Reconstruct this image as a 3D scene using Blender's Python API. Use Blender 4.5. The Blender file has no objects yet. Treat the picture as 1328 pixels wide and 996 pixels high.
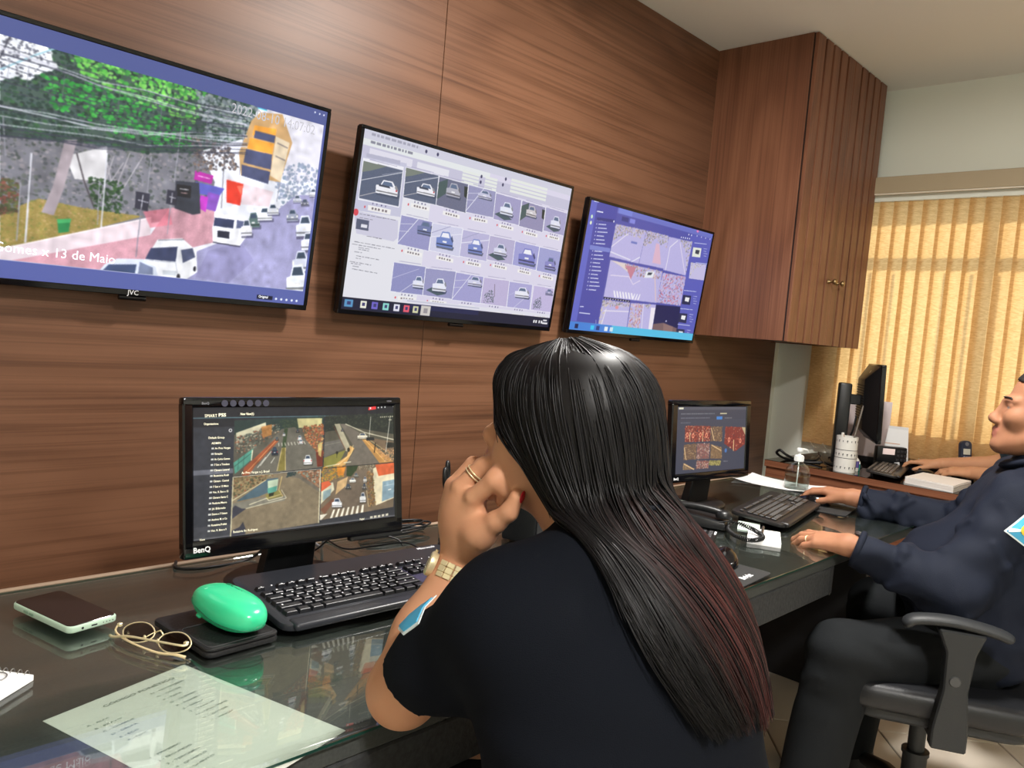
import bpy, bmesh, math, random
import numpy as np
from mathutils import Vector, Matrix
random.seed(7)
SC = bpy.context.scene
COL = SC.collection
R_ = math.radians

# ------------------------------------------------------------------ camera
CAM = np.array([0.0, -1.5, 1.26])
FPX = 1032.6                                   # focal length in pixels of the 1328x996 frame
RIGHT = np.array([0.6895, -0.7195, 0.0826])
UP = np.array([-0.0081, 0.1064, 0.9943])
FWD = np.array([0.7242, 0.6863, -0.0676])
cam = bpy.data.cameras.new('camera')
cam.sensor_fit = 'HORIZONTAL'
cam.sensor_width = 36.0
cam.lens = FPX / 1328 * 36.0
cam.clip_start = 0.05
co = bpy.data.objects.new('camera', cam)
COL.objects.link(co)
co.matrix_world = Matrix(((RIGHT[0], UP[0], -FWD[0], CAM[0]), (RIGHT[1], UP[1], -FWD[1], CAM[1]), (RIGHT[2], UP[2], -FWD[2], CAM[2]), (0, 0, 0, 1)))
SC.camera = co

# ------------------------------------------------------------------ world, sun, exposure
wd = bpy.data.worlds.new('world')
SC.world = wd
wd.use_nodes = True
wd.node_tree.nodes['Background'].inputs[0].default_value = (0.80, 0.90, 1.0, 1)
wd.node_tree.nodes['Background'].inputs[1].default_value = 2.6
sun = bpy.data.lights.new('sun', 'SUN')
sun.energy = 5.6
sun.angle = R_(2.5)
sun.color = (1.0, 0.93, 0.80)
so = bpy.data.objects.new('sun', sun)
COL.objects.link(so)
so.rotation_euler = Vector((-0.80, 0.16, -0.58)).to_track_quat('-Z', 'Y').to_euler()
SC.view_settings.view_transform = 'Standard'
SC.view_settings.look = 'None'
SC.view_settings.gamma = 1.0
SC.view_settings.exposure = 0.0
LAMP_MAIN, FILL_REAR = 70.0, 78.0              # watts of the ceiling light and of the added fill light

# ------------------------------------------------------------------ helpers
def at(px, py, depth):
    """the world point that stands at that depth (metres along the view) behind a pixel of the 1328x996 frame"""
    d = RIGHT * ((px - 664) / FPX) - UP * ((py - 498) / FPX) + FWD
    return CAM + d * depth
def project(p):
    q = np.asarray(p, float) - CAM
    x, y, z = q @ RIGHT, q @ UP, q @ FWD
    return 664 + FPX * x / z, 498 - FPX * y / z
def on_plane(px, py, o, n):
    d = RIGHT * ((px - 664) / FPX) - UP * ((py - 498) / FPX) + FWD
    o = np.asarray(o, float); n = np.asarray(n, float)
    return CAM + d * ((o - CAM) @ n / (d @ n))
def srgb(r, g, b):
    f = lambda c: (c / 255 / 12.92) if c <= 10 else ((c / 255 + 0.055) / 1.055) ** 2.4
    return (f(r), f(g), f(b), 1.0)

MATS = {}
def mat(name, col, rough=0.5, metal=0.0, spec=0.5, bump=0.0, bscale=200.0, var=0.0, vscale=8.0, emit=None, estr=1.0, coat=0.0, trans=0.0, ior=1.45, sheen=0.0, stretch=None):
    if name in MATS: return MATS[name]
    m = bpy.data.materials.new(name); m.use_nodes = True
    nt = m.node_tree; b = nt.nodes['Principled BSDF']
    c = srgb(*col)
    b.inputs['Base Color'].default_value = c
    b.inputs['Roughness'].default_value = rough
    b.inputs['Metallic'].default_value = metal
    b.inputs['Specular IOR Level'].default_value = spec
    b.inputs['Coat Weight'].default_value = coat
    b.inputs['Transmission Weight'].default_value = trans
    b.inputs['IOR'].default_value = ior
    b.inputs['Sheen Weight'].default_value = sheen
    if emit:
        b.inputs['Emission Color'].default_value = srgb(*emit); b.inputs['Emission Strength'].default_value = estr
    if bump or var:
        tc = nt.nodes.new('ShaderNodeTexCoord')
        src = tc.outputs['Object']
        if stretch:
            mp = nt.nodes.new('ShaderNodeMapping'); mp.inputs['Scale'].default_value = stretch
            nt.links.new(src, mp.inputs['Vector']); src = mp.outputs['Vector']
    if var:
        n = nt.nodes.new('ShaderNodeTexNoise'); n.inputs['Scale'].default_value = vscale; n.inputs['Detail'].default_value = 5
        nt.links.new(src, n.inputs['Vector'])
        mx = nt.nodes.new('ShaderNodeMix'); mx.data_type = 'RGBA'
        mx.inputs[6].default_value = tuple(x * (1 - var) for x in c[:3]) + (1,)
        mx.inputs[7].default_value = tuple(min(1, x * (1 + var)) for x in c[:3]) + (1,)
        nt.links.new(n.outputs['Fac'], mx.inputs[0]); nt.links.new(mx.outputs[2], b.inputs['Base Color'])
    if bump:
        n = nt.nodes.new('ShaderNodeTexNoise'); n.inputs['Scale'].default_value = bscale; n.inputs['Detail'].default_value = 4
        nt.links.new(src, n.inputs['Vector'])
        bp = nt.nodes.new('ShaderNodeBump'); bp.inputs['Strength'].default_value = bump; bp.inputs['Distance'].default_value = 0.002
        nt.links.new(n.outputs['Fac'], bp.inputs['Height']); nt.links.new(bp.outputs['Normal'], b.inputs['Normal'])
    MATS[name] = m
    return m

def wood(name, dark, mid, light, along, rough=0.42):
    """veneer with long streaks along one axis (0 x, 1 y, 2 z)"""
    m = bpy.data.materials.new(name); m.use_nodes = True
    nt = m.node_tree; b = nt.nodes['Principled BSDF']; L = nt.links.new
    tc = nt.nodes.new('ShaderNodeTexCoord')
    def noise(scale, detail, across, stretch, dist=0.0, rgh=0.55):
        mp = nt.nodes.new('ShaderNodeMapping')
        s = [across] * 3; s[along] = stretch
        mp.inputs['Scale'].default_value = s
        L(tc.outputs['Object'], mp.inputs['Vector'])
        n = nt.nodes.new('ShaderNodeTexNoise'); n.inputs['Scale'].default_value = scale; n.inputs['Detail'].default_value = detail
        n.inputs['Roughness'].default_value = rgh; n.inputs['Distortion'].default_value = dist
        L(mp.outputs['Vector'], n.inputs['Vector'])
        return n.outputs['Fac']
    broad = noise(1.3, 4, 2.2, 0.35, 0.6)
    field = noise(1.0, 2, 2.1, 0.30, 0.25)           # slow stretched field whose contours draw the cathedral figure
    fine = noise(1.0, 5, 95.0, 0.9, 0.0, 0.6)
    fine2 = noise(1.0, 4, 34.0, 0.55, 0.0, 0.6)
    def math_(op, a, k=None, c=None, clamp=False):
        m_ = nt.nodes.new('ShaderNodeMath'); m_.operation = op; m_.use_clamp = clamp
        for q, x in enumerate((a, k, c)):
            if x is None: continue
            if isinstance(x, float): m_.inputs[q].default_value = x
            else: L(x, m_.inputs[q])
        return m_.outputs[0]
    rings = math_('ABSOLUTE', math_('SINE', math_('MULTIPLY', field, 40.0)))
    rings = math_('POWER', rings, 3.0)
    lines = math_('MULTIPLY_ADD', math_('SUBTRACT', fine, 0.47), 4.2, 0.0, True)       # only the darker streaks
    lines2 = math_('MULTIPLY_ADD', math_('SUBTRACT', fine2, 0.48), 3.6, 0.0, True)
    tone = math_('MULTIPLY_ADD', lines, 0.42, math_('MULTIPLY_ADD', lines2, 0.34, math_('MULTIPLY', rings, 0.20)))
    tone = math_('ADD', tone, math_('MULTIPLY_ADD', broad, 0.9, -0.45), None, True)
    rp = nt.nodes.new('ShaderNodeValToRGB'); e = rp.color_ramp.elements
    e[0].position = 0.0; e[0].color = srgb(*light)
    e[1].position = 0.95; e[1].color = srgb(*dark)
    k = rp.color_ramp.elements.new(0.36); k.color = srgb(*mid)
    L(tone, rp.inputs['Fac']); L(rp.outputs['Color'], b.inputs['Base Color'])
    b.inputs['Roughness'].default_value = rough; b.inputs['Specular IOR Level'].default_value = 0.35
    bp = nt.nodes.new('ShaderNodeBump'); bp.inputs['Strength'].default_value = 0.12; bp.inputs['Distance'].default_value = 0.001
    L(fine, bp.inputs['Height']); L(bp.outputs['Normal'], b.inputs['Normal'])
    return m

def sheet_glass(name, tint, f0=0.045, rough=0.0):
    """thin architectural glass: clear body, fresnel reflection"""
    m = bpy.data.materials.new(name); m.use_nodes = True
    nt = m.node_tree; L = nt.links.new
    nt.nodes.remove(nt.nodes['Principled BSDF'])
    out = nt.nodes['Material Output']
    tr = nt.nodes.new('ShaderNodeBsdfTransparent'); tr.inputs[0].default_value = tint
    gl = nt.nodes.new('ShaderNodeBsdfGlossy'); gl.inputs['Roughness'].default_value = rough
    ge = nt.nodes.new('ShaderNodeNewGeometry')
    dt = nt.nodes.new('ShaderNodeVectorMath'); dt.operation = 'DOT_PRODUCT'
    L(ge.outputs['Normal'], dt.inputs[0]); L(ge.outputs['Incoming'], dt.inputs[1])
    ab = nt.nodes.new('ShaderNodeMath'); ab.operation = 'ABSOLUTE'; L(dt.outputs['Value'], ab.inputs[0])
    om = nt.nodes.new('ShaderNodeMath'); om.operation = 'SUBTRACT'; om.inputs[0].default_value = 1.0; L(ab.outputs[0], om.inputs[1])
    pw = nt.nodes.new('ShaderNodeMath'); pw.operation = 'POWER'; pw.inputs[1].default_value = 5.0; L(om.outputs[0], pw.inputs[0])
    ma = nt.nodes.new('ShaderNodeMath'); ma.operation = 'MULTIPLY_ADD'; ma.inputs[1].default_value = 1 - f0; ma.inputs[2].default_value = f0; L(pw.outputs[0], ma.inputs[0])
    mx = nt.nodes.new('ShaderNodeMixShader')
    L(ma.outputs[0], mx.inputs[0]); L(tr.outputs[0], mx.inputs[1]); L(gl.outputs[0], mx.inputs[2]); L(mx.outputs[0], out.inputs[0])
    return m

def tag(o, label=None, cat=None, group=None, kind=None):
    if label: o['label'] = label
    if cat: o['category'] = cat
    if group: o['group'] = group
    if kind: o['kind'] = kind
    return o
def thing(name, loc, label, cat, rotz=0.0, group=None):
    o = bpy.data.objects.new(name, None); COL.objects.link(o)
    o.empty_display_size = 0.05
    o.location = loc; o.rotation_euler = (0, 0, rotz)
    return tag(o, label, cat, group)
def link(name, me, parent=None, loc=None, rot=None):
    o = bpy.data.objects.new(name, me); COL.objects.link(o)
    if parent is not None: o.parent = parent
    if loc is not None: o.location = loc
    if rot is not None: o.rotation_euler = rot
    return o
def obj(name, bm, m, parent=None, smooth=None, world=False, loc=None, rot=None):
    """one mesh object; world=True: the vertices are in world space and the (unrotated) parents' places are taken off"""
    if world and parent is not None:
        off = Vector(parent.location); p = parent.parent
        while p is not None: off += Vector(p.location); p = p.parent
        bmesh.ops.translate(bm, verts=bm.verts, vec=-off)
    me = bpy.data.meshes.new(name)
    bm.to_mesh(me); bm.free()
    for x in (m if isinstance(m, (list, tuple)) else [m]): me.materials.append(x)
    if smooth is not None:
        me.shade_smooth()
        if smooth < 180: me.set_sharp_from_angle(angle=R_(smooth))
    return link(name, me, parent, loc, rot)
def B(): return bmesh.new()
def box(bm, lo, hi, bev=0.0, seg=1, M=None, mi=0):
    lo = Vector(lo); hi = Vector(hi); c = (lo + hi) / 2; s = hi - lo
    t = bmesh.new()
    bmesh.ops.create_cube(t, size=1.0, matrix=Matrix.Translation(c) @ Matrix.Diagonal((s.x, s.y, s.z, 1)))
    if bev > 0:
        bmesh.ops.bevel(t, geom=t.edges[:], offset=min(bev, 0.49 * min(s)), offset_type='OFFSET', segments=seg, profile=0.5, affect='EDGES')
    merge(bm, t, M, mi)
def merge(bm, t, M=None, mi=0):
    if M is not None: bmesh.ops.transform(t, matrix=M, verts=t.verts)
    vs = [bm.verts.new(v.co) for v in t.verts]
    t.verts.index_update()
    for f in t.faces:
        try:
            g = bm.faces.new([vs[v.index] for v in f.verts]); g.material_index = mi; g.smooth = f.smooth
        except ValueError: pass
    t.free()
def frame_of(d):
    d = Vector(d).normalized()
    a = Vector((0, 0, 1)) if abs(d.z) < 0.9 else Vector((1, 0, 0))
    u = d.cross(a).normalized(); v = d.cross(u).normalized()
    return d, u, v
def tube(bm, pts, r, n=8, closed=False, caps=True, mi=0, flat=1.0):
    pts = [Vector(p) for p in pts]; k = len(pts)
    rs = r if isinstance(r, (list, tuple)) else [r] * k
    rings = []; u = None
    for i, p in enumerate(pts):
        if closed: d = pts[(i + 1) % k] - pts[i - 1]
        else: d = pts[min(i + 1, k - 1)] - pts[max(i - 1, 0)]
        if d.length < 1e-9: d = Vector((0, 0, 1))
        d.normalize()
        if u is None: _, u, v = frame_of(d)
        else:
            u = (u - d * u.dot(d))
            if u.length < 1e-6: _, u, v = frame_of(d)
            u.normalize()
        v = d.cross(u)
        rings.append([bm.verts.new(p + (u * math.cos(2 * math.pi * j / n) + v * flat * math.sin(2 * math.pi * j / n)) * rs[i]) for j in range(n)])
    for i in range(k if closed else k - 1):
        a, b = rings[i], rings[(i + 1) % k]
        for j in range(n):
            f = bm.faces.new((a[j], a[(j + 1) % n], b[(j + 1) % n], b[j])); f.material_index = mi
    if caps and not closed:
        bm.faces.new(rings[0][::-1]).material_index = mi; bm.faces.new(rings[-1]).material_index = mi
def cyl(bm, p0, p1, r0, r1=None, n=20, mi=0): tube(bm, [p0, p1], [r0, r0 if r1 is None else r1], n, mi=mi)
def lathe(bm, prof, n=28, o=(0, 0, 0), M=None, mi=0):
    t = bmesh.new(); o = Vector(o); rings = []
    for r, z in prof:
        rings.append([t.verts.new(o + Vector((r * math.cos(2 * math.pi * j / n), r * math.sin(2 * math.pi * j / n), z))) for j in range(n)])
    for a, b in zip(rings, rings[1:]):
        for j in range(n): t.faces.new((a[j], a[(j + 1) % n], b[(j + 1) % n], b[j]))
    if prof[0][0] > 1e-6: t.faces.new(rings[0][::-1])
    if prof[-1][0] > 1e-6: t.faces.new(rings[-1])
    bmesh.ops.remove_doubles(t, verts=t.verts, dist=1e-6)
    merge(bm, t, M, mi)
def prism(bm, poly, z0, z1, M=None, bev=0.0, seg=1, mi=0):
    t = bmesh.new()
    a = [t.verts.new((x, y, z0)) for x, y in poly]; b = [t.verts.new((x, y, z1)) for x, y in poly]
    k = len(poly)
    t.faces.new(a[::-1]); t.faces.new(b)
    for i in range(k): t.faces.new((a[i], a[(i + 1) % k], b[(i + 1) % k], b[i]))
    bmesh.ops.recalc_face_normals(t, faces=t.faces)
    if bev: bmesh.ops.bevel(t, geom=[e for e in t.edges if e.calc_face_angle(0) > .6], offset=bev, segments=seg, affect='EDGES', profile=0.5)
    merge(bm, t, M, mi)
def ball(bm, c, r, M=None, nu=20, nv=12, mi=0):
    t = bmesh.new()
    r = (r, r, r) if not isinstance(r, (tuple, list)) else r
    bmesh.ops.create_uvsphere(t, u_segments=nu, v_segments=nv, radius=1.0, matrix=Matrix.Translation(Vector(c)) @ Matrix.Diagonal((*r, 1)))
    merge(bm, t, M, mi)
def rrect(w, h, r, n=5, cx=0, cy=0):
    o = []
    for sx, sy, a in ((1, 1, 0), (-1, 1, 90), (-1, -1, 180), (1, -1, 270)):
        for i in range(n + 1):
            t = R_(a + 90 * i / n); o.append((cx + sx * (w / 2 - r) + r * math.cos(t), cy + sy * (h / 2 - r) + r * math.sin(t)))
    return o
def catmull(P, n):
    P = [np.asarray(p, float) for p in P]; P = [2 * P[0] - P[1]] + P + [2 * P[-1] - P[-2]]
    out = []
    m = len(P) - 3
    for i in range(n):
        t = i / (n - 1) * m; k = min(int(t), m - 1); t -= k
        a, b, c, d = P[k:k + 4]
        out.append(0.5 * (2 * b + (c - a) * t + (2 * a - 5 * b + 4 * c - d) * t * t + (3 * b - a - 3 * c + d) * t ** 3))
    return out
def lettering(name, s, size, m, parent=None, M=None, depth=0.0002, align='LEFT', shear=0.0, bold=0.0, sx=1.0):
    """real letters as a mesh lying in the local xy plane of M"""
    cu = bpy.data.curves.new('letters', 'FONT'); cu.body = s; cu.size = size; cu.align_x = align; cu.align_y = 'CENTER'
    cu.extrude = depth; cu.shear = shear; cu.offset = bold; cu.resolution_u = 2
    t = bpy.data.objects.new('letters', cu); COL.objects.link(t)
    me = bpy.data.meshes.new_from_object(t.evaluated_get(bpy.context.evaluated_depsgraph_get()))
    bpy.data.objects.remove(t); bpy.data.curves.remove(cu)
    me.name = name
    if M is not None: me.transform(M @ Matrix.Diagonal((sx, 1, 1, 1)))
    me.materials.clear(); me.materials.append(m)
    o = link(name, me, parent)
    return o
def copy_tree(o, parent=None):
    c = o.copy(); COL.objects.link(c)
    if parent is not None: c.parent = parent
    for ch in list(o.children): copy_tree(ch, c)
    return c

# ------------------------------------------------------------------ the pictures shown on the screens
class Pic:
    """a picture painted shape by shape; shapes are given in frame pixels of the screen's own four corners"""
    def __init__(s, w, h, corners, bg, seed=1):
        s.dens = 3.0
        s.w, s.h = w, h
        s.a = np.empty((h, w, 3)); s.a[:] = bg
        s.rng = np.random.default_rng(seed)
        q = [project(c) for c in corners]                # tl tr br bl
        A = []; bb = []
        for (x, y), (u, v) in zip(q, ((0, 0), (w, 0), (w, h), (0, h))):
            A.append([x, y, 1, 0, 0, 0, -u * x, -u * y]); bb.append(u)
            A.append([0, 0, 0, x, y, 1, -v * x, -v * y]); bb.append(v)
        s.H = np.append(np.linalg.solve(np.array(A), np.array(bb)), 1).reshape(3, 3)
        s.org = (0, 0); s.sc = 1.0
    def crop(s, x0, y0, k): s.org = (x0, y0); s.sc = k   # later points are read off an enlargement of the frame
    def uv(s, p):
        p = np.atleast_2d(np.asarray(p, float)) / s.sc + s.org
        q = np.c_[p, np.ones(len(p))] @ s.H.T
        return q[:, :2] / q[:, 2:]
    def fill(s, q, c, al=1.0, noise=0):
        x0, y0 = np.floor(q.min(0)).astype(int); x1, y1 = np.ceil(q.max(0)).astype(int) + 1
        x0, y0, x1, y1 = max(x0, 0), max(y0, 0), min(x1, s.w), min(y1, s.h)
        if x1 <= x0 or y1 <= y0: return
        cov = np.zeros((y1 - y0, x1 - x0))
        for sx, sy in ((.25, .25), (.75, .25), (.25, .75), (.75, .75)):
            X, Y = np.meshgrid(np.arange(x0, x1) + sx, np.arange(y0, y1) + sy)
            ins = np.zeros(X.shape, bool)
            for (ax, ay), (bx, by) in zip(q, np.roll(q, -1, 0)):
                if ay == by: continue
                ins ^= ((ay > Y) != (by > Y)) & (X < (bx - ax) * (Y - ay) / (by - ay) + ax)
            cov += ins * .25
        col = np.array(c, float)
        if noise: col = col + s.rng.normal(0, noise, cov.shape)[..., None]
        k = (cov * al)[..., None]
        s.a[y0:y1, x0:x1] = s.a[y0:y1, x0:x1] * (1 - k) + col * k
    def poly(s, p, c, al=1.0, noise=0): s.fill(s.uv(p), c, al, noise)
    def rect(s, x0, y0, x1, y1, c, al=1.0): s.fill(np.array([(x0 * s.w, y0 * s.h), (x1 * s.w, y0 * s.h), (x1 * s.w, y1 * s.h), (x0 * s.w, y1 * s.h)]), c, al)
    def line(s, p, c, w=1.0, al=1.0):
        p = s.uv(p)
        for a, b in zip(p, p[1:]):
            d = b - a; n = np.hypot(*d)
            if n < 1e-6: continue
            e = np.array([-d[1], d[0]]) / n * w / 2
            s.fill(np.array([a + e, b + e, b - e, a - e]), c, al)
    def disc(s, p, rx, ry, c, al=1.0, n=14):
        o = s.uv([p])[0]; t = np.linspace(0, 2 * np.pi, n, endpoint=False)
        s.fill(np.c_[o[0] + rx * np.cos(t), o[1] + ry * np.sin(t)], c, al)
    def leaves(s, poly, cols, n, r, al=.9):
        """mottled foliage or rubble: many small discs inside a polygon"""
        p = np.asarray(poly, float); lo, hi = p.min(0), p.max(0); k = 0
        n = int(n * s.dens); r = r * s.dens ** -.5
        while k < n:
            x, y = s.rng.uniform(lo, hi); ins = False
            for (ax, ay), (bx, by) in zip(p, np.roll(p, -1, 0)):
                if (ay > y) != (by > y) and x < (bx - ax) * (y - ay) / (by - ay) + ax: ins = not ins
            k += 1
            if ins:
                cc = cols[s.rng.integers(len(cols))]; cc = tuple(.62 * np.array(cc) + .38 * np.mean(cols, 0))
                q = r * s.rng.uniform(.5, 1.4)
                s.disc((x, y), q, q * s.rng.uniform(.5, 1.1), cc, al, 7)
    def soften(s, n=1):
        for _ in range(n):
            b = np.pad(s.a, ((1, 1), (1, 1), (0, 0)), 'edge')
            b = (b[:-2] + 2 * b[1:-1] + b[2:]) / 4; s.a = (b[:, :-2] + 2 * b[:, 1:-1] + b[:, 2:]) / 4
    def grain(s, amt=.07):
        """uneven tone, as a compressed video picture has"""
        f = np.zeros((s.h, s.w))
        for k, w in ((6, .5), (14, .7), (40, .9)):
            g = s.rng.normal(0, 1, (k + 1, int(k * 1.8) + 1)); y = np.linspace(0, k - 1e-6, s.h); x = np.linspace(0, g.shape[1] - 1 - 1e-6, s.w)
            iy, ix = y.astype(int), x.astype(int); fy, fx = (y - iy)[:, None], (x - ix)[None]
            f += w * ((g[iy][:, ix] * (1 - fx) + g[iy][:, ix + 1] * fx) * (1 - fy) + (g[iy + 1][:, ix] * (1 - fx) + g[iy + 1][:, ix + 1] * fx) * fy)
        s.a *= 1 + amt * f[..., None]
    def words(s, u0, v0, u1, h, c, al=.8):
        """a line of unreadable small print"""
        u = u0
        while u < u1:
            w = s.rng.uniform(.006, .02); s.rect(u, v0, min(u + w, u1), v0 + h, c, al); u += w + .005
    def car(s, x, y, w, h, c, back=True, sh=(40, 45, 55)):
        """a car seen from behind or in front, set in a box of enlargement pixels"""
        P = lambda *a: [(x + u * w, y + v * h) for u, v in a]
        s.poly(P((.0, .75), (1.12, .8), (1.1, 1.05), (.05, 1.08)), sh, .7)
        s.poly(P((.03, .45), (.2, .4), (.3, .05), (.72, .02), (.88, .38), (1, .45), (1, .92), (.04, .95)), c)
        s.poly(P((.26, .38), (.34, .12), (.68, .1), (.78, .37)), (60, 75, 95))
        s.poly(P((.84, .38), (.9, .38), (1, .5), (1, .6), (.88, .56)), tuple(int(v * .8) for v in c))
        s.poly(P((.04, .76), (1, .74), (1, .82), (.04, .84)), tuple(int(v * .55) for v in c))
        r = (190, 60, 60) if back else (250, 250, 240)
        s.poly(P((.04, .5), (.13, .5), (.13, .66), (.04, .66)), r); s.poly(P((.86, .5), (.96, .5), (.96, .66), (.86, .66)), r)
        s.poly(P((.38, .6), (.62, .6), (.62, .7), (.38, .7)), (225, 225, 225))

def screen(name, corners, pic, parent, strength=1.0, loc_off=None, gamma=1.0, label=None):
    """a lit panel: a fine grid whose vertices carry the picture"""
    w, h = pic.w, pic.h
    c = [np.asarray(p, float) for p in corners]
    u = (np.arange(w) / (w - 1))[None, :, None]; v = (np.arange(h) / (h - 1))[:, None, None]
    P = (c[0] * (1 - u) + c[1] * u) * (1 - v) + (c[3] * (1 - u) + c[2] * u) * v
    if loc_off is not None: P = P - np.asarray(loc_off)
    me = bpy.data.meshes.new(name)
    i = np.arange(w * h).reshape(h, w)
    F = np.stack([i[1:, :-1], i[1:, 1:], i[:-1, 1:], i[:-1, :-1]], -1).reshape(-1, 4)
    me.vertices.add(w * h); me.vertices.foreach_set('co', P.astype(np.float32).ravel())
    me.loops.add(F.size); me.loops.foreach_set('vertex_index', F.astype(np.int32).ravel())
    me.polygons.add(len(F)); me.polygons.foreach_set('loop_start', (np.arange(len(F)) * 4).astype(np.int32))
    me.update(calc_edges=True)
    a = np.clip(pic.a / 255, 0, 1)
    lin = np.where(a <= .04045, a / 12.92, ((a + .055) / 1.055) ** 2.4) ** gamma
    at_ = me.color_attributes.new('picture', 'FLOAT_COLOR', 'POINT')
    at_.data.foreach_set('color', np.concatenate([lin, np.ones((h, w, 1))], 2).astype(np.float32).ravel())
    m = bpy.data.materials.new(name + '_light'); m.use_nodes = True
    nt = m.node_tree; b = nt.nodes['Principled BSDF']
    an = nt.nodes.new('ShaderNodeAttribute'); an.attribute_name = 'picture'
    nt.links.new(an.outputs['Color'], b.inputs['Emission Color'])
    b.inputs['Emission Strength'].default_value = strength
    b.inputs['Base Color'].default_value = (.008, .008, .009, 1); b.inputs['Roughness'].default_value = .3; b.inputs['Specular IOR Level'].default_value = .3
    m.cycles.emission_sampling = 'NONE'
    me.materials.append(m)
    o = link(name, me, parent)
    if label: o['label'] = label
    return o

# ------------------------------------------------------------------ materials
WOOD_W = wood('wall_veneer', (66, 43, 31), (99, 66, 47), (117, 81, 60), 0)
WOOD_V = wood('cabinet_veneer', (80, 49, 35), (112, 72, 52), (130, 87, 64), 2)
WOOD_C = wood('credenza_veneer', (92, 54, 38), (122, 76, 54), (140, 92, 66), 1)
WHITE = mat('white_paint', (234, 237, 226), .85, spec=.2, bump=.05, bscale=120)
CEILM = mat('ceiling_paint', (232, 229, 221), .9, spec=.15, bump=.04, bscale=90)
GROUT = mat('floor_grout', (150, 142, 130), .9, var=.15)
TILE = mat('floor_tile', (206, 196, 182), .35, var=.06, vscale=5)
BLACK = mat('black_plastic', (20, 21, 23), .38, bump=.05, bscale=700)
GLOSSB = mat('gloss_black', (10, 10, 13), .12)
MATTB = mat('matte_black', (24, 24, 26), .65, bump=.1, bscale=500)
BEIGE = mat('valance_beige', (176, 160, 132), .6, var=.04)
GRANITE = mat('black_granite', (68, 70, 68), .35, var=.45, vscale=260, bump=.08, bscale=300)
APRON = mat('rough_granite', (46, 47, 48), .85, var=.8, vscale=120, bump=1.0, bscale=110)
PAPER = mat('white_paper', (232, 232, 232), .8, spec=.2, var=.02, vscale=30)
PAPERG = mat('list_paper', (218, 220, 212), .8, spec=.2, var=.02, vscale=20)
INK = mat('grey_ink', (136, 146, 138), .9, spec=.1)
INKD = mat('dark_ink', (50, 52, 56), .9, spec=.1)
LOGO = mat('white_print', (225, 226, 230), .6)
METAL = mat('steel', (180, 180, 182), .3, metal=1)
BRASS = mat('old_brass', (150, 128, 92), .38, metal=1)
GOLD = mat('gold', (238, 224, 182), .34, metal=.55)
GREEN = mat('mint_plastic', (58, 205, 148), .22, coat=.3)
GREEND = mat('mint_plastic_dark', (20, 120, 84), .4)
LEATHER = mat('black_leather', (22, 22, 24), .5, bump=.4, bscale=260)
MINT = mat('pale_mint_case', (176, 200, 180), .45)
CHAIRP = mat('chair_plastic', (38, 40, 42), .5, bump=.15, bscale=400)
CHAIRF = mat('chair_vinyl', (22, 23, 26), .42, bump=.2, bscale=200)
GLASSD = sheet_glass('desk_glass', (.92, .955, .935, 1), .135)
GEDGE = mat('glass_edge', (20, 58, 49), .35, spec=.6)
CLEAR = sheet_glass('window_glass', (.95, .98, .97, 1), .05)

# ------------------------------------------------------------------ room
XW, YW, ZC = 4.2, 0.48, 2.61                       # window wall, panelled wall, ceiling
XL, YR = -1.8, -3.6
def struct(name, bm, m, **k): return tag(obj(name, bm, m, **k), kind='structure')
bm = B(); box(bm, (XL - .1, YR - .1, -.12), (XW + .12, YW + .12, -.008)); floor = struct('floor', bm, GROUT)
# diagonal ceramic tiles
tb = B(); box(tb, (-.198, -.198, -.008), (.198, .198, 0), .0025); tme = bpy.data.meshes.new('tile'); tb.to_mesh(tme); tb.free(); tme.materials.append(TILE)
ang = math.atan2(.226, .27); d1 = np.array([math.cos(ang), math.sin(ang)]); d2 = np.array([d1[1], -d1[0]])
for i in range(-16, 17):
    for j in range(-16, 17):
        c = np.array([2.85, -.66]) + d1 * (i + .5) * .4 + d2 * (j + .5) * .4
        if XL + .29 < c[0] < XW - .29 and YR + .29 < c[1] < YW - .29: link('tile', tme, floor, (c[0], c[1], 0), (0, 0, ang))
bm = B(); box(bm, (XL - .1, YR - .1, ZC), (XW + .12, YW + .12, ZC + .12)); struct('ceiling', bm, CEILM)
bm = B(); box(bm, (XL - .1, YW + .02, 0), (XW + .12, YW + .12, ZC)); wall_back = struct('wall_back', bm, WHITE)
for x0, x1 in ((XL, -1.097), (-1.095, 1.6545), (1.6565, 4.158)):      # tall veneered boards on the white wall
    b2 = B(); box(b2, (x0, YW, 0.002), (x1, YW + .02, ZC - .002), .0012); obj('wood_panel', b2, WOOD_W, wall_back)
bm = B(); box(bm, (4.158, YW + .001, .002), (XW, YW + .02, ZC - .002)); obj('white_end_strip', bm, WHITE, wall_back)
bm = B(); box(bm, (XL - .1, YR - .1, 0), (XL, YW + .1, ZC)); struct('wall_left', bm, WHITE)
bm = B(); box(bm, (XL - .1, YR - .1, 0), (XW + .1, YR, ZC)); struct('wall_front', bm, WHITE)
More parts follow.
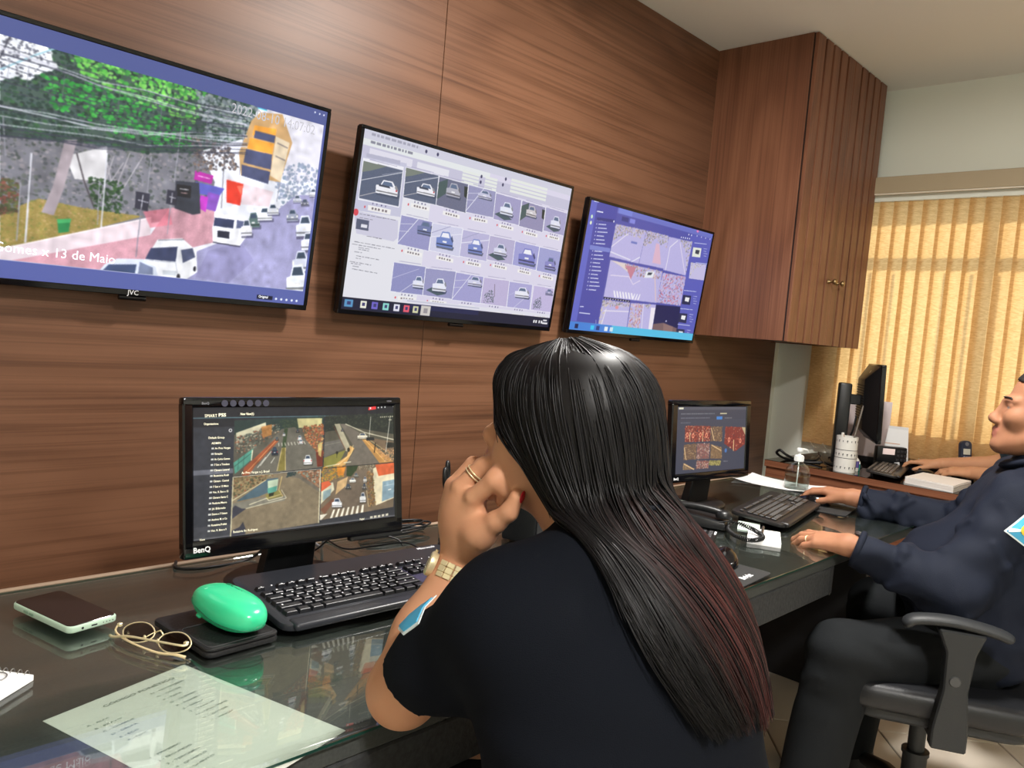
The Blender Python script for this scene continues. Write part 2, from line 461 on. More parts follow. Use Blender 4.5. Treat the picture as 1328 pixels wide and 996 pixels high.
# window wall with its opening
WY0, WY1, WZ0, WZ1 = -2.5, 0.16, 0.95, 2.06
bm = B()
box(bm, (XW, YR - .1, 0), (XW + .12, YW + .02, WZ0)); box(bm, (XW, YR - .1, WZ1), (XW + .12, YW + .02, ZC))
box(bm, (XW, YR - .1, WZ0), (XW + .12, WY0, WZ1)); box(bm, (XW, WY1, WZ0), (XW + .12, YW + .02, WZ1))
struct('wall_right', bm, WHITE)
bm = B()
for y in (WY0, WY1 - .04, -1.21, -.55, -1.86): box(bm, (XW + .04, y, WZ0), (XW + .08, y + .04, WZ1), .003)
for z in (WZ0, WZ1 - .04, 1.80): box(bm, (XW + .042, WY0, z), (XW + .078, WY1, z + .04), .003)
window = struct('window_1', bm, mat('window_metal', (120, 118, 112), .45))
for y0, y1 in ((WY0 + .04, -1.86), (-1.82, -1.21), (-1.17, -.55), (-.51, WY1 - .04)):
    for z0, z1 in ((WZ0 + .04, 1.80), (1.84, WZ1 - .04)):
        b2 = B(); box(b2, (XW + .058, y0, z0), (XW + .063, y1, z1)); obj('pane', b2, CLEAR, window)
y = WY0 + .07; bar = None
while y < WY1 - .05:                                # security bars outside the panes
    b2 = B(); cyl(b2, (XW + .10, y, WZ0), (XW + .10, y, 1.80), .007, n=8); obj('bar', b2, MATS['window_metal'], window); y += .115

# ceiling light above the desk and an added fill light, both out of the frame
def ceiling_light(x, y, w, label):
    t = thing('ceiling_light', (x, y, ZC), label, 'ceiling light')
    b = B(); lathe(b, [(0, 0), (.19, 0), (.19, -.03), (.165, -.035), (.165, -.02), (0, -.02)], 32); obj('rim', b, WHITE, t, 40)
    b = B(); lathe(b, [(.16, -.022), (.15, -.034), (.08, -.042), (0, -.044)], 32)
    obj('diffuser', b, mat('lamp_diffuser', (255, 250, 240), .5, emit=(255, 247, 232), estr=2.0), t, 60)
    l = bpy.data.lights.new('bulb', 'AREA'); l.shape = 'DISK'; l.size = .26; l.energy = w; l.color = (1.0, .965, .92)
    o = bpy.data.objects.new('bulb', l); COL.objects.link(o); o.parent = t; o.location = (0, 0, -.05)
    return t
ceiling_light(1.85, -.72, LAMP_MAIN, 'round white ceiling light above the front edge of the long black desk')
ceiling_light(0.2, -2.3, FILL_REAR, 'round white fill light added on the ceiling behind the place where the camera stands')

# ------------------------------------------------------------------ wall cabinet
def cabinet():
    x0, x1, y0, y1, z0, z1 = 3.285, 4.10, .015, YW, 1.309, ZC - .001
    t = thing('wall_cabinet', (x0, y1, z0), 'tall wooden wall cabinet with slatted doors hung in the corner by the window', 'cabinet')
    b = B(); box(b, (x0, y0 + .022, z0), (x0 + .018, y1, z1), .001); obj('side_panel', b, WOOD_V, t, world=True)
    b = B(); box(b, (x1 - .018, y0 + .022, z0), (x1, y1, z1), .001); obj('side_panel', b, WOOD_V, t, world=True)
    b = B(); box(b, (x0 + .018, y0 + .03, z0 + .004), (x1 - .018, y1, z0 + .022)); obj('bottom_panel', b, WOOD_W, t, world=True)
    b = B(); box(b, (x0 + .018, y0 + .03, z1 - .018), (x1 - .018, y1, z1)); obj('top_panel', b, WOOD_V, t, world=True)
    b = B(); box(b, (x0 + .018, y1 - .008, z0), (x1 - .018, y1, z1)); obj('back_panel', b, WOOD_V, t, world=True)
    dk = wood('door_groove_shade', (30, 18, 13), (38, 24, 17), (46, 29, 21), 2)  # darker than the slats: the shade of the grooves is put into the colour
    xm = (x0 + x1) / 2
    for d, (a, e) in enumerate(((x0 + .001, xm - .002), (xm + .002, x1 - .001))):
        b = B(); box(b, (a, y0 + .015, z0), (e, y0 + .0215, z1 - .003)); dr = obj('door', b, dk, t, world=True)
        n = 5; p = (e - a) / n
        for i in range(n):
            lo = a + i * p + (.0 if i == 0 else .0085); hi = a + (i + 1) * p - (.0 if i == n - 1 else .0085)
            if d == 0 and i == 0: lo = a
            b = B(); box(b, (lo, y0, z0 - .001), (hi, y0 + .0152, z1 - .003), .0012); obj('slat', b, WOOD_V, dr, world=True)
        kx = xm + (-.045 if d == 0 else .045)
        b = B(); M = Matrix.Translation((kx, y0, 1.60)) @ Matrix.Rotation(R_(90), 4, 'X')
        lathe(b, [(.0, 0), (.011, .0), (.008, .004), (.005, .012), (.005, .02), (.012, .026), (.014, .032), (.010, .039), (0, .041)], 16, M=M)
        k = obj('knob', b, BRASS, dr, 40, world=True); k['label'] = 'small turned brass knob'
cabinet()

# ------------------------------------------------------------------ vertical blind
def blind():
    y1, y0 = .268, -2.62
    t = thing('vertical_blind', (XW - .06, y1, 2.075), 'beige vertical blind glowing amber with daylight at the window', 'blind')
    b = B(); box(b, (XW - .115, y0, 2.078), (XW - .001, y1 + .01, 2.158), .002); obj('valance', b, BEIGE, t, world=True)
    b = B(); box(b, (XW - .112, y0, 2.071), (XW - .10, y1 + .01, 2.0785), .001); o = obj('valance_lip', b, mat('lip_white', (226, 218, 200), .5), t, world=True)
    b = B(); box(b, (XW - .075, y0 + .02, 2.045), (XW - .04, y1, 2.077), .002); obj('headrail', b, WHITE, t, world=True)
    m = bpy.data.materials.new('blind_fabric'); m.use_nodes = True; nt = m.node_tree; L = nt.links.new
    nt.nodes.remove(nt.nodes['Principled BSDF'])
    tc = nt.nodes.new('ShaderNodeTexCoord'); mp = nt.nodes.new('ShaderNodeMapping'); mp.inputs['Scale'].default_value = (40, 40, 230)
    L(tc.outputs['Object'], mp.inputs['Vector'])
    n = nt.nodes.new('ShaderNodeTexNoise'); n.inputs['Scale'].default_value = 1.0; n.inputs['Detail'].default_value = 4; n.inputs['Distortion'].default_value = 1.0; L(mp.outputs['Vector'], n.inputs['Vector'])
    rp = nt.nodes.new('ShaderNodeValToRGB'); rp.color_ramp.elements[0].position = .36; rp.color_ramp.elements[1].position = .66
    rp.color_ramp.elements[0].color = srgb(204, 162, 108); rp.color_ramp.elements[1].color = srgb(226, 190, 136); L(n.outputs['Fac'], rp.inputs['Fac'])
    df = nt.nodes.new('ShaderNodeBsdfDiffuse'); tl = nt.nodes.new('ShaderNodeBsdfTranslucent'); mx = nt.nodes.new('ShaderNodeMixShader'); mx.inputs[0].default_value = .58
    L(rp.outputs['Color'], df.inputs[0]); L(rp.outputs['Color'], tl.inputs[0]); L(df.outputs[0], mx.inputs[1]); L(tl.outputs[0], mx.inputs[2]); L(mx.outputs[0], nt.nodes['Material Output'].inputs[0])
    w, z0, z1 = .089, .800, 2.045
    sb = B(); nx = 5
    rows = []
    for z in (z0, z1):
        rows.append([sb.verts.new(((.004 * (1 - (2 * i / nx - 1) ** 2)), (i / nx - .5) * w, z)) for i in range(nx + 1)])
    for i in range(nx): sb.faces.new((rows[0][i], rows[0][i + 1], rows[1][i + 1], rows[1][i]))
    sme = bpy.data.meshes.new('slat'); sb.to_mesh(sme); sb.free(); sme.materials.append(m); sme.shade_smooth()
    wb = B(); box(wb, (-.002, -.04, z0 - .002), (.003, .04, z0 + .022), .001); wme = bpy.data.meshes.new('weight'); wb.to_mesh(wme); wb.free(); wme.materials.append(m)
    rnd = random.Random(3); k = 0; y = y1 - .045
    off = Vector(t.location)
    while y > y0 + .05:
        a = R_(15 + rnd.uniform(-5, 5)); x = XW - .057
        s = link('slat', sme, t, Vector((x, y, 0)) - off, (0, 0, a)); link('weight', wme, s)
        if y > -1.2:                                   # the bead chain that hangs from slat to slat
            P = [(x - .004, y - .07 * u, z0 + .006 - .030 * 4 * u * (1 - u)) for u in np.linspace(0, 1, 9)]
            cb = B(); tube(cb, P, .0011, 4); obj('bead_chain', cb, mat('bead_plastic', (200, 190, 165), .5), t, world=True)
        y -= .067; k += 1
blind()

# ------------------------------------------------------------------ wall televisions
def television(x0, x1, zt, pic_fn, label, seed, logo=None, res=(400, 228)):
    """flat set hung on the panelled wall, its top leaning into the room; local frame: x along, z up, front face at y=0"""
    zb = 1.266; tilt = math.atan2(.06, .53); h = (zt - zb) / math.cos(tilt); w = x1 - x0
    t = thing('wall_television', (x0, .42, zb), label, 'television', group=None)
    Rm = Matrix.Rotation(tilt, 4, 'X')
    bz, bb = .010, .014
    def put(name, bm, m, sm=None):
        bmesh.ops.transform(bm, matrix=Rm, verts=bm.verts); return obj(name, bm, m, t, sm)
    b = B()
    box(b, (0, 0, h - bz), (w, .018, h), .0015); box(b, (0, 0, 0), (w, .018, bb), .0015)
    box(b, (0, 0, bb), (bz, .018, h - bz)); box(b, (w - bz, 0, bb), (w, .018, h - bz))
    put('bezel', b, GLOSSB)
    b = B(); box(b, (.002, .018, .002), (w - .002, .028, h - .002), .003); box(b, (w * .16, .028, .05), (w * .84, .036, h * .62), .012, 2); put('back_cover', b, MATTB)
    b = B(); cyl(b, (w * .5 - .03, .006, -.006), (w * .5 + .03, .006, -.006), .006, n=10); put('sensor_bar', b, GLOSSB, 60)
    b = B(); box(b, (w * .3, .034, h * .25), (w * .33, .042, h * .6)); box(b, (w * .67, .034, h * .25), (w * .70, .042, h * .6))
    bmesh.ops.transform(b, matrix=Rm, verts=b.verts)
    box(b, (w * .25, YW - .42 - .012, h * .38), (w * .75, YW - .42 - .0005, h * .46)); 
    for u in (.315, .685): cyl(b, (w * u, .02, h * .42), (w * u, YW - .42 - .005, h * .42), .012, n=8)
    obj('wall_bracket', b, MATTB, t)
    c = [Vector((x0, .42, zb)) + Rm @ Vector(p) for p in ((bz, .002, h - bz), (w - bz, .002, h - bz), (w - bz, .002, bb), (bz, .002, bb))]
    pic = pic_fn(res, c, seed)
    screen('screen', c, pic, t, strength=1.18 if logo else .98, loc_off=t.location)
    M0 = Matrix.Translation((x0, .42, zb)) @ Rm
    if logo:
        lettering('logo', logo, .016, LOGO, t, Rm @ Matrix.Translation((w * .5 - .001, -.0004, bb / 2)) @ Matrix.Rotation(R_(90), 4, 'X'), align='CENTER')
    return t, c, Rm, w, h

def screen_text(t, c, px, py, s, hpx, m, name='caption', off=.0012, bold=0.0, shear=0.0, px1=None):
    """letters lying on a screen, from the frame pixel given to px1"""
    o = np.array(c[3]); ex = np.array(c[2]) - o; ex /= np.linalg.norm(ex); ez = np.array(c[0]) - o; ez -= ex * (ez @ ex); ez /= np.linalg.norm(ez); n = np.cross(ex, ez)
    p = on_plane(px, py, o, n)
    size = hpx * ((p - CAM) @ FWD) / FPX * 1.38
    Lw = None
    if px1 is not None:
        lo_, hi_ = 0.0, 1.5
        for _ in range(30):
            md = (lo_ + hi_) / 2
            if project(p + ex * md)[0] < px1: lo_ = md
            else: hi_ = md
        Lw = lo_
    p = p + n * off - np.array(t.location)
    Rz = Matrix.Rotation(-t.rotation_euler.z, 3, 'Z'); p, ex, ez, n = (np.array(Rz @ Vector(k)) for k in (p, ex, ez, n))
    M = Matrix(((ex[0], ez[0], n[0], p[0]), (ex[1], ez[1], n[1], p[1]), (ex[2], ez[2], n[2], p[2]), (0, 0, 0, 1)))
    ob = lettering(name, s, size, m, t, None, depth=.00005, bold=bold, shear=shear)
    xs = [v.co.x for v in ob.data.vertices]
    k = 1.0 if Lw is None else Lw / max(xs)
    ob.data.transform(M @ Matrix.Diagonal((k, 1, 1, 1)))
    return ob

TXT_W = mat('lit_text_white', (200, 205, 215), .5, emit=(236, 240, 248), estr=1.0)
TXT_G = mat('lit_text_grey', (120, 120, 130), .5, emit=(150, 152, 160), estr=.9)
TXT_Y = mat('lit_text_cream', (200, 195, 170), .5, emit=(232, 226, 200), estr=1.0)
TXT_D = mat('lit_text_dark', (60, 60, 80), .5, emit=(84, 84, 108), estr=1.0)

def pic_street(res, c, seed):
    p = Pic(*res, c, (84, 94, 158), seed)
    p.rect(0, .0, 1, .075, (74, 84, 140)); 
    p.rect(0, .075, .992, .925, (234, 236, 246)); p.rect(0, .073, .992, .079, (90, 205, 225))
    p.crop(0, 0, 2.3705)
    base = p.a.copy()
    p.poly([(820, 330), (1000, 380), (985, 560), (900, 560), (830, 520)], (226, 224, 236))
    # far trees and hills at the end of the street
    p.leaves([(840, 540), (900, 500), (990, 520), (985, 620), (860, 640)], [(150, 160, 185), (120, 140, 160), (175, 180, 205)], 120, 5)
    # the square on the left
    p.poly([(0, 380), (620, 470), (660, 560), (640, 660), (430, 690), (0, 780)], (118, 118, 128))
    p.leaves([(0, 400), (620, 470), (640, 640), (430, 660), (0, 700)], [(70, 76, 84), (140, 136, 146), (96, 104, 96), (170, 160, 170), (52, 64, 58)], 420, 4.5)
    p.poly([(200, 480), (330, 450), (320, 560), (230, 550)], (210, 208, 212))
    p.poly([(0, 655), (120, 610), (260, 640), (440, 665), (300, 700), (80, 748), (0, 760)], (148, 130, 72), noise=6)
    p.leaves([(0, 655), (120, 610), (260, 640), (440, 665), (300, 700), (80, 748), (0, 760)], [(128, 128, 58), (172, 146, 92), (98, 112, 52), (186, 150, 110)], 220, 3)
    p.leaves([(0, 540), (60, 560), (60, 650), (0, 660)], [(80, 60, 50), (90, 110, 60), (150, 70, 70), (60, 80, 50)], 80, 4)
    # canopy
    cano = [(0, 250), (60, 235), (120, 110), (220, 135), (420, 190), (660, 270), (790, 330), (770, 420), (600, 470), (430, 470), (270, 440), (120, 430), (0, 420)]
    p.poly(cano, (52, 74, 66), .9)
    p.leaves(cano, [(28, 44, 44), (44, 84, 56), (60, 112, 60), (34, 58, 54), (80, 96, 104), (24, 36, 40)], 900, 5)
    p.leaves([(130, 230), (260, 250), (420, 300), (590, 390), (590, 460), (430, 440), (300, 380), (140, 320)], [(40, 150, 60), (60, 180, 70), (28, 104, 50), (86, 200, 86)], 300, 5)
    p.leaves([(210, 150), (400, 190), (640, 275), (600, 380), (440, 320), (330, 270), (230, 210)], [(90, 190, 70), (130, 215, 90), (50, 140, 60), (36, 110, 54), (160, 225, 120)], 420, 5)
    p.leaves([(600, 280), (790, 330), (770, 430), (640, 440)], [(120, 130, 140), (150, 165, 150), (96, 110, 120), (170, 180, 190)], 160, 5)
    p.leaves([(0, 60), (130, 95), (170, 200), (90, 240), (0, 230)], [(240, 242, 248), (226, 230, 240), (250, 250, 252)], 130, 9)
    p.leaves([(0, 60), (130, 95), (170, 200), (90, 240), (0, 230)], [(70, 72, 86), (110, 112, 128)], 70, 3)
    p.line([(0, 215), (110, 170), (230, 130)], (150, 190, 205), 2.2); p.line([(0, 180), (40, 95)], (70, 70, 84), 2)
    # trunk and posts
    p.poly([(200, 430), (238, 430), (196, 580), (166, 662), (128, 652), (162, 575)], (160, 148, 156)); p.line([(236, 470), (260, 560), (290, 640)], (70, 64, 70), 2)
    for a, b_ in (((350, 480), (300, 640)), ((400, 470), (330, 640)), ((440, 480), (360, 610)), ((380, 500), (340, 560)), ((330, 500), (350, 600))): p.line([a, b_], (168, 164, 172), 1.6)
    p.leaves([(270, 545), (380, 560), (370, 660), (290, 640)], [(40, 66, 44), (60, 92, 50), (30, 48, 36)], 90, 4)
    for a, b_, w in (((98, 470), (78, 745), 2.4), ((64, 560), (52, 740), 1.6), ((330, 470), (311, 700), 2.2), ((306, 560), (300, 690), 1.3), ((465, 480), (452, 600), 1.3), ((560, 370), (535, 560), 1.6), ((752, 390), (735, 540), 1.4), ((878, 460), (850, 620), 1.5), ((692, 440), (680, 640), 2.0), ((10, 360), (18, 480), 1.6)): p.line([a, b_], (206, 206, 216) if w > 2 else (150, 150, 162), w)
    p.poly([(176, 674), (218, 672), (212, 712), (180, 716)], (40, 128, 74)); p.poly([(176, 674), (218, 672), (217, 684), (178, 686)], (70, 170, 100))
    # low wall, pavement, road
    p.poly([(0, 765), (250, 712), (466, 668), (462, 722), (200, 770), (0, 806)], (222, 206, 214)); p.line([(0, 765), (466, 668)], (246, 236, 240), 1.6)
    p.poly([(0, 806), (200, 770), (462, 722), (520, 640), (660, 620), (655, 745), (430, 800), (300, 840), (0, 850)], (204, 152, 166), noise=5)
    p.poly([(440, 650), (520, 640), (530, 690), (462, 700)], (226, 120, 140), .7)
    p.poly([(470, 860), (610, 770), (700, 735), (790, 680), (860, 640), (910, 600), (960, 600), (985, 650), (960, 780), (930, 925), (600, 885)], (158, 156, 196), noise=4)
    p.poly([(600, 850), (640, 770), (740, 745), (780, 800), (700, 870)], (134, 130, 176), .5)
    p.line([(606, 768), (700, 728), (800, 668), (868, 628)], (240, 236, 244), 1.6)
    # shops and buildings
    p.poly([(772, 372), (800, 346), (868, 352), (898, 440), (860, 560), (740, 540), (734, 470)], (200, 160, 110))
    for k, q in enumerate(([(782, 385), (850, 398), (844, 432), (776, 416)], [(768, 424), (842, 442), (836, 474), (760, 456)])): p.poly(q, (236, 160, 60))
    for q in ([(784, 402), (846, 418), (843, 440), (780, 424)], [(756, 458), (836, 476), (832, 522), (748, 500)], [(742, 506), (830, 528), (824, 566), (742, 540)]): p.poly(q, (72, 78, 112))
    p.poly([(848, 420), (890, 440), (862, 560), (830, 540)], (224, 206, 178)); p.line([(852, 440), (884, 456)], (130, 120, 120), 2); p.line([(846, 480), (876, 494)], (130, 120, 120), 2)
    p.poly([(700, 548), (840, 590), (826, 636), (740, 628), (690, 610)], (232, 214, 222))
    p.poly([(696, 552), (748, 566), (738, 632), (696, 622)], (226, 60, 44)); p.poly([(728, 572), (748, 570), (740, 600)], (240, 110, 90))
    p.poly([(600, 524), (656, 540), (650, 566), (596, 552)], (176, 44, 156)); p.line([(608, 540), (646, 550)], (240, 200, 235), 1.2)
    p.poly([(600, 558), (690, 580), (672, 606), (612, 596)], (96, 96, 190)); p.poly([(640, 590), (676, 600), (662, 650), (622, 640)], (130, 80, 180)); p.poly([(616, 600), (640, 606), (632, 652), (612, 640)], (190, 60, 190))
    p.poly([(540, 556), (612, 562), (616, 656), (592, 660), (536, 640)], (56, 60, 72)); p.poly([(544, 566), (588, 572), (586, 610), (542, 602)], (30, 30, 36)); p.line([(552, 580), (580, 584)], (220, 220, 225), 1.2); p.line([(556, 592), (576, 595)], (200, 160, 160), 1.1)
    p.leaves([(580, 420), (700, 440), (740, 520), (600, 530)], [(84, 84, 96), (120, 110, 110), (60, 62, 72), (150, 120, 100)], 130, 4)
    for q in ([(418, 588), (462, 596), (454, 650), (414, 640)], [(514, 582), (546, 588), (542, 632), (510, 626)]): p.poly(q, (48, 48, 62)); p.line([((q[0][0] + q[1][0]) / 2, q[0][1] + 10), ((q[2][0] + q[3][0]) / 2, q[2][1] - 8)], (200, 200, 210), 1.2); p.line([(q[0][0] + 6, (q[0][1] + q[3][1]) / 2), (q[1][0] - 6, (q[1][1] + q[2][1]) / 2)], (200, 200, 210), 1.2)
    p.line([(434, 640), (418, 790)], (130, 130, 146), 1.6); p.line([(524, 630), (514, 720)], (150, 150, 165), 1.3)
    # wires
    for k in range(24):
        a = p.rng.uniform(120, 440); b_ = a * .35 + 300 + p.rng.uniform(-20, 40)
        P = [(x, a + (b_ - a) * (x / 760) + 26 * math.sin(x / 760 * 3.14) * p.rng.uniform(.2, 1)) for x in (0, 150, 300, 450, 600, 760)]
        p.line(P, (58, 60, 78) if k % 3 else (206, 206, 220), 1.3, .85)
    for x in (30, 90, 200, 370, 500, 640): p.line([(x, 180 + x * .25), (x - 8, 240 + x * .3)], (120, 122, 136), 1, .7)
    # traffic
    p.poly([(664, 655), (738, 665), (762, 676), (758, 726), (736, 756), (654, 742), (652, 700)], (246, 246, 252)); p.poly([(660, 668), (720, 676), (716, 702), (656, 694)], (52, 60, 92)); p.poly([(668, 708), (706, 712), (704, 734), (668, 728)], (40, 42, 60)); p.poly([(728, 676), (756, 682), (754, 700), (726, 702)], (96, 104, 140)); p.line([(654, 744), (738, 758)], (60, 60, 80), 2)
    for x, y, w, h, col in ((758, 652, 40, 50, (86, 110, 108)), (790, 636, 46, 44, (236, 238, 244)), (820, 626, 36, 36, (220, 222, 232)), (740, 672, 34, 56, (236, 236, 246)), (880, 642, 36, 40, (150, 156, 176)), (908, 660, 56, 70, (226, 230, 244)), (924, 712, 44, 60, (232, 234, 246)), (896, 768, 56, 70, (214, 218, 236)), (878, 810, 70, 96, (236, 240, 248)), (900, 600, 26, 24, (190, 194, 210)), (924, 612, 24, 22, (110, 112, 130)), (950, 580, 24, 26, (226, 228, 240))): p.car(x, y, w, h, col, False, (70, 70, 96))
    p.poly([(484, 736), (560, 732), (604, 770), (606, 836), (566, 862), (470, 856), (444, 800)], (246, 247, 252)); p.poly([(464, 762), (546, 758), (540, 804), (446, 796)], (58, 66, 100)); p.poly([(556, 768), (592, 762), (600, 790), (562, 808)], (80, 88, 120)); p.line([(446, 800), (540, 806), (548, 860)], (190, 194, 206), 1.4); p.line([(486, 738), (566, 736)], (120, 126, 140), 1.4)
    p.disc((548, 850), 3, 5, (44, 44, 56)); p.disc((598, 826), 2.4, 4.6, (44, 44, 56)); p.poly([(500, 830), (544, 832), (540, 848), (500, 844)], (206, 212, 220))
    p.poly([(322, 812), (360, 794), (440, 796), (478, 820), (486, 852), (300, 836)], (214, 222, 238)); p.poly([(334, 812), (420, 812), (414, 844), (312, 834)], (64, 80, 116)); p.poly([(430, 804), (470, 822), (470, 844), (424, 842)], (120, 130, 160))
    p.soften(1); p.grain(.06)
    # strips of the player around the picture
    v0 = int(.073 * p.h); v1 = int(.925 * p.h)
    p.a[:v0] = base[:v0]; p.a[v1:] = base[v1:]; p.a[:, int(.992 * p.w):] = base[:, int(.992 * p.w):]
    p.crop(0, 0, 2.3705)
    p.poly([(790, 905), (838, 910), (836, 922), (788, 917)], (16, 18, 40))
    for x in (848, 864, 880, 896, 911): p.disc((x, 918 + (x - 848) * .1), 2.2, 2.2, (220, 226, 245))
    for x, y in ((968, 346), (982, 351), (995, 355)): p.disc((x, y), 1.5, 1.5, (225, 228, 245))
    return p

def pic_plates(res, c, seed):
    p = Pic(*res, c, (216, 212, 232), seed)
    p.rect(0, 0, .3, .93, (226, 226, 234)); p.rect(0, 0, 1, .05, (206, 206, 222)); p.rect(0, .05, .55, .085, (226, 230, 232)); p.rect(0, .085, 1, .155, (196, 194, 216))
    p.rect(.03, .095, .2, .14, (222, 220, 234)); p.rect(.22, .1, .36, .14, (226, 226, 236))
    for k in range(4): p.rect(.42, .075 + k * .021, .5, .09 + k * .021, (226, 230, 226)); p.rect(.53, .075 + k * .021, .59, .09 + k * .021, (226, 230, 226))
    for k in range(4): p.rect(.66, .045 + k * .024, .86, .062 + k * .024, (226, 230, 226))
    for u, v in ((.25, .03), (.3, .028), (.51, .085), (.51, .12), (.62, .1), (.63, .06)): p.disc(tuple((np.linalg.inv(p.H) @ [u * p.w, v * p.h, 1])[:2] / (np.linalg.inv(p.H) @ [u * p.w, v * p.h, 1])[2]), 3, 4, (60, 60, 96))
    p.words(.03, .055, .2, .014, (110, 110, 130)); p.words(.03, .012, .22, .014, (150, 150, 170))
    p.crop(420, 140, 3.3206)
    p.poly([(163, 200), (358, 240), (330, 470), (130, 440)], (196, 196, 218)); p.poly([(170, 215), (345, 255), (324, 430), (148, 395)], (236, 236, 244)); p.poly([(185, 195), (330, 228), (328, 246), (183, 212)], (180, 180, 202))
    road, roadb = (128, 132, 172), (150, 150, 196)
    T = [  # quad, ground, car colour, car box in the quad, ghostly
        ([(172, 228), (340, 270), (322, 425), (152, 388)], (88, 98, 122), (238, 238, 246), (.38, .36, .56, .42), 0),
        ([(355, 258), (494, 293), (482, 418), (343, 385)], (88, 98, 122), (238, 238, 246), (.38, .36, .56, .42), 0),
        ([(498, 297), (621, 330), (610, 452), (484, 418)], (104, 108, 134), (176, 176, 190), (.28, .08, .48, .52), 1),
        ([(625, 333), (740, 362), (728, 472), (612, 448)], (150, 150, 188), (196, 196, 222), (.36, .04, .5, .34), 2),
        ([(742, 368), (850, 398), (838, 505), (730, 478)], (160, 156, 196), (226, 230, 246), (.22, .22, .5, .54), 0),
        ([(855, 400), (953, 430), (940, 535), (840, 508)], (146, 142, 178), (206, 200, 206), (.22, .08, .44, .46), 1),
        ([(957, 428), (1047, 455), (1032, 550), (945, 528)], (166, 162, 200), (222, 224, 242), (.3, .24, .46, .56), 0),
        ([(335, 462), (467, 492), (450, 615), (318, 585)], (150, 150, 196), (112, 122, 168), (.55, .02, .5, .46), 2),
        ([(470, 497), (597, 520), (583, 640), (455, 612)], (206, 206, 230), (110, 132, 196), (.18, .2, .56, .62), 3),
        ([(600, 525), (714, 547), (700, 660), (585, 637)], (184, 180, 216), (120, 136, 200), (.26, .24, .54, .58), 3),
        ([(716, 550), (823, 572), (810, 675), (702, 652)], (180, 174, 208), (214, 216, 238), (.22, .24, .5, .5), 0),
        ([(825, 575), (927, 598), (912, 698), (812, 675)], (160, 160, 212), (120, 124, 196), (.2, .16, .7, .7), 3),
        ([(930, 600), (1020, 620), (1005, 720), (915, 700)], (158, 160, 208), (136, 136, 196), (.34, .3, .5, .54), 2),
        ([(303, 665), (438, 685), (424, 805), (288, 788)], (142, 144, 192), (226, 228, 246), (.66, .34, .34, .44), 0),
        ([(440, 690), (570, 705), (553, 822), (427, 805)], (150, 150, 192), (230, 232, 246), (.28, .3, .46, .52), 0),
        ([(570, 708), (687, 728), (672, 840), (553, 825)], (160, 158, 206), (206, 206, 232), (.46, .02, .5, .38), 2),
        ([(690, 730), (798, 745), (785, 855), (675, 840)], (188, 178, 214), None, None, 0),
        ([(800, 748), (897, 762), (885, 868), (788, 855)], (170, 166, 212), (230, 230, 246), (.28, .14, .62, .44), 2),
        ([(905, 765), (990, 778), (978, 880), (890, 868)], (192, 182, 220), (150, 150, 190), (.6, .04, .36, .26), 2)]
    for k, (q, g, cc, bx, st) in enumerate(T):
        q = np.array(q, float); Q = lambda u, v: tuple(q[0] * (1 - u) * (1 - v) + q[1] * u * (1 - v) + q[2] * u * v + q[3] * (1 - u) * v)
        p.poly([Q(-.02, -.02), Q(1.02, -.02), Q(1.02, 1.02), Q(-.02, 1.02)], (236, 236, 246)); p.poly(q, g, 1, 3)
        if k < 2:
            p.poly([Q(0, 0), Q(.6, 0), Q(.2, .22), Q(0, .3)], (120, 128, 120)); p.line([Q(0, .52), Q(1, .06)], (214, 216, 226), 1.2); p.line([Q(0, .95), Q(.5, .7)], (190, 186, 190), 1.2); p.line([Q(.5, .25), Q(1, .04)], (150, 156, 176), 1)
        elif k in (2, 5): p.poly([Q(0, .2), Q(.3, 0), Q(.3, .5), Q(0, .8)], (70, 90, 92)); p.poly([Q(.88, .1), Q(1, .1), Q(1, .5), Q(.9, .45)], (40, 50, 50))
        elif k in (3, 7, 15): p.line([Q(0, .95), Q(.55, 0)], (226, 226, 242), 1.6); p.line([Q(0, .3), Q(.45, .2)], (206, 206, 228), 1.2); p.line([Q(0, .55), Q(.3, .5)], (206, 206, 228), 1.2)
        elif k in (8, 9): p.line([Q(0, .35), Q(.6, .0)], (160, 160, 196), 1.6); p.line([Q(0, .5), Q(1, .2)], (226, 226, 242), 2)
        elif k in (13, 17): p.line([Q(0, .55), Q(.8, .1)], (190, 190, 222), 1.2); p.line([Q(.3, 1), Q(.7, .6)], (206, 206, 230), 1.4)
        if cc:
            if k in (4, 6, 10, 14): p.poly([Q(bx[0] - .2, .8), Q(bx[0] + .1, .6), Q(bx[0] + bx[2], .86), Q(bx[0] + .2, .95)], (70, 90, 100))
            pts = lambda *a: [Q(bx[0] + u * bx[2], bx[1] + v * bx[3]) for u, v in a]
            p.poly(pts((.02, .8), (1.1, .84), (1.04, 1.06), (.06, 1.06)), (60, 70, 92), .75)
            p.poly(pts((.0, .45), (.2, .4), (.3, .05), (.72, .02), (.9, .38), (1, .46), (1, .92), (.02, .95)), cc)
            p.poly(pts((.26, .38), (.34, .12), (.68, .1), (.78, .37)), (92, 110, 140) if st != 3 else (236, 236, 246))
            p.poly(pts((.84, .38), (.9, .2), (1.02, .5), (.96, .6)), tuple(int(v * .6) for v in cc))
            p.poly(pts((.04, .76), (1, .74), (1, .84), (.04, .85)), tuple(int(v * .55) for v in cc))
            p.poly(pts((.38, .58), (.62, .58), (.62, .68), (.38, .68)), (236, 236, 240))
            if k < 2: p.poly(pts((.12, .36), (.6, .36), (.66, .5), (.14, .5)), (60, 66, 84)); p.poly(pts((.9, .5), (.97, .5), (.97, .62), (.9, .62)), (196, 70, 80))
        if k in (16, 18): p.leaves([Q(.1, .6), Q(.4, .4), Q(.5, .9), Q(.1, .95)], [(80, 100, 110), (50, 60, 70), (130, 140, 150)], 70, 2)
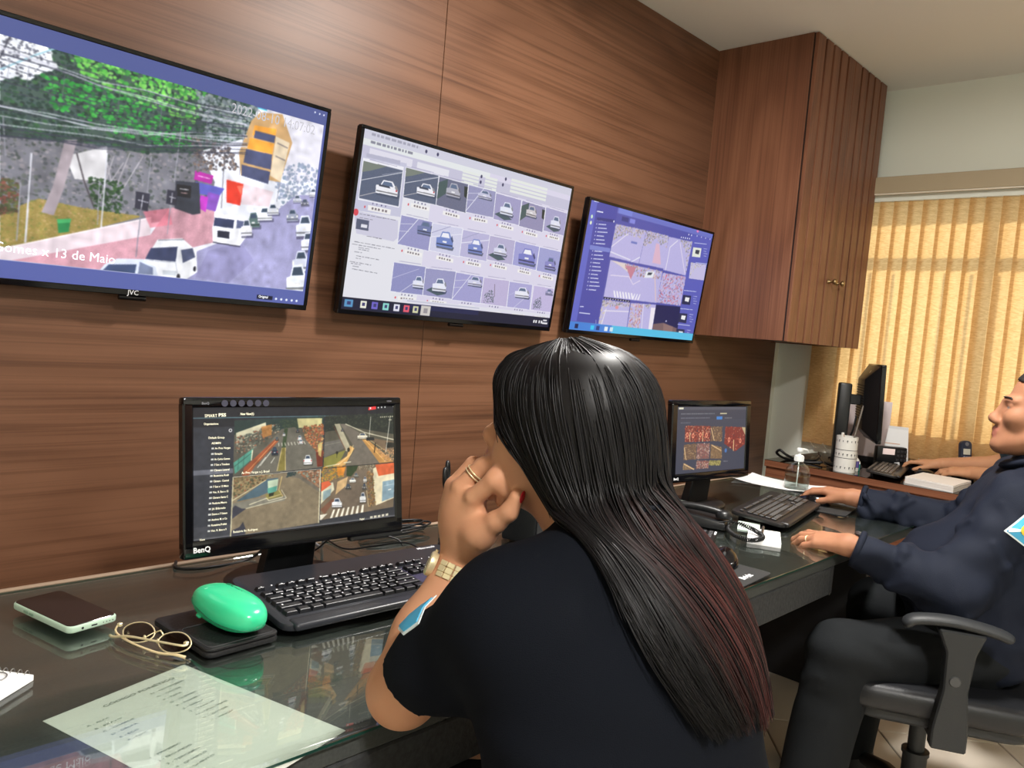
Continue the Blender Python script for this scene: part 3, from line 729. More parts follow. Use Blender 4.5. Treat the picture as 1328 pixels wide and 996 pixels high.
        if k == 16: p.line([Q(.45, .2), Q(.5, .7)], (110, 100, 110), 1.6)
        # plate box under each picture
        p.poly([Q(.25, 1.13), Q(.82, 1.13), Q(.82, 1.27), Q(.25, 1.27)], (238, 236, 236))
        for u in (.34, .42, .5, .6, .68): p.poly([Q(u, 1.17), Q(u + .05, 1.17), Q(u + .05, 1.23), Q(u, 1.23)], (120, 110, 116))
        if k not in (2, 8, 11): p.disc(Q(.17, 1.2), 2, 2.6, (214, 90, 100))
        for u in (.36, .46, .58, .68): p.disc(Q(u, 1.07), 1.6, 2, (120, 116, 150) if u != .58 else (60, 60, 110))
        p.line([Q(.15, -.07), Q(.85, -.07)], (176, 172, 200), 1.4)
    # detail panel at the left
    p.poly([(130, 440), (320, 485), (318, 560), (300, 575), (140, 540)], (204, 202, 222)); p.disc((139, 449), 6, 7, (214, 70, 84))
    p.poly([(142, 476), (196, 486), (192, 530), (138, 520)], (86, 92, 116)); p.poly([(162, 500), (188, 504), (186, 518), (160, 514)], (226, 226, 236))
    for k, (x0, x1, y) in enumerate(((155, 315, 456), (155, 220, 472), (185, 250, 552), (132, 305, 575), (122, 245, 585), (150, 200, 600), (150, 195, 608), (132, 165, 618), (140, 238, 636), (138, 160, 646), (112, 205, 660), (118, 160, 668), (125, 155, 680), (122, 230, 692))):
        x = x0
        while x < x1 - 6: w = p.rng.uniform(8, 26); p.line([(x, y + (x - x0) * .18), (min(x + w, x1), y + (min(x + w, x1) - x0) * .18)], (104, 104, 118), 1.1, .9); x += w + 4
    p.rect(.24, .905, 1, .925, (222, 222, 232)); p.rect(.26, .91, .6, .918, (196, 196, 214))
    p.rect(0, .93, 1, 1, (20, 24, 52)); p.rect(.27, .932, .6, .96, (30, 38, 92), .6)
    for k, (u, col) in enumerate(((.028, (90, 150, 196)), (.085, (236, 236, 220)), (.13, (110, 100, 200)), (.175, (140, 214, 206)), (.22, (226, 226, 240)), (.262, (226, 90, 110)), (.302, (210, 210, 170)))):
        e = .012 if k else .016; p.rect(u - e, .942, u + e, .985, col); p.rect(u - e * .4, .952, u + e * .5, .972, (60, 60, 110))
    p.rect(.325, .934, .368, .995, (206, 202, 196)); p.rect(.338, .95, .356, .98, (150, 146, 150))
    for u in (.905, .918, .936, .95): p.rect(u, .955, u + .008, .975, (230, 230, 235))
    p.rect(.962, .945, .985, .957, (226, 226, 230)); p.rect(.958, .965, .99, .977, (226, 226, 230))
    return p

def pic_wall(res, c, seed):
    p = Pic(*res, c, (84, 86, 168), seed)
    p.rect(0, 0, 1, .045, (108, 116, 196)); p.rect(0, 0, .19, .93, (76, 78, 164)); p.rect(0, 0, .045, .93, (98, 104, 196))
    p.rect(.2, .0, .3, .045, (120, 132, 214)); p.rect(.23, .06, .28, .095, (60, 62, 130)); p.rect(.29, .06, .33, .095, (130, 136, 220)); p.rect(.8, .05, 1, .93, (92, 96, 184))
    p.crop(720, 240, 4.527)
    cream, lil = (222, 208, 206), (186, 180, 226)
    Q = [([(358, 230), (535, 268), (490, 462), (318, 420)], 'a'), ([(536, 268), (665, 300), (640, 492), (492, 460)], 'b'), ([(667, 304), (805, 335), (765, 532), (634, 498)], 'c'),
         ([(325, 440), (630, 508), (594, 692), (285, 655)], 'd'), ([(632, 516), (766, 538), (735, 708), (594, 688)], 'e'),
         ([(280, 672), (440, 692), (415, 872), (250, 836)], 'f'), ([(445, 692), (592, 702), (562, 886), (418, 866)], 'g'), ([(592, 702), (735, 714), (712, 892), (565, 884)], 'n')]
    for q, kd in Q:
        q = np.array(q, float); U = lambda u, v: tuple(q[0] * (1 - u) * (1 - v) + q[1] * u * (1 - v) + q[2] * u * v + q[3] * (1 - u) * v)
        p.poly(q, lil if kd != 'n' else (36, 38, 84), 1, 3)
        rub = [(120, 110, 120), (226, 206, 196), (80, 84, 90), (206, 170, 160), (236, 230, 236), (150, 160, 130)]
        if kd == 'a': p.leaves([U(0, 0), U(1, 0), U(.9, .25), U(.3, .25), U(0, .5)], rub, 120, 3); p.line([U(.0, .85), U(.7, .95)], (236, 236, 246), 2); p.line([U(0, .7), U(.45, .2)], (232, 226, 240), 2); p.line([U(.75, 1), U(1, .8)], (240, 240, 250), 2); p.poly([U(.6, .4), U(.8, .4), U(.8, .46), U(.6, .46)], (110, 120, 190))
        if kd == 'b': p.leaves([U(0, 0), U(1, 0), U(1, .35), U(.7, .3), U(.5, .15), U(.2, .4), U(0, .5)], rub, 110, 3); p.poly([U(.52, .3), U(.66, .3), U(.85, .9), U(.5, .9)], (226, 180, 196), .8)
        if kd == 'c': p.leaves([U(.5, 0), U(1, 0), U(1, .9), U(.85, .4)], rub, 90, 3); p.line([U(.1, 1), U(.12, .3), U(.4, .05)], (240, 236, 246), 2); p.line([U(.5, .1), U(.95, .95)], (236, 226, 240), 2)
        if kd == 'd':
            p.poly([U(0, .0), U(.3, .0), U(.45, .3), U(.2, .1)], cream); p.leaves([U(.25, 0), U(1, 0), U(.95, .25), U(.4, .3)], rub + [(200, 90, 110)], 130, 3.2); p.poly([U(.3, .05), U(.5, .05), U(.44, .42)], (196, 130, 150)); p.line([U(.05, .4), U(.4, .35), U(.5, .55), U(.62, .4)], (236, 226, 240), 1.6)
            for k in range(7): p.poly([U(.16 + k * .055, .8), U(.185 + k * .055, .8), U(.23 + k * .055, .98), U(.2 + k * .055, .98)], (240, 238, 246))
            for k in range(3): p.poly([U(.56 + k * .05, .8), U(.575 + k * .05, .8), U(.56 + k * .05, .98), U(.53 + k * .05, .98)], (236, 234, 246))
            p.line([U(.86, .1), U(.92, .5), U(.98, .95)], (226, 196, 190), 3); p.poly([U(.7, .1), U(.86, .05), U(.84, .25), U(.68, .3)], (230, 232, 240)); p.poly([U(.74, .12), U(.82, .1), U(.8, .18), U(.73, .2)], (60, 66, 80))
        if kd == 'e': p.leaves([U(0, 0), U(1, 0), U(1, 1), U(0, 1)], [(226, 90, 120), (240, 236, 240), (60, 90, 150), (206, 180, 180), (150, 110, 120), (230, 226, 236), (196, 60, 90)], 220, 3)
        if kd == 'f': p.leaves([U(0, 0), U(1, 0), U(1, .14), U(0, .2)], rub, 60, 3); p.leaves([U(0, .1), U(.18, .2), U(.08, 1), U(0, 1)], [(206, 196, 170), (226, 210, 180)], 40, 3); p.line([U(.18, .3), U(.1, .95)], (240, 236, 240), 2); p.line([U(.1, .38), U(1, .28)], (236, 230, 240), 2); p.disc(U(.55, .2), 6, 4, (220, 150, 160))
        if kd == 'g': p.leaves([U(0, 0), U(.5, 0), U(.45, .9), U(.05, .98)], [(226, 190, 196), (196, 100, 110), (240, 230, 236), (130, 80, 80), (206, 196, 150)], 130, 3); p.line([U(.5, 0), U(.6, 1)], (236, 230, 244), 2); p.leaves([U(.5, 0), U(.8, 0), U(.7, .15)], rub, 30, 2.6); p.poly([U(.82, .1), U(1, .1), U(1, .9), U(.86, .9)], (236, 230, 240))
        if kd == 'n': p.poly([U(.0, .62), U(.4, .56), U(1, .72), U(1, 1), U(0, 1)], (120, 96, 100)); p.poly([U(.4, .58), U(.8, .66), U(.8, 1), U(.46, 1)], (140, 112, 112)); p.disc(U(.5, .5), 3, 2, (200, 200, 230))
    p.soften(1)
    p.line([(285, 660), (440, 682)], (40, 40, 70), 4)
    for k in range(10): p.disc((295 + k * 15, 664 + k * 2), 1.4, 1.4, (210, 210, 225))
    # camera tree at the left
    for k in range(19): 
        x, y = 262 - k * 3.4, 208 + k * 22.5; p.line([(x - 4, y), (x + 34 + (k * 7) % 24, y + 4)], (214, 218, 244), 2.0, .9)
        p.disc((x - 14, y - 1), 1.4, 1.4, (200, 206, 240))
    p.poly([(206, 352), (324, 372), (320, 396), (202, 378)], (122, 132, 206)); p.line([(230, 92), (258, 98)], (226, 230, 250), 4); p.line([(246, 155), (282, 162)], (220, 224, 246), 2.4); p.poly([(246, 190), (350, 205), (348, 222), (244, 208)], (56, 58, 130)); p.disc((345, 215), 2, 2.4, (226, 228, 246)); p.disc((216, 186), 3, 4, (206, 236, 206)); p.disc((210, 222), 3, 4, (226, 236, 206))
    p.line([(146, 712), (168, 714)], (200, 204, 240), 2); p.line([(142, 748), (205, 756)], (214, 218, 244), 2); p.poly([(136, 822), (172, 828), (170, 846), (134, 840)], (150, 130, 206)); p.poly([(190, 830), (226, 834), (224, 852), (188, 846)], (150, 130, 206)); p.line([(240, 840), (240, 790)], (200, 204, 240), 1); p.line([(250, 850), (320, 858)], (226, 228, 246), 2)
    # events at the right
    for k, (x, y) in enumerate(((836, 392), (844, 508), (776, 670), (754, 776), (738, 868))):
        p.line([(x - 20, y - 52), (x + 52, y - 44)], (200, 206, 240), 1.4)
        if k == 1: p.poly([(796, 455), (886, 468), (872, 560), (784, 548)], (196, 190, 226)); p.leaves([(796, 455), (880, 468), (820, 500), (790, 530)], [(226, 216, 200), (150, 150, 140)], 40, 2.6)
        else: p.poly([(x - 26, y - 26), (x + 22, y - 20), (x + 14, y + 34), (x - 34, y + 28)], (44, 48, 84) if k != 0 else (226, 230, 220)); p.poly([(x - 12, y - 12), (x + 12, y - 8), (x + 6, y + 16), (x - 16, y + 10)], (236, 236, 240) if k else (60, 66, 80))
        for j in range(4): p.line([(x + 34, y - 18 + 14 * j), (x + 56 - 6 * (j % 2), y - 15 + 14 * j)], (180, 186, 232), 1.2)
    for x, y in ((784, 292), (800, 296), (740, 308), (752, 310), (764, 312), (776, 314), (788, 316)): p.disc((x, y), 1.8, 2, (230, 232, 250))
    p.disc((836, 272), 5, 3, (230, 130, 190)); 
    for x in (832, 858, 882, 908): p.disc((x, 300 + (x - 832) * .25), 1.8, 1.8, (206, 210, 246))
    p.rect(0, .935, 1, 1, (84, 190, 230)); p.rect(0, .935, .3, 1, (70, 130, 214))
    for u, col in ((.05, (20, 30, 80)), (.16, (60, 200, 240)), (.2, (40, 60, 130)), (.26, (230, 240, 246)), (.3, (206, 230, 240))): p.rect(u - .012, .95, u + .012, .985, col)
    return p

TVs = []
TVs.append(television(.272, 1.187, 1.799, pic_street, 'wall television showing a leafy street with parked cars, nearest the camera', 3, 'JVC', (620, 356)))
TVs.append(television(1.287, 2.202, 1.786, pic_plates, 'middle wall television showing a pale grid of vehicle pictures', 5, None, (620, 356)))
TVs.append(television(2.299, 3.199, 1.768, pic_wall, 'wall television with a blue screen of camera views, beside the cabinet', 9, None, (470, 270)))
t, c = TVs[0][:2]
screen_text(t, c, 300, 140, '2022-08-10 14:07:02', 13.0, TXT_G, px1=408)
screen_text(t, c, -10, 319, 'Gomes x 13 de Maio', 13.0, TXT_W, px1=149)
screen_text(t, c, 335, 384.3, 'Original', 3.4, TXT_W, px1=347)

# ------------------------------------------------------------------ the long desk
DX0, DX1, DY0, DY1, DZ = -0.9, 3.04, -.735, .0, .75
def desk():
    t = thing('desk', (1.0, -.37, 0), 'long black granite desk with a rough dark apron along the panelled wall', 'desk')
    b = B(); box(b, (DX0, DY0, DZ - .03), (DX1, DY1, DZ), .003); obj('granite_top', b, GRANITE, t, world=True)
    b = B(); box(b, (DX0, DY0, DZ - .105), (2.06, DY0 + .035, DZ - .0305), .004)
    # the apron turns in towards the knee space of the second place
    P = [(2.06, DY0), (2.09, DY0 + .006), (2.11, DY0 + .03), (2.115, DY0 + .20), (2.08, DY0 + .20), (2.075, DY0 + .035), (2.06, DY0 + .035)]
    prism(b, P[::-1], DZ - .105, DZ - .0305); obj('apron', b, APRON, t, world=True)
    b = B(); box(b, (DX0, DY1 - .012, DZ), (DX1, DY1, DZ + .006), .001); obj('back_trim', b, mat('trim_beige', (150, 128, 108), .6), t, world=True)
    for x in (DX0 + .02, .98, DX1 - .05):
        b = B(); box(b, (x, DY0 + .22, 0), (x + .03, DY1 - .02, DZ - .0305), .002); obj('side_panel', b, MATTB, t, world=True)
    b = B(); box(b, (DX0 + .05, DY1 - .045, .25), (DX1 - .05, DY1 - .025, DZ - .0305), .002); obj('modesty_panel', b, MATTB, t, world=True)
desk()
GZ = DZ + .0075                                      # top of the glass sheet
b = B()
box(b, (DX0, DY0 - .010, DZ + .0015), (DX1, DY1 - .022, GZ), .0012)
b.normal_update()
for f in b.faces: f.material_index = 1 if abs(f.normal.z) < .5 else 0
gl = tag(obj('glass_sheet', b, [GLASSD, GEDGE]), 'clear green-edged glass sheet covering the top of the long black desk', 'glass')
gl.location = (0, 0, 0)

def paper_sheet(name, c4, z, m, label, cat, curl=0.0, th=.0004, nx=10, ny=10):
    """a sheet given by four corners (world xy), slightly curled, with real thickness"""
    b = B(); c4 = [np.array(p, float) for p in c4]; g = []
    for j in range(ny + 1):
        for i in range(nx + 1):
            u, v = i / nx, j / ny
            p = (c4[0] * (1 - u) + c4[1] * u) * (1 - v) + (c4[3] * (1 - u) + c4[2] * u) * v
            e = curl * (abs(u - .5) * 2) ** 3 * (abs(v - .5) * 2) ** 3
            g.append(b.verts.new((p[0], p[1], z + e)))
    fs = [b.faces.new([g[j * (nx + 1) + i], g[j * (nx + 1) + i + 1], g[(j + 1) * (nx + 1) + i + 1], g[(j + 1) * (nx + 1) + i]]) for j in range(ny) for i in range(nx)]
    bmesh.ops.recalc_face_normals(b, faces=b.faces)
    bmesh.ops.solidify(b, geom=b.faces[:], thickness=th)
    ctr = sum(c4) / 4
    t = thing(name, (ctr[0], ctr[1], z), label, cat)
    obj('sheet', b, m, t, 30, world=True)
    return t, c4
# the green-tinted list lying under the glass, with its printing
lst, c4 = paper_sheet('printed_list', [(.3045, -.4895), (.4995, -.4345), (.5745, -.722), (.3800, -.777)], DZ + .0006, PAPERG, 'white printed list under the glass in front of the green case', 'paper')
e1 = (c4[1] - c4[0]); e1 /= np.linalg.norm(e1); e2 = (c4[3] - c4[0]); e2 /= np.linalg.norm(e2)
def list_M(u, v):                                    # metres from the top left corner of the sheet
    p = c4[0] + e1 * u + e2 * v - np.array(lst.location)[:2]
    return Matrix(((e1[0], -e2[0], 0, p[0]), (e1[1], -e2[1], 0, p[1]), (0, 0, 1, .0005), (0, 0, 0, 1)))
lettering('heading', 'CÓDIGO FONÉTICO', .0078, INK, lst, list_M(.062, .024), depth=.00003, bold=.0001, sx=1.45)
A = ['A - ALFA', 'B - BRAVO', 'C - CHARLIE', 'D - DELTA', 'E - ECO', 'F - FOX']
Bc = ['N - NOVEMBER', 'O - OSCAR', 'P - PAPA', 'Q - QUEBEC', 'R - ROMEU', 'S - SIERRA', 'T - TANGO', 'U - UNIFORME', 'V - VICTOR', 'X - XINGU']
rs = random.Random(4)
for k, s in enumerate(A): lettering('line', s, .0050, INK, lst, list_M(.022 + .002 * k, .052 + .0125 * k), depth=.00003, sx=1.5)
for k, s in enumerate(Bc): lettering('line', s, .0050, INK, lst, list_M(.118, .040 + .0125 * k), depth=.00003, sx=1.5)
for k, s in enumerate(['1 - PRIMEIRO', '2 - SEGUNDO', '3 - TERCEIRO', '4 - QUARTO', '5 - QUINTO']): lettering('line', s, .0050, INK, lst, list_M(.022 + .002 * k, .165 + .0125 * k), depth=.00003, sx=1.5)

# ------------------------------------------------------------------ phone, folded glasses, leather pouch, green case, note block
def local(name, c, ang, label, cat, z=None, group=None): return thing(name, (c[0], c[1], GZ if z is None else z), label, cat, ang, group)
t = local('mobile_phone', (.417, -.196), math.atan2(.152, -.034) - R_(90), 'dark mobile phone in a pale mint case lying left of the green case', 'phone', GZ + .008)
b = B(); lathe(b, [(0, -.008), (.014, -.008), (.015, -.006), (.008, -.004), (.008, 0), (0, 0)], 20); obj('ring_grip', b, MINT, t, 40)
# local y runs along the phone
b = B(); prism(b, rrect(.078, .158, .011, 6), .0, .0105, bev=.0028, seg=3); obj('case', b, MINT, t, 40)
b = B(); prism(b, rrect(.073, .153, .009, 6), .0098, .0113, bev=.0004); obj('screen', b, mat('phone_screen', (34, 26, 26), .12), t, 30)
b = B(); cyl(b, (-.018, -.0792, .005), (-.018, -.0775, .005), .0019, n=12); box(b, (-.005, -.0792, .0035), (.005, -.0775, .0065), .0012, 2)
for k in range(4): cyl(b, (.014 + k * .005, -.0792, .005), (.014 + k * .005, -.0775, .005), .0009, n=8)
obj('port', b, MATTB, t)
b = B()
for y in (.02, .035): box(b, (-.0402, y - .006, .004), (-.0388, y + .006, .0075), .0006)
obj('button', b, mat('mint_dark', (120, 150, 128), .5), t)

# folded eyeglasses: lenses standing, temples folded behind
def eyeglasses():
    a = np.array([.449, -.296]); e = np.array([.506, -.437]); d = (e - a) / np.linalg.norm(e - a); n = np.array([-d[1], d[0]])      # n points away from the wall side
    t = thing('eyeglasses', (*((a + e) / 2), GZ), 'folded gold rimmed eyeglasses lying between the phone and the black pouch', 'glasses')
    Rz = math.atan2(d[1], d[0]); t.rotation_euler = (0, 0, Rz)
    L = np.linalg.norm(e - a)
    M = Matrix.Rotation(R_(38), 4, 'X')
    lens = mat('lens_tint', (70, 66, 66), .05, spec=.6); lens2 = sheet_glass('lens_glass', (.55, .52, .52, 1), .07)
    for s in (-1, 1):
        P = [Vector((s * .0345 + .0265 * math.cos(q) * (1 + .08 * math.cos(2 * q)), .017 + .0165 * math.sin(q), .0)) for q in np.linspace(0, 2 * math.pi, 24, endpoint=False)]
        b = B(); tube(b, [M @ p for p in P], .0011, 6, closed=True); obj('rim', b, GOLD, t, 180)
        b = B(); prism(b, [(p.x, p.y) for p in P], -.0008, .0008, M=M); obj('lens', b, lens2, t)
        b = B(); tube(b, [M @ Vector(p) for p in ((s * .0085, .024, 0), (s * .010, .016, .004), (s * .012, .010, .006))], .0008, 5); ball(b, M @ Vector((s * .0125, .009, .0065)), (.003, .0015, .004), nu=8, nv=6); obj('nose_pad', b, GOLD, t, 180)
        z = .012 + .006 * (s + 1) / 2; zz = .014 + .004 * s
        P = [(s * .064, .006, .019), (s * .066, .003, .017), (s * .060, -.004, zz), (s * .02, -.011 + .004 * s, zz - .002), (-s * .03, -.013 + .003 * s, zz - .005), (-s * .058, -.010, .006), (-s * .072, -.004, .003)]
        b = B(); tube(b, catmull(P, 26), [.0016] * 15 + [.0016 + .0009 * i / 10 for i in range(11)], 7); obj('temple', b, mat('pale_horn', (206, 186, 146), .3) if s < 0 else GOLD, t, 180)
        b = B(); box(b, (s * .0635 - .003, .002, .016), (s * .0635 + .003, .008, .021), .0008); obj('hinge', b, GOLD, t)
    b = B(); tube(b, [M @ Vector(p) for p in ((-.0085, .023, 0), (0, .0275, .002), (.0085, .023, 0))], .0012, 6); obj('bridge', b, GOLD, t, 180)
eyeglasses()

ax = np.array([.526, -.293]) - np.array([.526, -.440])
t = local('leather_pouch', (.578, -.366), R_(3), 'flat black leather pouch lying under the green glasses case', 'pouch')
b = B(); prism(b, rrect(.118, .172, .012, 5), 0, .009, bev=.003, seg=2); obj('body', b, LEATHER, t, 40)
b = B(); prism(b, rrect(.118, .10, .012, 5, 0, -.036), .0092, .0145, bev=.0025, seg=2); obj('flap', b, LEATHER, t, 40)
b = B(); tube(b, [(x, y, .0147) for x, y in rrect(.106, .088, .009, 4, 0, -.036)], .0007, 4, closed=True); obj('stitching', b, mat('thread', (58, 58, 60), .8), t)

def glasses_case():
    c = np.array([.592, -.378]); ang = math.atan2(-.205, .012)              # long axis
    zb = GZ + .0147
    t = thing('glasses_case', (c[0], c[1], zb), 'mint green hard glasses case with a wavy seam beside the keyboard', 'case', ang)
    def shell(z_lo, z_hi, grow=0.0):
        """a rounded capsule body cut between two seam heights"""
        pass
    L, W, H = .0795, .0375, .052
    def sup(u, v):                                   # superellipsoid
        s = lambda w, k: math.copysign(abs(w) ** k, w)
        cu, su, cv, sv = math.cos(u), math.sin(u), math.cos(v), math.sin(v)
        return Vector((L * s(cv, .66) * s(cu, .84), W * s(cv, .66) * s(su, .84), H / 2 + H / 2 * s(sv, .84)))
    n, k = 48, 30
    seam = lambda x: .0205 + .0060 * math.tanh(-(x) / .016) + .002 * math.sin(x / .02)
    for lid in (0, 1):
        b = B(); rings = []
        for j in range(k + 1):
            q = j / k; ring = []
            for i in range(n):
                u = 2 * math.pi * i / n
                zs = seam(L * math.cos(u)); 
                # latitude of the seam on this meridian
                sv = max(-.98, min(.98, zs / (H / 2) - 1)); vs = math.asin(math.copysign(abs(sv) ** (1 / .84), sv))
                gap = .012 if lid else -.012
                v = (vs + gap + (math.pi / 2 - vs - gap) * q) if lid else (-math.pi / 2 + (vs + gap + math.pi / 2) * q)
                p = sup(u, v)
                if lid: p.x *= 1.012; p.y *= 1.02
                ring.append(b.verts.new(p))
            rings.append(ring)
        for r0, r1 in zip(rings, rings[1:]):
            for i in range(n):
                b.faces.new((r0[i], r0[(i + 1) % n], r1[(i + 1) % n], r1[i]))
        bmesh.ops.remove_doubles(b, verts=b.verts, dist=1e-5)
        obj('lid' if lid else 'bottom_shell', b, GREEN, t, 60)
    b = B(); prev = []
    pts = []
    for i in range(n):
        u = 2 * math.pi * i / n; zs = seam(L * math.cos(u)); sv = max(-.98, min(.98, zs / (H / 2) - 1)); vs = math.asin(math.copysign(abs(sv) ** (1 / .84), sv))
        p = sup(u, vs); p.x *= 1.012; p.y *= 1.020; pts.append(p)
    tube(b, pts, .0013, 6, closed=True); obj('seam', b, GREEND, t, 180)
    b = B(); ball(b, (-.026, -.0345, .0125), (.007, .0030, .004), nu=10, nv=8); obj('clasp', b, GREEN, t, 180)
    # raised lettering on the lid
    M = Matrix.Translation((-.012, .0170, H * .955)) @ Matrix.Rotation(R_(-18), 4, 'X') @ Matrix.Rotation(R_(0), 4, 'Z')
    lettering('lettering', 'ERNEX', .0125, GREEND, t, M, depth=.0012, align='CENTER', bold=.0002, sx=1.2)
    return t
glasses_case()

t = thing('note_block', (.262, -.372, GZ), 'white spiral note block at the left edge of the desk', 'notepad', R_(-52))
b = B(); box(b, (-.05, -.038, 0), (.05, .038, .008), .0008); obj('pages', b, PAPER, t)
b = B()
for k in range(9): tube(b, [(-.04 + k * .010, .038 + .0045 * math.cos(q), .006 + .0058 * math.sin(q)) for q in np.linspace(0, 2 * math.pi, 12, endpoint=False)], .0006, 5, closed=True)
obj('spiral', b, METAL, t, 180)
t = thing('key_ring', (.283, -.372, GZ + .0087), 'small steel key ring lying on the white note block', 'key ring', R_(20))
b = B(); tube(b, [(.013 * math.cos(q), .013 * math.sin(q), .001) for q in np.linspace(0, 2 * math.pi, 20, endpoint=False)], .0009, 6, closed=True); obj('ring', b, METAL, t, 180)
b = B(); prism(b, rrect(.02, .018, .007, 4, -.024, 0) , 0, .0018); box(b, (-.064, -.004, 0), (-.033, .004, .0018), .0003)
for k in range(4): box(b, (-.062 + k * .006, .004, 0), (-.059 + k * .006, .006, .0018))
obj('key', b, METAL, t)

# ------------------------------------------------------------------ monitors
def monitor(loc, rotz, W, H, zb, fy, tilt, label, bez=(.018, .018, .030), depth=.05, name='computer_monitor', column=False):
    """loc: foot on the desk; zb height of the lower edge above it; fy: how far the glass stands in front of the foot"""
    t = thing(name, loc, label, 'monitor', rotz)
    M = Matrix.Translation((0, -fy, zb)) @ Matrix.Rotation(-tilt, 4, 'X')
    s, tp, bt = bez
    b = B(); box(b, (-W / 2, 0, H - tp), (W / 2, .022, H), .004, 2, M); box(b, (-W / 2, 0, 0), (W / 2, .022, bt), .004, 2, M)
    box(b, (-W / 2, 0, bt * .5), (-W / 2 + s, .022, H - tp * .5), .003, 1, M); box(b, (W / 2 - s, 0, bt * .5), (W / 2, .022, H - tp * .5), .003, 1, M)
    obj('bezel', b, GLOSSB, t, 30)
    b = B(); k = bmesh.new()
    P0 = [(-W / 2 + .003, .020, .004), (W / 2 - .003, .020, .004), (W / 2 - .003, .020, H - .004), (-W / 2 + .003, .020, H - .004)]
    P1 = [(-W * .27, depth, H * .16), (W * .27, depth, H * .16), (W * .27, depth, H * .80), (-W * .27, depth, H * .80)]
    a = [k.verts.new(p) for p in P0]; c_ = [k.verts.new(p) for p in P1]
    k.faces.new(a); k.faces.new(c_[::-1])
    for i in range(4): k.faces.new((a[i], c_[i], c_[(i + 1) % 4], a[(i + 1) % 4]))
    bmesh.ops.recalc_face_normals(k, faces=k.faces); bmesh.ops.bevel(k, geom=k.edges[:], offset=.004, segments=2, affect='EDGES', profile=.5)
    merge(b, k, M)
    obj('back_cover', b, BLACK, t, 40)
    b = B()
    if column: box(b, (-.035, .0, .0), (.035, .055, zb + H * .72), .008, 2); box(b, (-.025, -.06, zb + H * .45), (.025, .01, zb + H * .58), .004)
    else:
        prism(b, [(-.055, 0), (.055, 0), (.045, .045), (-.045, .045)], .0, .006)
        k = bmesh.new(); 
        q0 = [(-.052, -.012, .004), (.052, -.012, .004), (.052, .020, .004), (-.052, .020, .004)]; zz = zb + .05
        q1 = [(-.046, -fy + .028, zz), (.046, -fy + .028, zz), (.046, -fy + .05, zz), (-.046, -fy + .05, zz)]
        a = [k.verts.new(p) for p in q0]; c_ = [k.verts.new(p) for p in q1]; k.faces.new(a[::-1]); k.faces.new(c_)
        for i in range(4): k.faces.new((a[i], a[(i + 1) % 4], c_[(i + 1) % 4], c_[i]))
        bmesh.ops.bevel(k, geom=k.edges[:], offset=.003, segments=1, affect='EDGES'); merge(b, k)
    obj('stand_neck', b, BLACK, t, 40)
    b = B(); lathe(b, [(0, 0), (.098, 0), (.1, .003), (.094, .008), (.04, .012), (0, .013)], 36, M=Matrix.Diagonal((1.15, .85, 1, 1))); obj('base', b, BLACK, t, 40)
    Wm = Matrix.Translation(loc) @ Matrix.Rotation(rotz, 4, 'Z') @ M
    c = [Wm @ Vector(p) for p in ((-W / 2 + s, .003, H - tp), (W / 2 - s, .003, H - tp), (W / 2 - s, .003, bt), (-W / 2 + s, .003, bt))]
    return t, [np.array(p) for p in c], M
def screen_on(t, c, pic, **k):
    Ri = Matrix.Rotation(-t.rotation_euler.z, 3, 'Z')
    cl = [np.array(Ri @ Vector(np.array(p) - np.array(t.location))) for p in c]
    return screen('screen', cl, pic, t, **k)

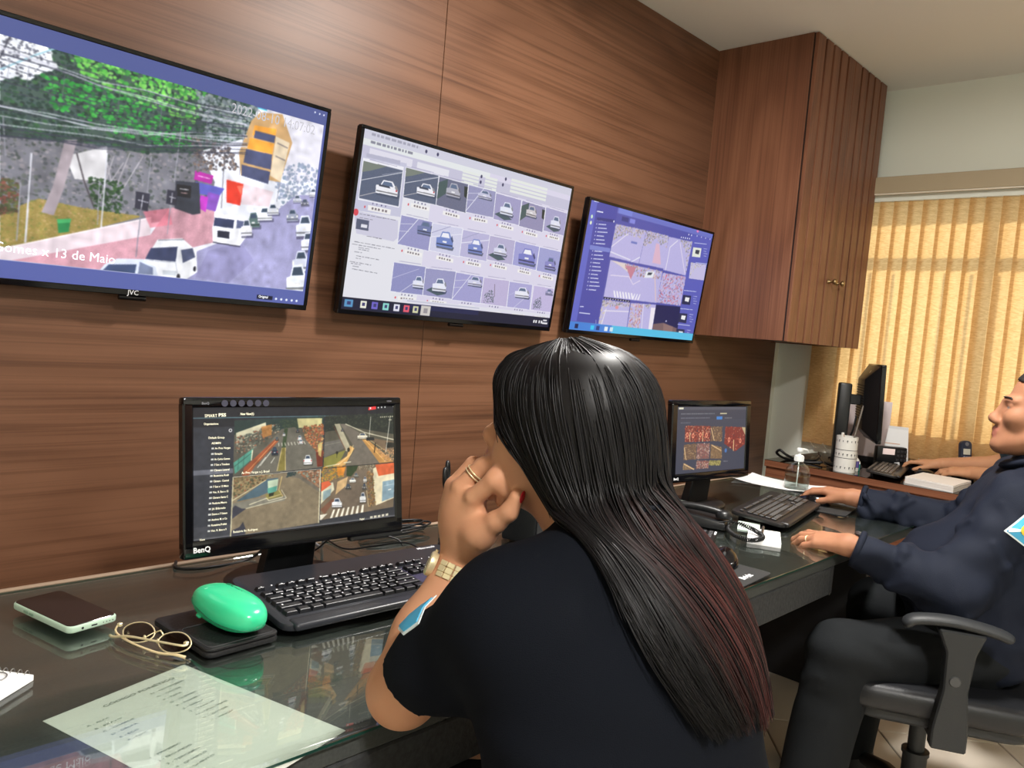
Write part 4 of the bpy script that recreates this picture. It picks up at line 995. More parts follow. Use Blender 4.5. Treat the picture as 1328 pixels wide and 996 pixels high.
def pic_vms(res, c, seed):
    p = Pic(*res, c, (44, 45, 50), seed)
    p.rect(0, 0, 1, .082, (38, 38, 42)); p.rect(0, .078, 1, .084, (110, 150, 160)); p.rect(0, .087, .175, 1, (54, 56, 62)); p.rect(0, .087, .175, .15, (38, 39, 43)); p.rect(0, .9, .175, 1, (66, 67, 72)); p.rect(0, .475, .17, .512, (104, 106, 114)); p.rect(.185, .94, 1, 1, (52, 53, 58)); p.rect(.0, .985, 1, 1, (120, 120, 122), .6)
    p.crop(220, 500, 4.15)
    def quad(q): 
        q = np.array(q, float); return lambda u, v: tuple(q[0] * (1 - u) * (1 - v) + q[1] * u * (1 - v) + q[2] * u * v + q[3] * (1 - u) * v)
    # avenue
    U = quad([(350, 190), (830, 165), (823, 440), (342, 492)])
    p.poly([U(0, 0), U(1, 0), U(1, 1), U(0, 1)], (92, 88, 76))
    p.poly([U(0, .0), U(1, 0), U(1, .2), U(0, .25)], (46, 62, 58)); p.poly([U(.02, .22), U(.35, .06), U(.36, .16), U(.03, .4)], (206, 200, 168)); p.leaves([U(.02, .3), U(.4, .12), U(.52, .1), U(.5, .25), U(.2, .55), U(.02, .62)], [(60, 62, 56), (120, 126, 110), (176, 90, 60), (40, 52, 46), (90, 110, 100), (210, 200, 170)], 240, 4)
    p.poly([U(.3, .14), U(.42, .1), U(.42, .3), U(.32, .34)], (196, 130, 66), .8); p.leaves([U(.5, .04), U(.72, .04), U(.7, .3), U(.6, .3)], [(46, 60, 50), (70, 84, 62)], 90, 4); p.poly([U(.7, .02), U(.98, .04), U(.98, .2), U(.72, .2)], (206, 196, 140)); p.leaves([U(.76, .18), U(1, .15), U(1, .8), U(.88, .7), U(.8, .45)], [(176, 80, 50), (206, 110, 70), (90, 90, 60), (60, 80, 50), (150, 60, 44), (220, 180, 120)], 260, 4)
    p.poly([U(.53, .2), U(.68, .18), U(1, .85), U(.98, 1), U(.1, 1), U(.12, .9)], (108, 104, 92), noise=3); p.poly([U(.1, 1), U(.12, .86), U(.48, .35), U(.5, .42), U(.24, .85), U(.18, 1)], (158, 84, 54)); p.line([U(.14, .96), U(.49, .38)], (226, 160, 100), 1.4)
    p.poly([U(.0, .75), U(.16, .58), U(.22, .52), U(.2, .72), U(.02, .95)], (84, 150, 130)); p.line([U(.01, .82), U(.2, .6)], (50, 90, 80), 1.4); p.line([U(.06, .66), U(.05, .9)], (50, 90, 80), 1); p.line([U(.12, .6), U(.11, .84)], (50, 90, 80), 1); p.line([U(.21, .55), U(.2, .74)], (236, 226, 190), 2.2)
    p.poly([U(.54, .55), U(.575, .55), U(.58, .98), U(.5, .98)], (130, 118, 60)); p.poly([U(.56, .2), U(.6, .2), U(.58, .55), U(.54, .55)], (60, 76, 50)); p.line([U(.54, .56), U(.49, .98)], (226, 200, 130), 1.4); p.line([U(.578, .56), U(.585, .98)], (226, 200, 130), 1.4)
    for a, b_ in (((.42, .6), (.3, .85)), ((.36, .7), (.27, .88)), ((.46, .72), (.42, .82))): p.line([U(*a), U(*b_)], (226, 222, 206), 1.6)
    for k in range(9): p.line([U(.5 + k * .035, .46), U(.505 + k * .037, .52)], (230, 226, 206), 1.5)
    p.poly([U(.92, .7), U(1, .66), U(1, .98), U(.94, .98)], (110, 50, 36)); p.poly([U(.94, .55), U(.99, .5), U(.98, .8), U(.95, .75)], (206, 190, 120), .8)
    for u, v, w, h, col in ((.42, .52, .075, .16, (40, 52, 66)), (.78, .72, .1, .19, (236, 236, 232)), (.71, .34, .05, .1, (206, 210, 206)), (.725, .42, .05, .09, (226, 226, 220)), (.54, .27, .035, .07, (206, 206, 200)), (.69, .22, .04, .07, (60, 64, 64)), (.46, .34, .04, .07, (70, 74, 70))): x, y = U(u, v); x2, y2 = U(u + w, v + h); p.car(x, min(y, y2 - 6), x2 - x, h * 290, col, True, (50, 48, 44))
    # bridge
    U = quad([(838, 166), (1226, 146), (1214, 410), (828, 446)])
    p.poly([U(0, 0), U(1, 0), U(1, 1), U(0, 1)], (88, 84, 70)); p.poly([U(0, 0), U(1, 0), U(1, .45), U(.4, .25), U(0, .3)], (44, 48, 42)); p.leaves([U(0, 0), U(1, 0), U(1, .4), U(.4, .22), U(0, .3)], [(38, 46, 40), (58, 62, 50), (30, 36, 34), (70, 72, 58)], 200, 4)
    p.poly([U(0, .5), U(.3, .45), U(.32, .62), U(0, .8)], (104, 100, 92)); p.poly([U(0, .8), U(.3, .68), U(.2, .96), U(0, 1)], (128, 124, 60)); p.line([U(.0, .56), U(.3, .5)], (140, 136, 120), 1.2)
    p.poly([U(.13, .16), U(.2, .16), U(.36, .62), U(.36, .72), U(.3, .7)], (176, 168, 140)); p.line([U(.12, .2), U(.3, .68)], (120, 70, 50), 1.4); p.poly([U(.2, .16), U(.28, .17), U(.62, .5), U(.78, 1), U(.3, 1), U(.42, .7), U(.38, .55)], (112, 104, 92), noise=3); p.poly([U(.36, .6), U(.42, .66), U(.3, .98), U(.12, .98), U(.32, .8)], (206, 160, 96)); p.line([U(.4, .6), U(.38, .76), U(.2, .96)], (236, 206, 140), 1.6)
    p.line([U(.28, .17), U(.55, .36), U(.99, .56)], (206, 198, 170), 2.4); p.poly([U(.5, .46), U(.56, .46), U(.98, 1), U(.78, 1)], (190, 140, 80)); p.line([U(.53, .46), U(.86, .98)], (236, 190, 110), 1.6); p.line([U(.55, .44), U(.99, .9)], (220, 190, 130), 1.4); p.poly([U(.58, .46), U(.99, .6), U(.99, .9)], (120, 100, 78)); p.leaves([U(.72, .7), U(.99, .75), U(.99, .98), U(.84, .98)], [(206, 150, 100), (150, 110, 74), (226, 180, 130)], 60, 3)
    x, y = U(.45, .36); p.car(x, y, 56, 34, (226, 216, 190), False, (40, 40, 36)); x, y = U(.58, .46); p.poly([(x, y), (x + 40, y), (x + 44, y + 16), (x, y + 18)], (40, 42, 42)); x, y = U(.22, .26); p.car(x, y, 18, 14, (90, 88, 80)); x, y = U(.86, .6); p.leaves([(x, y), (x + 40, y), (x + 40, y + 24), (x, y + 24)], [(34, 34, 30), (52, 52, 44)], 40, 4)
    p.line([U(.63, .05), U(.62, .46)], (226, 222, 206), 1.3); p.line([U(.9, .06), U(.86, .78)], (226, 222, 206), 1.5); p.line([U(.71, .58), U(.7, .78)], (40, 36, 30), 2.6); p.disc(U(.18, .72), 3.4, 4, (40, 40, 30)); p.line([U(.18, .72), U(.18, .82)], (40, 36, 30), 1.2); p.disc(U(.34, .68), 4, 6, (50, 46, 34))
    for k in range(9): p.line([U(.76 + k * .027, .075), U(.775 + k * .027, .075)], (226, 220, 190), 2.6)
    p.line([U(.88, .14), U(.92, .14)], (226, 220, 190), 2); p.line([U(.02, .97), U(.22, .94)], (226, 220, 190), 1.6); p.line([U(.28, .93), U(.38, .92)], (226, 220, 190), 2.4)
    # curve
    U = quad([(340, 494), (814, 452), (804, 738), (326, 812)])
    p.poly([U(0, 0), U(1, 0), U(1, 1), U(0, 1)], (132, 118, 94), noise=3); p.poly([U(.0, .45), U(.3, .4), U(.62, .42), U(.6, .5), U(.2, .55), U(0, .56)], (128, 124, 110)); p.poly([U(.05, .42), U(.4, .08), U(.52, .08), U(.48, .28), U(.3, .38)], (78, 100, 110)); p.poly([U(0, .0), U(.42, .0), U(.38, .1), U(.0, .36)], (140, 120, 84)); p.leaves([U(0, 0), U(.5, 0), U(.3, .16), U(0, .36)], [(60, 76, 50), (150, 80, 56), (196, 176, 130), (40, 46, 38), (120, 110, 80)], 170, 4); p.line([U(.0, .4), U(.38, .1)], (220, 206, 160), 1.6)
    p.poly([U(.4, .12), U(.52, .1), U(.51, .3), U(.41, .33)], (190, 206, 176)); p.poly([U(.4, .25), U(.51, .22), U(.5, .34), U(.41, .35)], (90, 160, 140)); p.poly([U(.38, .36), U(.55, .3), U(.57, .42), U(.4, .45)], (140, 130, 70)); p.poly([U(.42, .34), U(.48, .33), U(.47, .39), U(.42, .4)], (44, 48, 34)); p.line([U(.56, .06), U(.53, .3), U(.58, .42)], (220, 190, 120), 1.6)
    p.line([U(.2, .5), U(.4, .42), U(.42, .47), U(.58, .43)], (236, 226, 190), 1.6); p.line([U(.16, .56), U(.62, .46), U(.56, .3)], (236, 226, 190), 1.3); p.line([U(.42, .42), U(.56, .38)], (236, 216, 170), 1.2)
    p.poly([U(.6, .06), U(.72, .02), U(.99, .3), U(.99, .42), U(.75, .12)], (112, 104, 90)); p.poly([U(.72, .0), U(1, 0), U(1, .36)], (150, 100, 70)); p.leaves([U(.72, 0), U(1, 0), U(1, .34)], [(206, 196, 170), (110, 66, 48), (60, 56, 46), (180, 120, 84), (120, 170, 160)], 100, 4); p.leaves([U(.62, 0), U(.74, 0), U(.7, .07), U(.62, .08)], [(40, 56, 66), (56, 70, 60)], 30, 4)
    p.poly([U(.0, .55), U(.04, .48), U(.12, .55), U(.17, .56), U(.06, .66), U(.0, .72)], (62, 62, 72)); p.poly([U(.02, .9), U(.1, .86), U(.14, .78), U(.17, .9), U(.17, 1), U(.0, 1)], (60, 60, 70)); p.poly([U(0, .0), U(.012, .0), U(.012, 1), U(0, 1)], (206, 196, 160)); p.poly([U(.99, 0), U(1, 0), U(1, 1), U(.99, 1)], (226, 216, 180))
    # street with a crossing
    U = quad([(820, 442), (1212, 414), (1203, 652), (808, 724)])
    p.poly([U(0, 0), U(1, 0), U(1, 1), U(0, 1)], (116, 100, 80)); p.leaves([U(0, 0), U(.3, 0), U(.3, .2), U(0, .3)], [(150, 130, 60), (206, 130, 50), (110, 120, 60), (226, 150, 60)], 90, 4); p.poly([U(.2, .0), U(.33, .0), U(.3, .18), U(.22, .18)], (226, 140, 50), .9); p.poly([U(.34, .0), U(.5, .0), U(.44, .24), U(.34, .2)], (52, 66, 40)); p.leaves([U(.5, 0), U(.72, 0), U(.7, .15), U(.52, .1)], [(120, 110, 90), (190, 180, 150), (70, 66, 56)], 40, 3)
    p.poly([U(.46, .12), U(.6, .1), U(.62, .85), U(.16, .85), U(.2, .6)], (112, 98, 82), noise=3); p.poly([U(.0, .35), U(.16, .3), U(.18, .45), U(.0, .7)], (206, 200, 170)); p.poly([U(0, .28), U(.1, .26), U(.14, .34), U(0, .46)], (206, 96, 60)); p.poly([U(.03, .46), U(.14, .42), U(.13, .55), U(.03, .64)], (140, 160, 160)); p.poly([U(.0, .8), U(.16, .62), U(.2, .66), U(.06, .9)], (120, 80, 60)); p.poly([U(.22, .3), U(.36, .22), U(.34, .4), U(.2, .55)], (206, 170, 120))
    p.poly([U(.7, .1), U(.76, .05), U(1, .05), U(1, .8), U(.76, .9), U(.72, .5)], (226, 212, 176)); p.poly([U(.73, .02), U(1, .0), U(1, .24), U(.78, .27)], (206, 96, 56)); p.poly([U(.84, .4), U(1, .38), U(1, .78), U(.84, .84)], (132, 156, 166)); p.line([U(.86, .5), U(.99, .48)], (190, 200, 200), 1.2); p.line([U(.92, .6), U(.96, .59)], (236, 236, 226), 3); p.leaves([U(.6, .15), U(.7, .15), U(.76, .9), U(.66, .9), U(.64, .5)], [(150, 96, 60), (110, 70, 46), (206, 160, 100), (60, 60, 44), (130, 120, 70)], 130, 3.4); p.line([U(.6, .3), U(.66, .9)], (226, 200, 150), 1.4)
    for k in range(7): p.poly([U(.18 + k * .065, .84), U(.205 + k * .065, .84), U(.17 + k * .07, 1), U(.135 + k * .07, 1)], (236, 228, 206))
    p.poly([U(.0, .9), U(.1, .9), U(.02, 1), U(0, 1)], (236, 228, 206))
    for u, v, w, h, col in ((.15, .62, .14, .2, (226, 226, 226)), (.53, .58, .085, .22, (236, 234, 230)), (.33, .37, .075, .12, (70, 72, 70)), (.38, .26, .09, .1, (226, 222, 210)), (.56, .4, .06, .14, (90, 86, 80)), (.57, .26, .05, .13, (196, 190, 180)), (.44, .17, .06, .09, (120, 120, 110))): x, y = U(u, v); p.car(x, y - 4, w * 392, h * 262, col, False, (56, 50, 42))
    p.soften(1); p.grain(.05)
    p.line([(340, 494), (818, 448)], (206, 200, 180), 1.0); p.line([(816, 448), (1212, 412)], (40, 40, 40), 1.6)
    p.poly([(1070, 118), (1110, 112), (1110, 128), (1070, 134)], (236, 60, 60)); p.disc((1080, 123), 2.2, 3, (250, 230, 230))
    for x, y in ((1122, 120), (1140, 118), (1158, 117), (1203, 113), (1218, 116)): p.disc((x, y), 1.8, 2.2, (220, 220, 220))
    for x, y in ((1085, 708), (1106, 705), (1126, 702), (1147, 698), (1168, 694)): p.poly([(x - 7, y - 5), (x + 7, y - 7), (x + 7, y + 5), (x - 7, y + 7)], (206, 200, 180))
    p.poly([(372, 824), (496, 800), (496, 816), (372, 840)], (30, 31, 36)); p.poly([(335, 830), (355, 826), (355, 842), (335, 846)], (206, 200, 190)); p.disc((520, 806), 3, 4, (196, 190, 180)); p.disc((345, 837), 2, 2.4, (70, 70, 70))
    for k in range(2): p.disc((328, 242), 4 - 2 * k, 4.4 - 2 * k, (206, 206, 206) if k == 0 else (44, 45, 50))
    for k in range(16):
        x, y = 228 - k * 1.4, 340 + k * 29.6; p.poly([(x - 2, y - 5), (x + 12, y - 6), (x + 12, y + 3), (x - 2, y + 4)], (206, 206, 200))
    return p
BQ = monitor((.802, -.188, GZ), R_(-2.6), .442, .270, .080, .066, R_(8.5), 'black widescreen monitor showing four street camera views, in front of the woman')
t, c, M = BQ
pv = pic_vms((520, 312), c, 11)
screen_on(t, c, pv, strength=1.12)
lettering('logo', 'BenQ', .0125, LOGO, t, M @ Matrix.Translation((-.445 / 2 + .017, -.0004, .014)) @ Matrix.Rotation(R_(90), 4, 'X'), bold=.0003)
for k in range(6):                                   # touch buttons printed along the top bezel
    b = B(); lathe(b, [(0, 0), (.0058, 0), (.0058, .0006), (0, .0007)], 16, M=M @ Matrix.Translation((-.150 + k * .0152, 0, .259)) @ Matrix.Rotation(R_(90), 4, 'X')); obj('button', b, mat('button_grey', (62, 62, 78), .4), t)
b = B(); box(b, (.10, .002, -.008), (.222, .018, .001), .002, 1, M); obj('button_strip', b, BLACK, t)
lettering('marking', 'BenQ', .0055, mat('dim_print', (140, 140, 150), .6), t, M @ Matrix.Translation((-.190, -.0004, .259)) @ Matrix.Rotation(R_(90), 4, 'X'))
lettering('marking', 'G950A', .004, MATS['dim_print'], t, M @ Matrix.Translation((.185, -.0004, .262)) @ Matrix.Rotation(R_(90), 4, 'X'))
for px, py, s, h, m, bd, p1 in ((265, 539.5, 'SMART', 4.2, TXT_Y, 0, 281.5), (283, 538.4, 'PSS', 4.2, TXT_Y, .0002, 293), (311.5, 537, 'New View(1)', 3.2, TXT_Y, .0001, 329), (264, 550, 'Organizations', 2.8, TXT_Y, .00005, 283), (270, 568, 'Default Group', 2.8, TXT_Y, .00005, 291), (274, 575, 'ADMIN', 2.8, TXT_Y, .00005, 286), (258.5, 700.5, 'View', 3.0, TXT_Y, 0, 265.5), (258, 710.5, 'PTZ', 3.0, TXT_Y, 0, 264), (313, 613.5, 'Av Pres Vargas x J. Brasil', 3.2, TXT_Y, 0, 349), (302, 690, 'Rotatória Av. Rodrigues', 3.2, TXT_Y, 0, 334), (466, 673.5, 'Original', 2.6, TXT_Y, 0, 472)):
    screen_text(t, c, px, py, s, h, m, off=.0008, bold=bd, px1=p1)
for k, s in enumerate(('Av Pres Vargas', 'Estação', 'Av Carlos Gomes', '7 Set x Tiradent', 'Câmara Lateral', 'Rotatória Rodr', 'Câmara - Central', '7 Set x 13 Maio', 'Visc. R. Bco x 15', 'Câmara Santa C', 'Rodovia Mauro', 'Jd. Eldorado', 'Dutra x 7 Setem', 'Antônio M. x Co', 'Rotatória Prefeit', 'Visc. R. Bco x 9')):
    screen_text(t, c, 278.5 - .34 * k, 581.5 + 7.14 * k, s, 2.7, TXT_Y, off=.0008, bold=.00004, px1=278.5 - .34 * k + min(20, 1.45 * len(s)))

def pic_faces(res, c, seed):
    p = Pic(*res, c, (70, 72, 86), seed)
    p.rect(0, 0, 1, .05, (84, 86, 98)); p.rect(0, .05, 1, .2, (66, 68, 82)); p.rect(.02, .012, .08, .04, (226, 222, 200))
    p.words(.05, .1, .3, .016, (130, 132, 140)); p.words(.3, .1, .52, .016, (130, 132, 140)); p.rect(.6, .1, .7, .117, (206, 196, 160)); p.words(.05, .165, .45, .016, (120, 122, 134)); p.rect(.55, .155, .635, .2, (70, 130, 200)); p.words(.67, .17, .78, .016, (130, 132, 140)); p.words(.05, .235, .18, .014, (110, 112, 124))
    p.crop(865, 505, 7.967)
    red = [(206, 84, 60), (150, 50, 44), (226, 120, 80), (96, 40, 44), (230, 200, 170), (60, 50, 60)]
    brn = [(120, 92, 70), (150, 116, 84), (90, 70, 60), (190, 160, 120)]
    mixd = [(176, 120, 110), (226, 210, 200), (110, 60, 60), (150, 60, 60), (90, 80, 84), (200, 160, 130)]
    for q, cs, bg in (([(190, 378), (318, 378), (314, 540), (185, 545)], red, (120, 56, 50)), ([(322, 378), (452, 380), (446, 535), (316, 540)], red, (120, 56, 50)), ([(456, 384), (570, 386), (566, 535), (450, 535)], brn, (104, 82, 70)), ([(604, 384), (832, 394), (812, 560), (700, 640), (590, 560)], red, (130, 56, 50)), ([(178, 572), (306, 560), (302, 720), (172, 728)], brn, (112, 88, 74)), ([(312, 560), (442, 556), (436, 714), (304, 720)], mixd, (130, 96, 90)), ([(452, 566), (566, 600), (564, 715), (446, 712)], brn, (130, 104, 76)), ([(172, 760), (290, 820), (164, 830)], brn, (150, 130, 100)), ([(304, 736), (432, 734), (424, 810), (300, 820)], mixd, (120, 92, 84)), ([(440, 734), (556, 734), (548, 780), (434, 780)], [(206, 190, 120), (150, 140, 80), (96, 90, 60)], (150, 136, 84))):
        p.poly(q, bg); p.leaves(q, cs, 70, 2.6)
    for x, y in ((210, 470), (270, 480), (345, 470), (408, 475), (640, 520), (755, 530)): p.disc((x, y), 4, 6, (236, 150, 120)); p.disc((x, y), 2, 3, (150, 60, 50))
    for a, b_ in (((238, 440), (236, 540)), ((370, 440), (368, 540)), ((688, 520), (684, 636)), ((456, 400), (488, 530)), ((180, 600), (196, 725)), ((462, 575), (556, 630)), ((176, 770), (280, 826))): p.line([a, b_], (236, 200, 150), 1.8)
    p.poly([(770, 390), (832, 396), (818, 500)], (206, 196, 150), .8); p.disc((606, 630), 4, 5, (80, 120, 180)); p.line([(580, 740), (626, 740)], (140, 142, 150), 1.2)
    return p
M2 = monitor((2.245, -.215, GZ), R_(-5.5), .415, .248, .088, .055, R_(4), 'smaller black monitor with red picture tiles on its dark screen, by the telephone', bez=(.026, .020, .026))
t, c, M = M2
screen_on(t, c, pic_faces((230, 150), c, 21))
lettering('logo', 'BenQ', .010, LOGO, t, M @ Matrix.Translation((-.192, -.0004, .012)) @ Matrix.Rotation(R_(90), 4, 'X'), bold=.0003)
# third monitor, seen from behind and the side on the credenza
M3 = monitor((3.84, -.070, .752), R_(29), .34, .36, .13, .125, R_(2), 'black monitor seen edge-on from behind, on the credenza by the window', bez=(.016, .016, .03), depth=.075, column=True)
t, c, M = M3
b = B()
for k in range(14): box(b, (-.10, .0752, .10 + k * .012), (.10, .0765, .105 + k * .012), 0, 1, M)
obj('vent', b, MATTB, t)
b = B(); lathe(b, [(0, 0), (.008, 0), (.008, .001), (0, .001)], 14, M=M @ Matrix.Translation((-.10, .055, .325)) @ Matrix.Rotation(R_(-62), 4, 'X')); obj('badge', b, METAL, t)
p3 = Pic(60, 40, [(0.5, 0, 1), (1, 0, 1), (1, 0, .5), (.5, 0, .5)], (110, 120, 140), 2)
screen_on(t, c, p3, strength=.6)

# ------------------------------------------------------------------ keyboards
def keyboard(loc, rotz, label, W=.452, D=.150, single=True, topc=(30, 31, 36), keyc=(22, 22, 26), tiltd=5.0, name='computer_keyboard', body_m=None, padc=(62, 58, 84)):
    t = thing(name, loc, label, 'keyboard', rotz)
    T = Matrix.Translation((0, 0, .006)) @ Matrix.Rotation(R_(tiltd), 4, 'X')
    body = mat(name + '_body' + str(keyc), topc, .35, bump=.05, bscale=600)
    b = B()
    prism(b, rrect(W, D, .022, 5, 0, D / 2), 0.0, .012, T, .003, 2)
    obj('body', b, body, t, 40)
    b = B(); k = bmesh.new(); bmesh.ops.create_cube(k, size=1, matrix=Matrix.Translation((0, .006, .0085)) @ Matrix.Diagonal((W - .03, .03, .013, 1)))
    bmesh.ops.bevel(k, geom=k.edges[:], offset=.006, segments=3, affect='EDGES', profile=.5); merge(b, k, T)
    obj('palm_rest', b, body, t, 50)
    for sx in (-1, 1):
        b = B(); box(b, (sx * W * .38 - .02, D - .03, 0), (sx * W * .38 + .02, D - .018, .006 + (D - .03) * math.sin(R_(tiltd))), .001); obj('foot', b, MATTB, t)
    km = mat('key_plastic' + str(keyc), keyc, .33, spec=.6)
    p = .0190; x0 = -W / 2 + .018; y0 = .030
    keys = []                                       # x, y, width in key pitches
    rows = [[1.25, 1.25, 1.25, 6.25, 1.25, 1.25, 1.25, 1.25], [2.25] + [1] * 10 + [2.75], [1.75] + [1] * 11 + [2.25], [1.5] + [1] * 12 + [1.5], [1] * 13 + [2]]
    k_ = (.83 * W / .452)
    p *= W / .4724
    for r, row in enumerate(rows):
        x = 0
        for w in row: keys.append((x0 + x * p, y0 + r * p * .98, w)); x += w
    y = y0 + 5 * p * .98 + .008
    for x in (0, 2, 3, 4, 5, 6.5, 7.5, 8.5, 9.5, 11, 12, 13, 14): keys.append((x0 + x * p, y, .9))
    for c3 in range(3):
        keys.append((x0 + (15.4 + c3) * p, y, .9))
        for r in (3, 4): keys.append((x0 + (15.4 + c3) * p, y0 + r * p * .98, 1))
        keys.append((x0 + (15.4 + c3) * p, y0, 1))
    keys.append((x0 + 16.4 * p, y0 + p * .98, 1))
    for r in range(5):
        for c4_ in range(4):
            if (r, c4_) != (0, 1): keys.append((x0 + (18.8 + c4_) * p, y0 + r * p * .98, 2 if (r, c4_) == (0, 0) else 1))
    cache = {}
    if not single: ball_ = B()
    for x, yy, w in keys:
        if single:
            if w not in cache:
                kb = bmesh.new(); ww = w * p - .0022; hh = p * .98 - .0022 if w != .9 else p * .60
                a = [kb.verts.new(q) for q in ((0, 0, 0), (ww, 0, 0), (ww, hh, 0), (0, hh, 0))]
                c_ = [kb.verts.new(q) for q in ((.0018, .0014, .0065), (ww - .0018, .0014, .0065), (ww - .0018, hh - .0026, .0060), (.0018, hh - .0026, .0060))]
                kb.faces.new(c_)
                for i in range(4): kb.faces.new((a[i], a[(i + 1) % 4], c_[(i + 1) % 4], c_[i]))
                bmesh.ops.bevel(kb, geom=[e for e in kb.edges if all(v in c_ for v in e.verts)], offset=.0007, segments=1, affect='EDGES')
                me = bpy.data.meshes.new('key'); kb.to_mesh(me); kb.free(); me.materials.append(km); cache[w] = me
            o = link('key', cache[w], t, T @ Vector((x, yy, .0122)), (R_(tiltd), 0, 0))
        else:
            ww = w * p - .003; hh = p * .8 if w != .9 else p * .55
            box(ball_, (x, yy, .012), (x + ww, yy + hh, .0175), .0012, 1, T)
    if not single:
        o = obj('keys', ball_, km, t); o['kind'] = 'stuff'
    b = B(); box(b, (x0 + 15.25 * p, y0 - .004, .0118), (x0 + 18.5 * p, y0 + 5 * p, .0123), 0, 1, T); obj('key_field', b, mat('key_field' + str(padc), padc, .4), t)
    return t, T
k1, T1 = keyboard((.886, -.452, GZ), R_(-2.0), 'black computer keyboard in front of the four-view monitor, touched by the woman\'s arm', W=.47, D=.205, tiltd=5.5, topc=(40, 42, 48), keyc=(30, 31, 36))
lettering('logo', 'Microsoft', .0115, LOGO, k1, T1 @ Matrix.Translation((.165, .192, .0123)), depth=.0001, bold=.0002)
# white legends on the keys
b = B(); rk = random.Random(5); p_ = .0190 * .47 / .4724
for r in range(2, 7):
    for cix in range(24):
        x = -.235 + .020 + cix * p_; y = .030 + (r - 1) * p_ * .98
        if rk.random() < .75 and not (14.6 < cix < 15.2): box(b, (x + .0045, y + .0092, .01885), (x + .0045 + rk.choice((.0022, .003)), y + .0125, .01895), 0, 1, T1)
obj('legends', b, LOGO, k1)['kind'] = 'stuff'
k2, T2 = keyboard((2.385, -.510, GZ), R_(11), 'black keyboard lying askew between the telephone and the man\'s hand', single=False, D=.16, topc=(36, 34, 34), keyc=(44, 42, 42), padc=(44, 42, 42))
k3, T3 = keyboard((3.82, -.345, .752), R_(12), 'dark keyboard on the credenza in front of the edge-on monitor', single=False, W=.40, D=.13, topc=(34, 32, 32), keyc=(92, 84, 76), padc=(40, 38, 38))

# ------------------------------------------------------------------ pen holder and what stands in it, cables
def pen_holder():
    c = (1.215, -.215); r = .040; h = .098
    t = thing('pen_holder', (*c, GZ), 'black perforated metal pen holder behind the woman\'s raised hand', 'pen holder')
    m = mat('mesh_black', (26, 24, 26), .45)
    b = B(); lathe(b, [(0, 0), (r, 0), (r, .004), (r * .96, .004), (0, .004)], 32); obj('base', b, m, t, 40)
    b = B(); lathe(b, [(r, .002), (r, h), (r + .0015, h), (r + .0015, h + .003), (r - .002, h + .003), (r - .002, .004)], 32); obj('cup', b, m, t, 40)
    b = B()
    for i in range(14):
        a = 2 * math.pi * i / 14
        for j in range(7):
            M = Matrix.Translation((r * 1.003 * math.cos(a), r * 1.003 * math.sin(a), .018 + j * .011)) @ Matrix.Rotation(a, 4, 'Z') @ Matrix.Rotation(R_(90), 4, 'Y')
            lathe(b, [(0, 0), (.0022, 0), (.0022, .0005), (0, .0005)], 8, M=M)
    o = obj('perforation', b, mat('hole_light', (150, 140, 136), .6), t); o['kind'] = 'stuff'
    # scissors, points down
    s = thing('scissors', (c[0] - .022, c[1] + .002, GZ + .006), 'black handled scissors standing in the pen holder', 'scissors')
    s.rotation_euler = (R_(-3), R_(-9), R_(35))
    for sg in (-1, 1):
        b = B(); tube(b, [(sg * .012 + .0095 * math.cos(q) * (1 if sg < 0 else .9), 0, .172 + .021 * math.sin(q) + sg * .004) for q in np.linspace(0, 2 * math.pi, 22, endpoint=False)], .0042, 8, closed=True)
        tube(b, [(sg * .009, 0, .150), (sg * .004, .0, .128), (-sg * .002, 0, .105)], [.0050, .0052, .004], 8); obj('handle', b, BLACK, s, 180)
        b = B(); prism(b, [(-.006, .0), (.006, .0), (.001 * sg, -.105)], -.0008 + sg * .0009, .0008 + sg * .0009, M=Matrix.Translation((0, 0, .112)) @ Matrix.Rotation(R_(90), 4, 'X') @ Matrix.Rotation(sg * R_(2), 4, 'Z')); obj('blade', b, METAL, s)
    b = B(); cyl(b, (0, -.003, .106), (0, .003, .106), .003, n=10); obj('pivot', b, METAL, s)
    r2 = thing('ruler', (c[0] + .006, c[1] - .008, GZ + .006), 'pale translucent ruler standing in the pen holder', 'ruler')
    r2.rotation_euler = (R_(2), R_(-4), R_(20))
    b = B(); box(b, (-.014, -.001, 0), (.014, .001, .155), .0004); obj('body', b, mat('pale_plastic', (206, 216, 208), .35), r2)
    p = thing('pen', (c[0] + .004, c[1] + .024, GZ + .006), 'dark pen standing in the pen holder', 'pen'); p.rotation_euler = (R_(-9), R_(7), 0)
    b = B(); cyl(b, (0, 0, 0), (0, 0, .135), .0045, n=12); obj('barrel', b, BLACK, p, 60)
    b = B(); tube(b, [(.0052, 0, .134), (.0062, 0, .128), (.0056, 0, .098)], .001, 6); obj('clip', b, METAL, p, 180)
pen_holder()
def cord(name, pts, r, m, label, n=60, sides=7, cat='cable'):
    b = B(); tube(b, catmull(pts, n), r, sides)
    ctr = np.mean(np.array(pts, float), 0)
    t = tag(obj(name, b, m, None, 180), label, cat)
    return t
CBL = mat('cable_black', (18, 18, 19), .45); CBG = mat('cable_grey', (120, 122, 126), .45)
zc = GZ + .003
P = []
for k in range(86):
    q = k / 85 * 2 * math.pi * 4.2; rr = .075 + .016 * math.sin(k * .23)
    P.append((1.17 + rr * math.cos(q) * 1.15, -.055 + rr * .42 * math.sin(q) * .8, zc + .001 + .0052 * k / 21))
cord('cable_coil', P, .0024, CBL, 'loose coil of black cable on the desk behind the pen holder', 260, 6)
cord('power_cable', [(.84, -.13, zc + .14), (.835, -.085, zc + .05), (.80, -.06, zc), (.70, -.075, zc), (.655, -.05, zc), (.67, -.012, zc)], .003, CBL, 'black power cable falling behind the four-view monitor to the left')
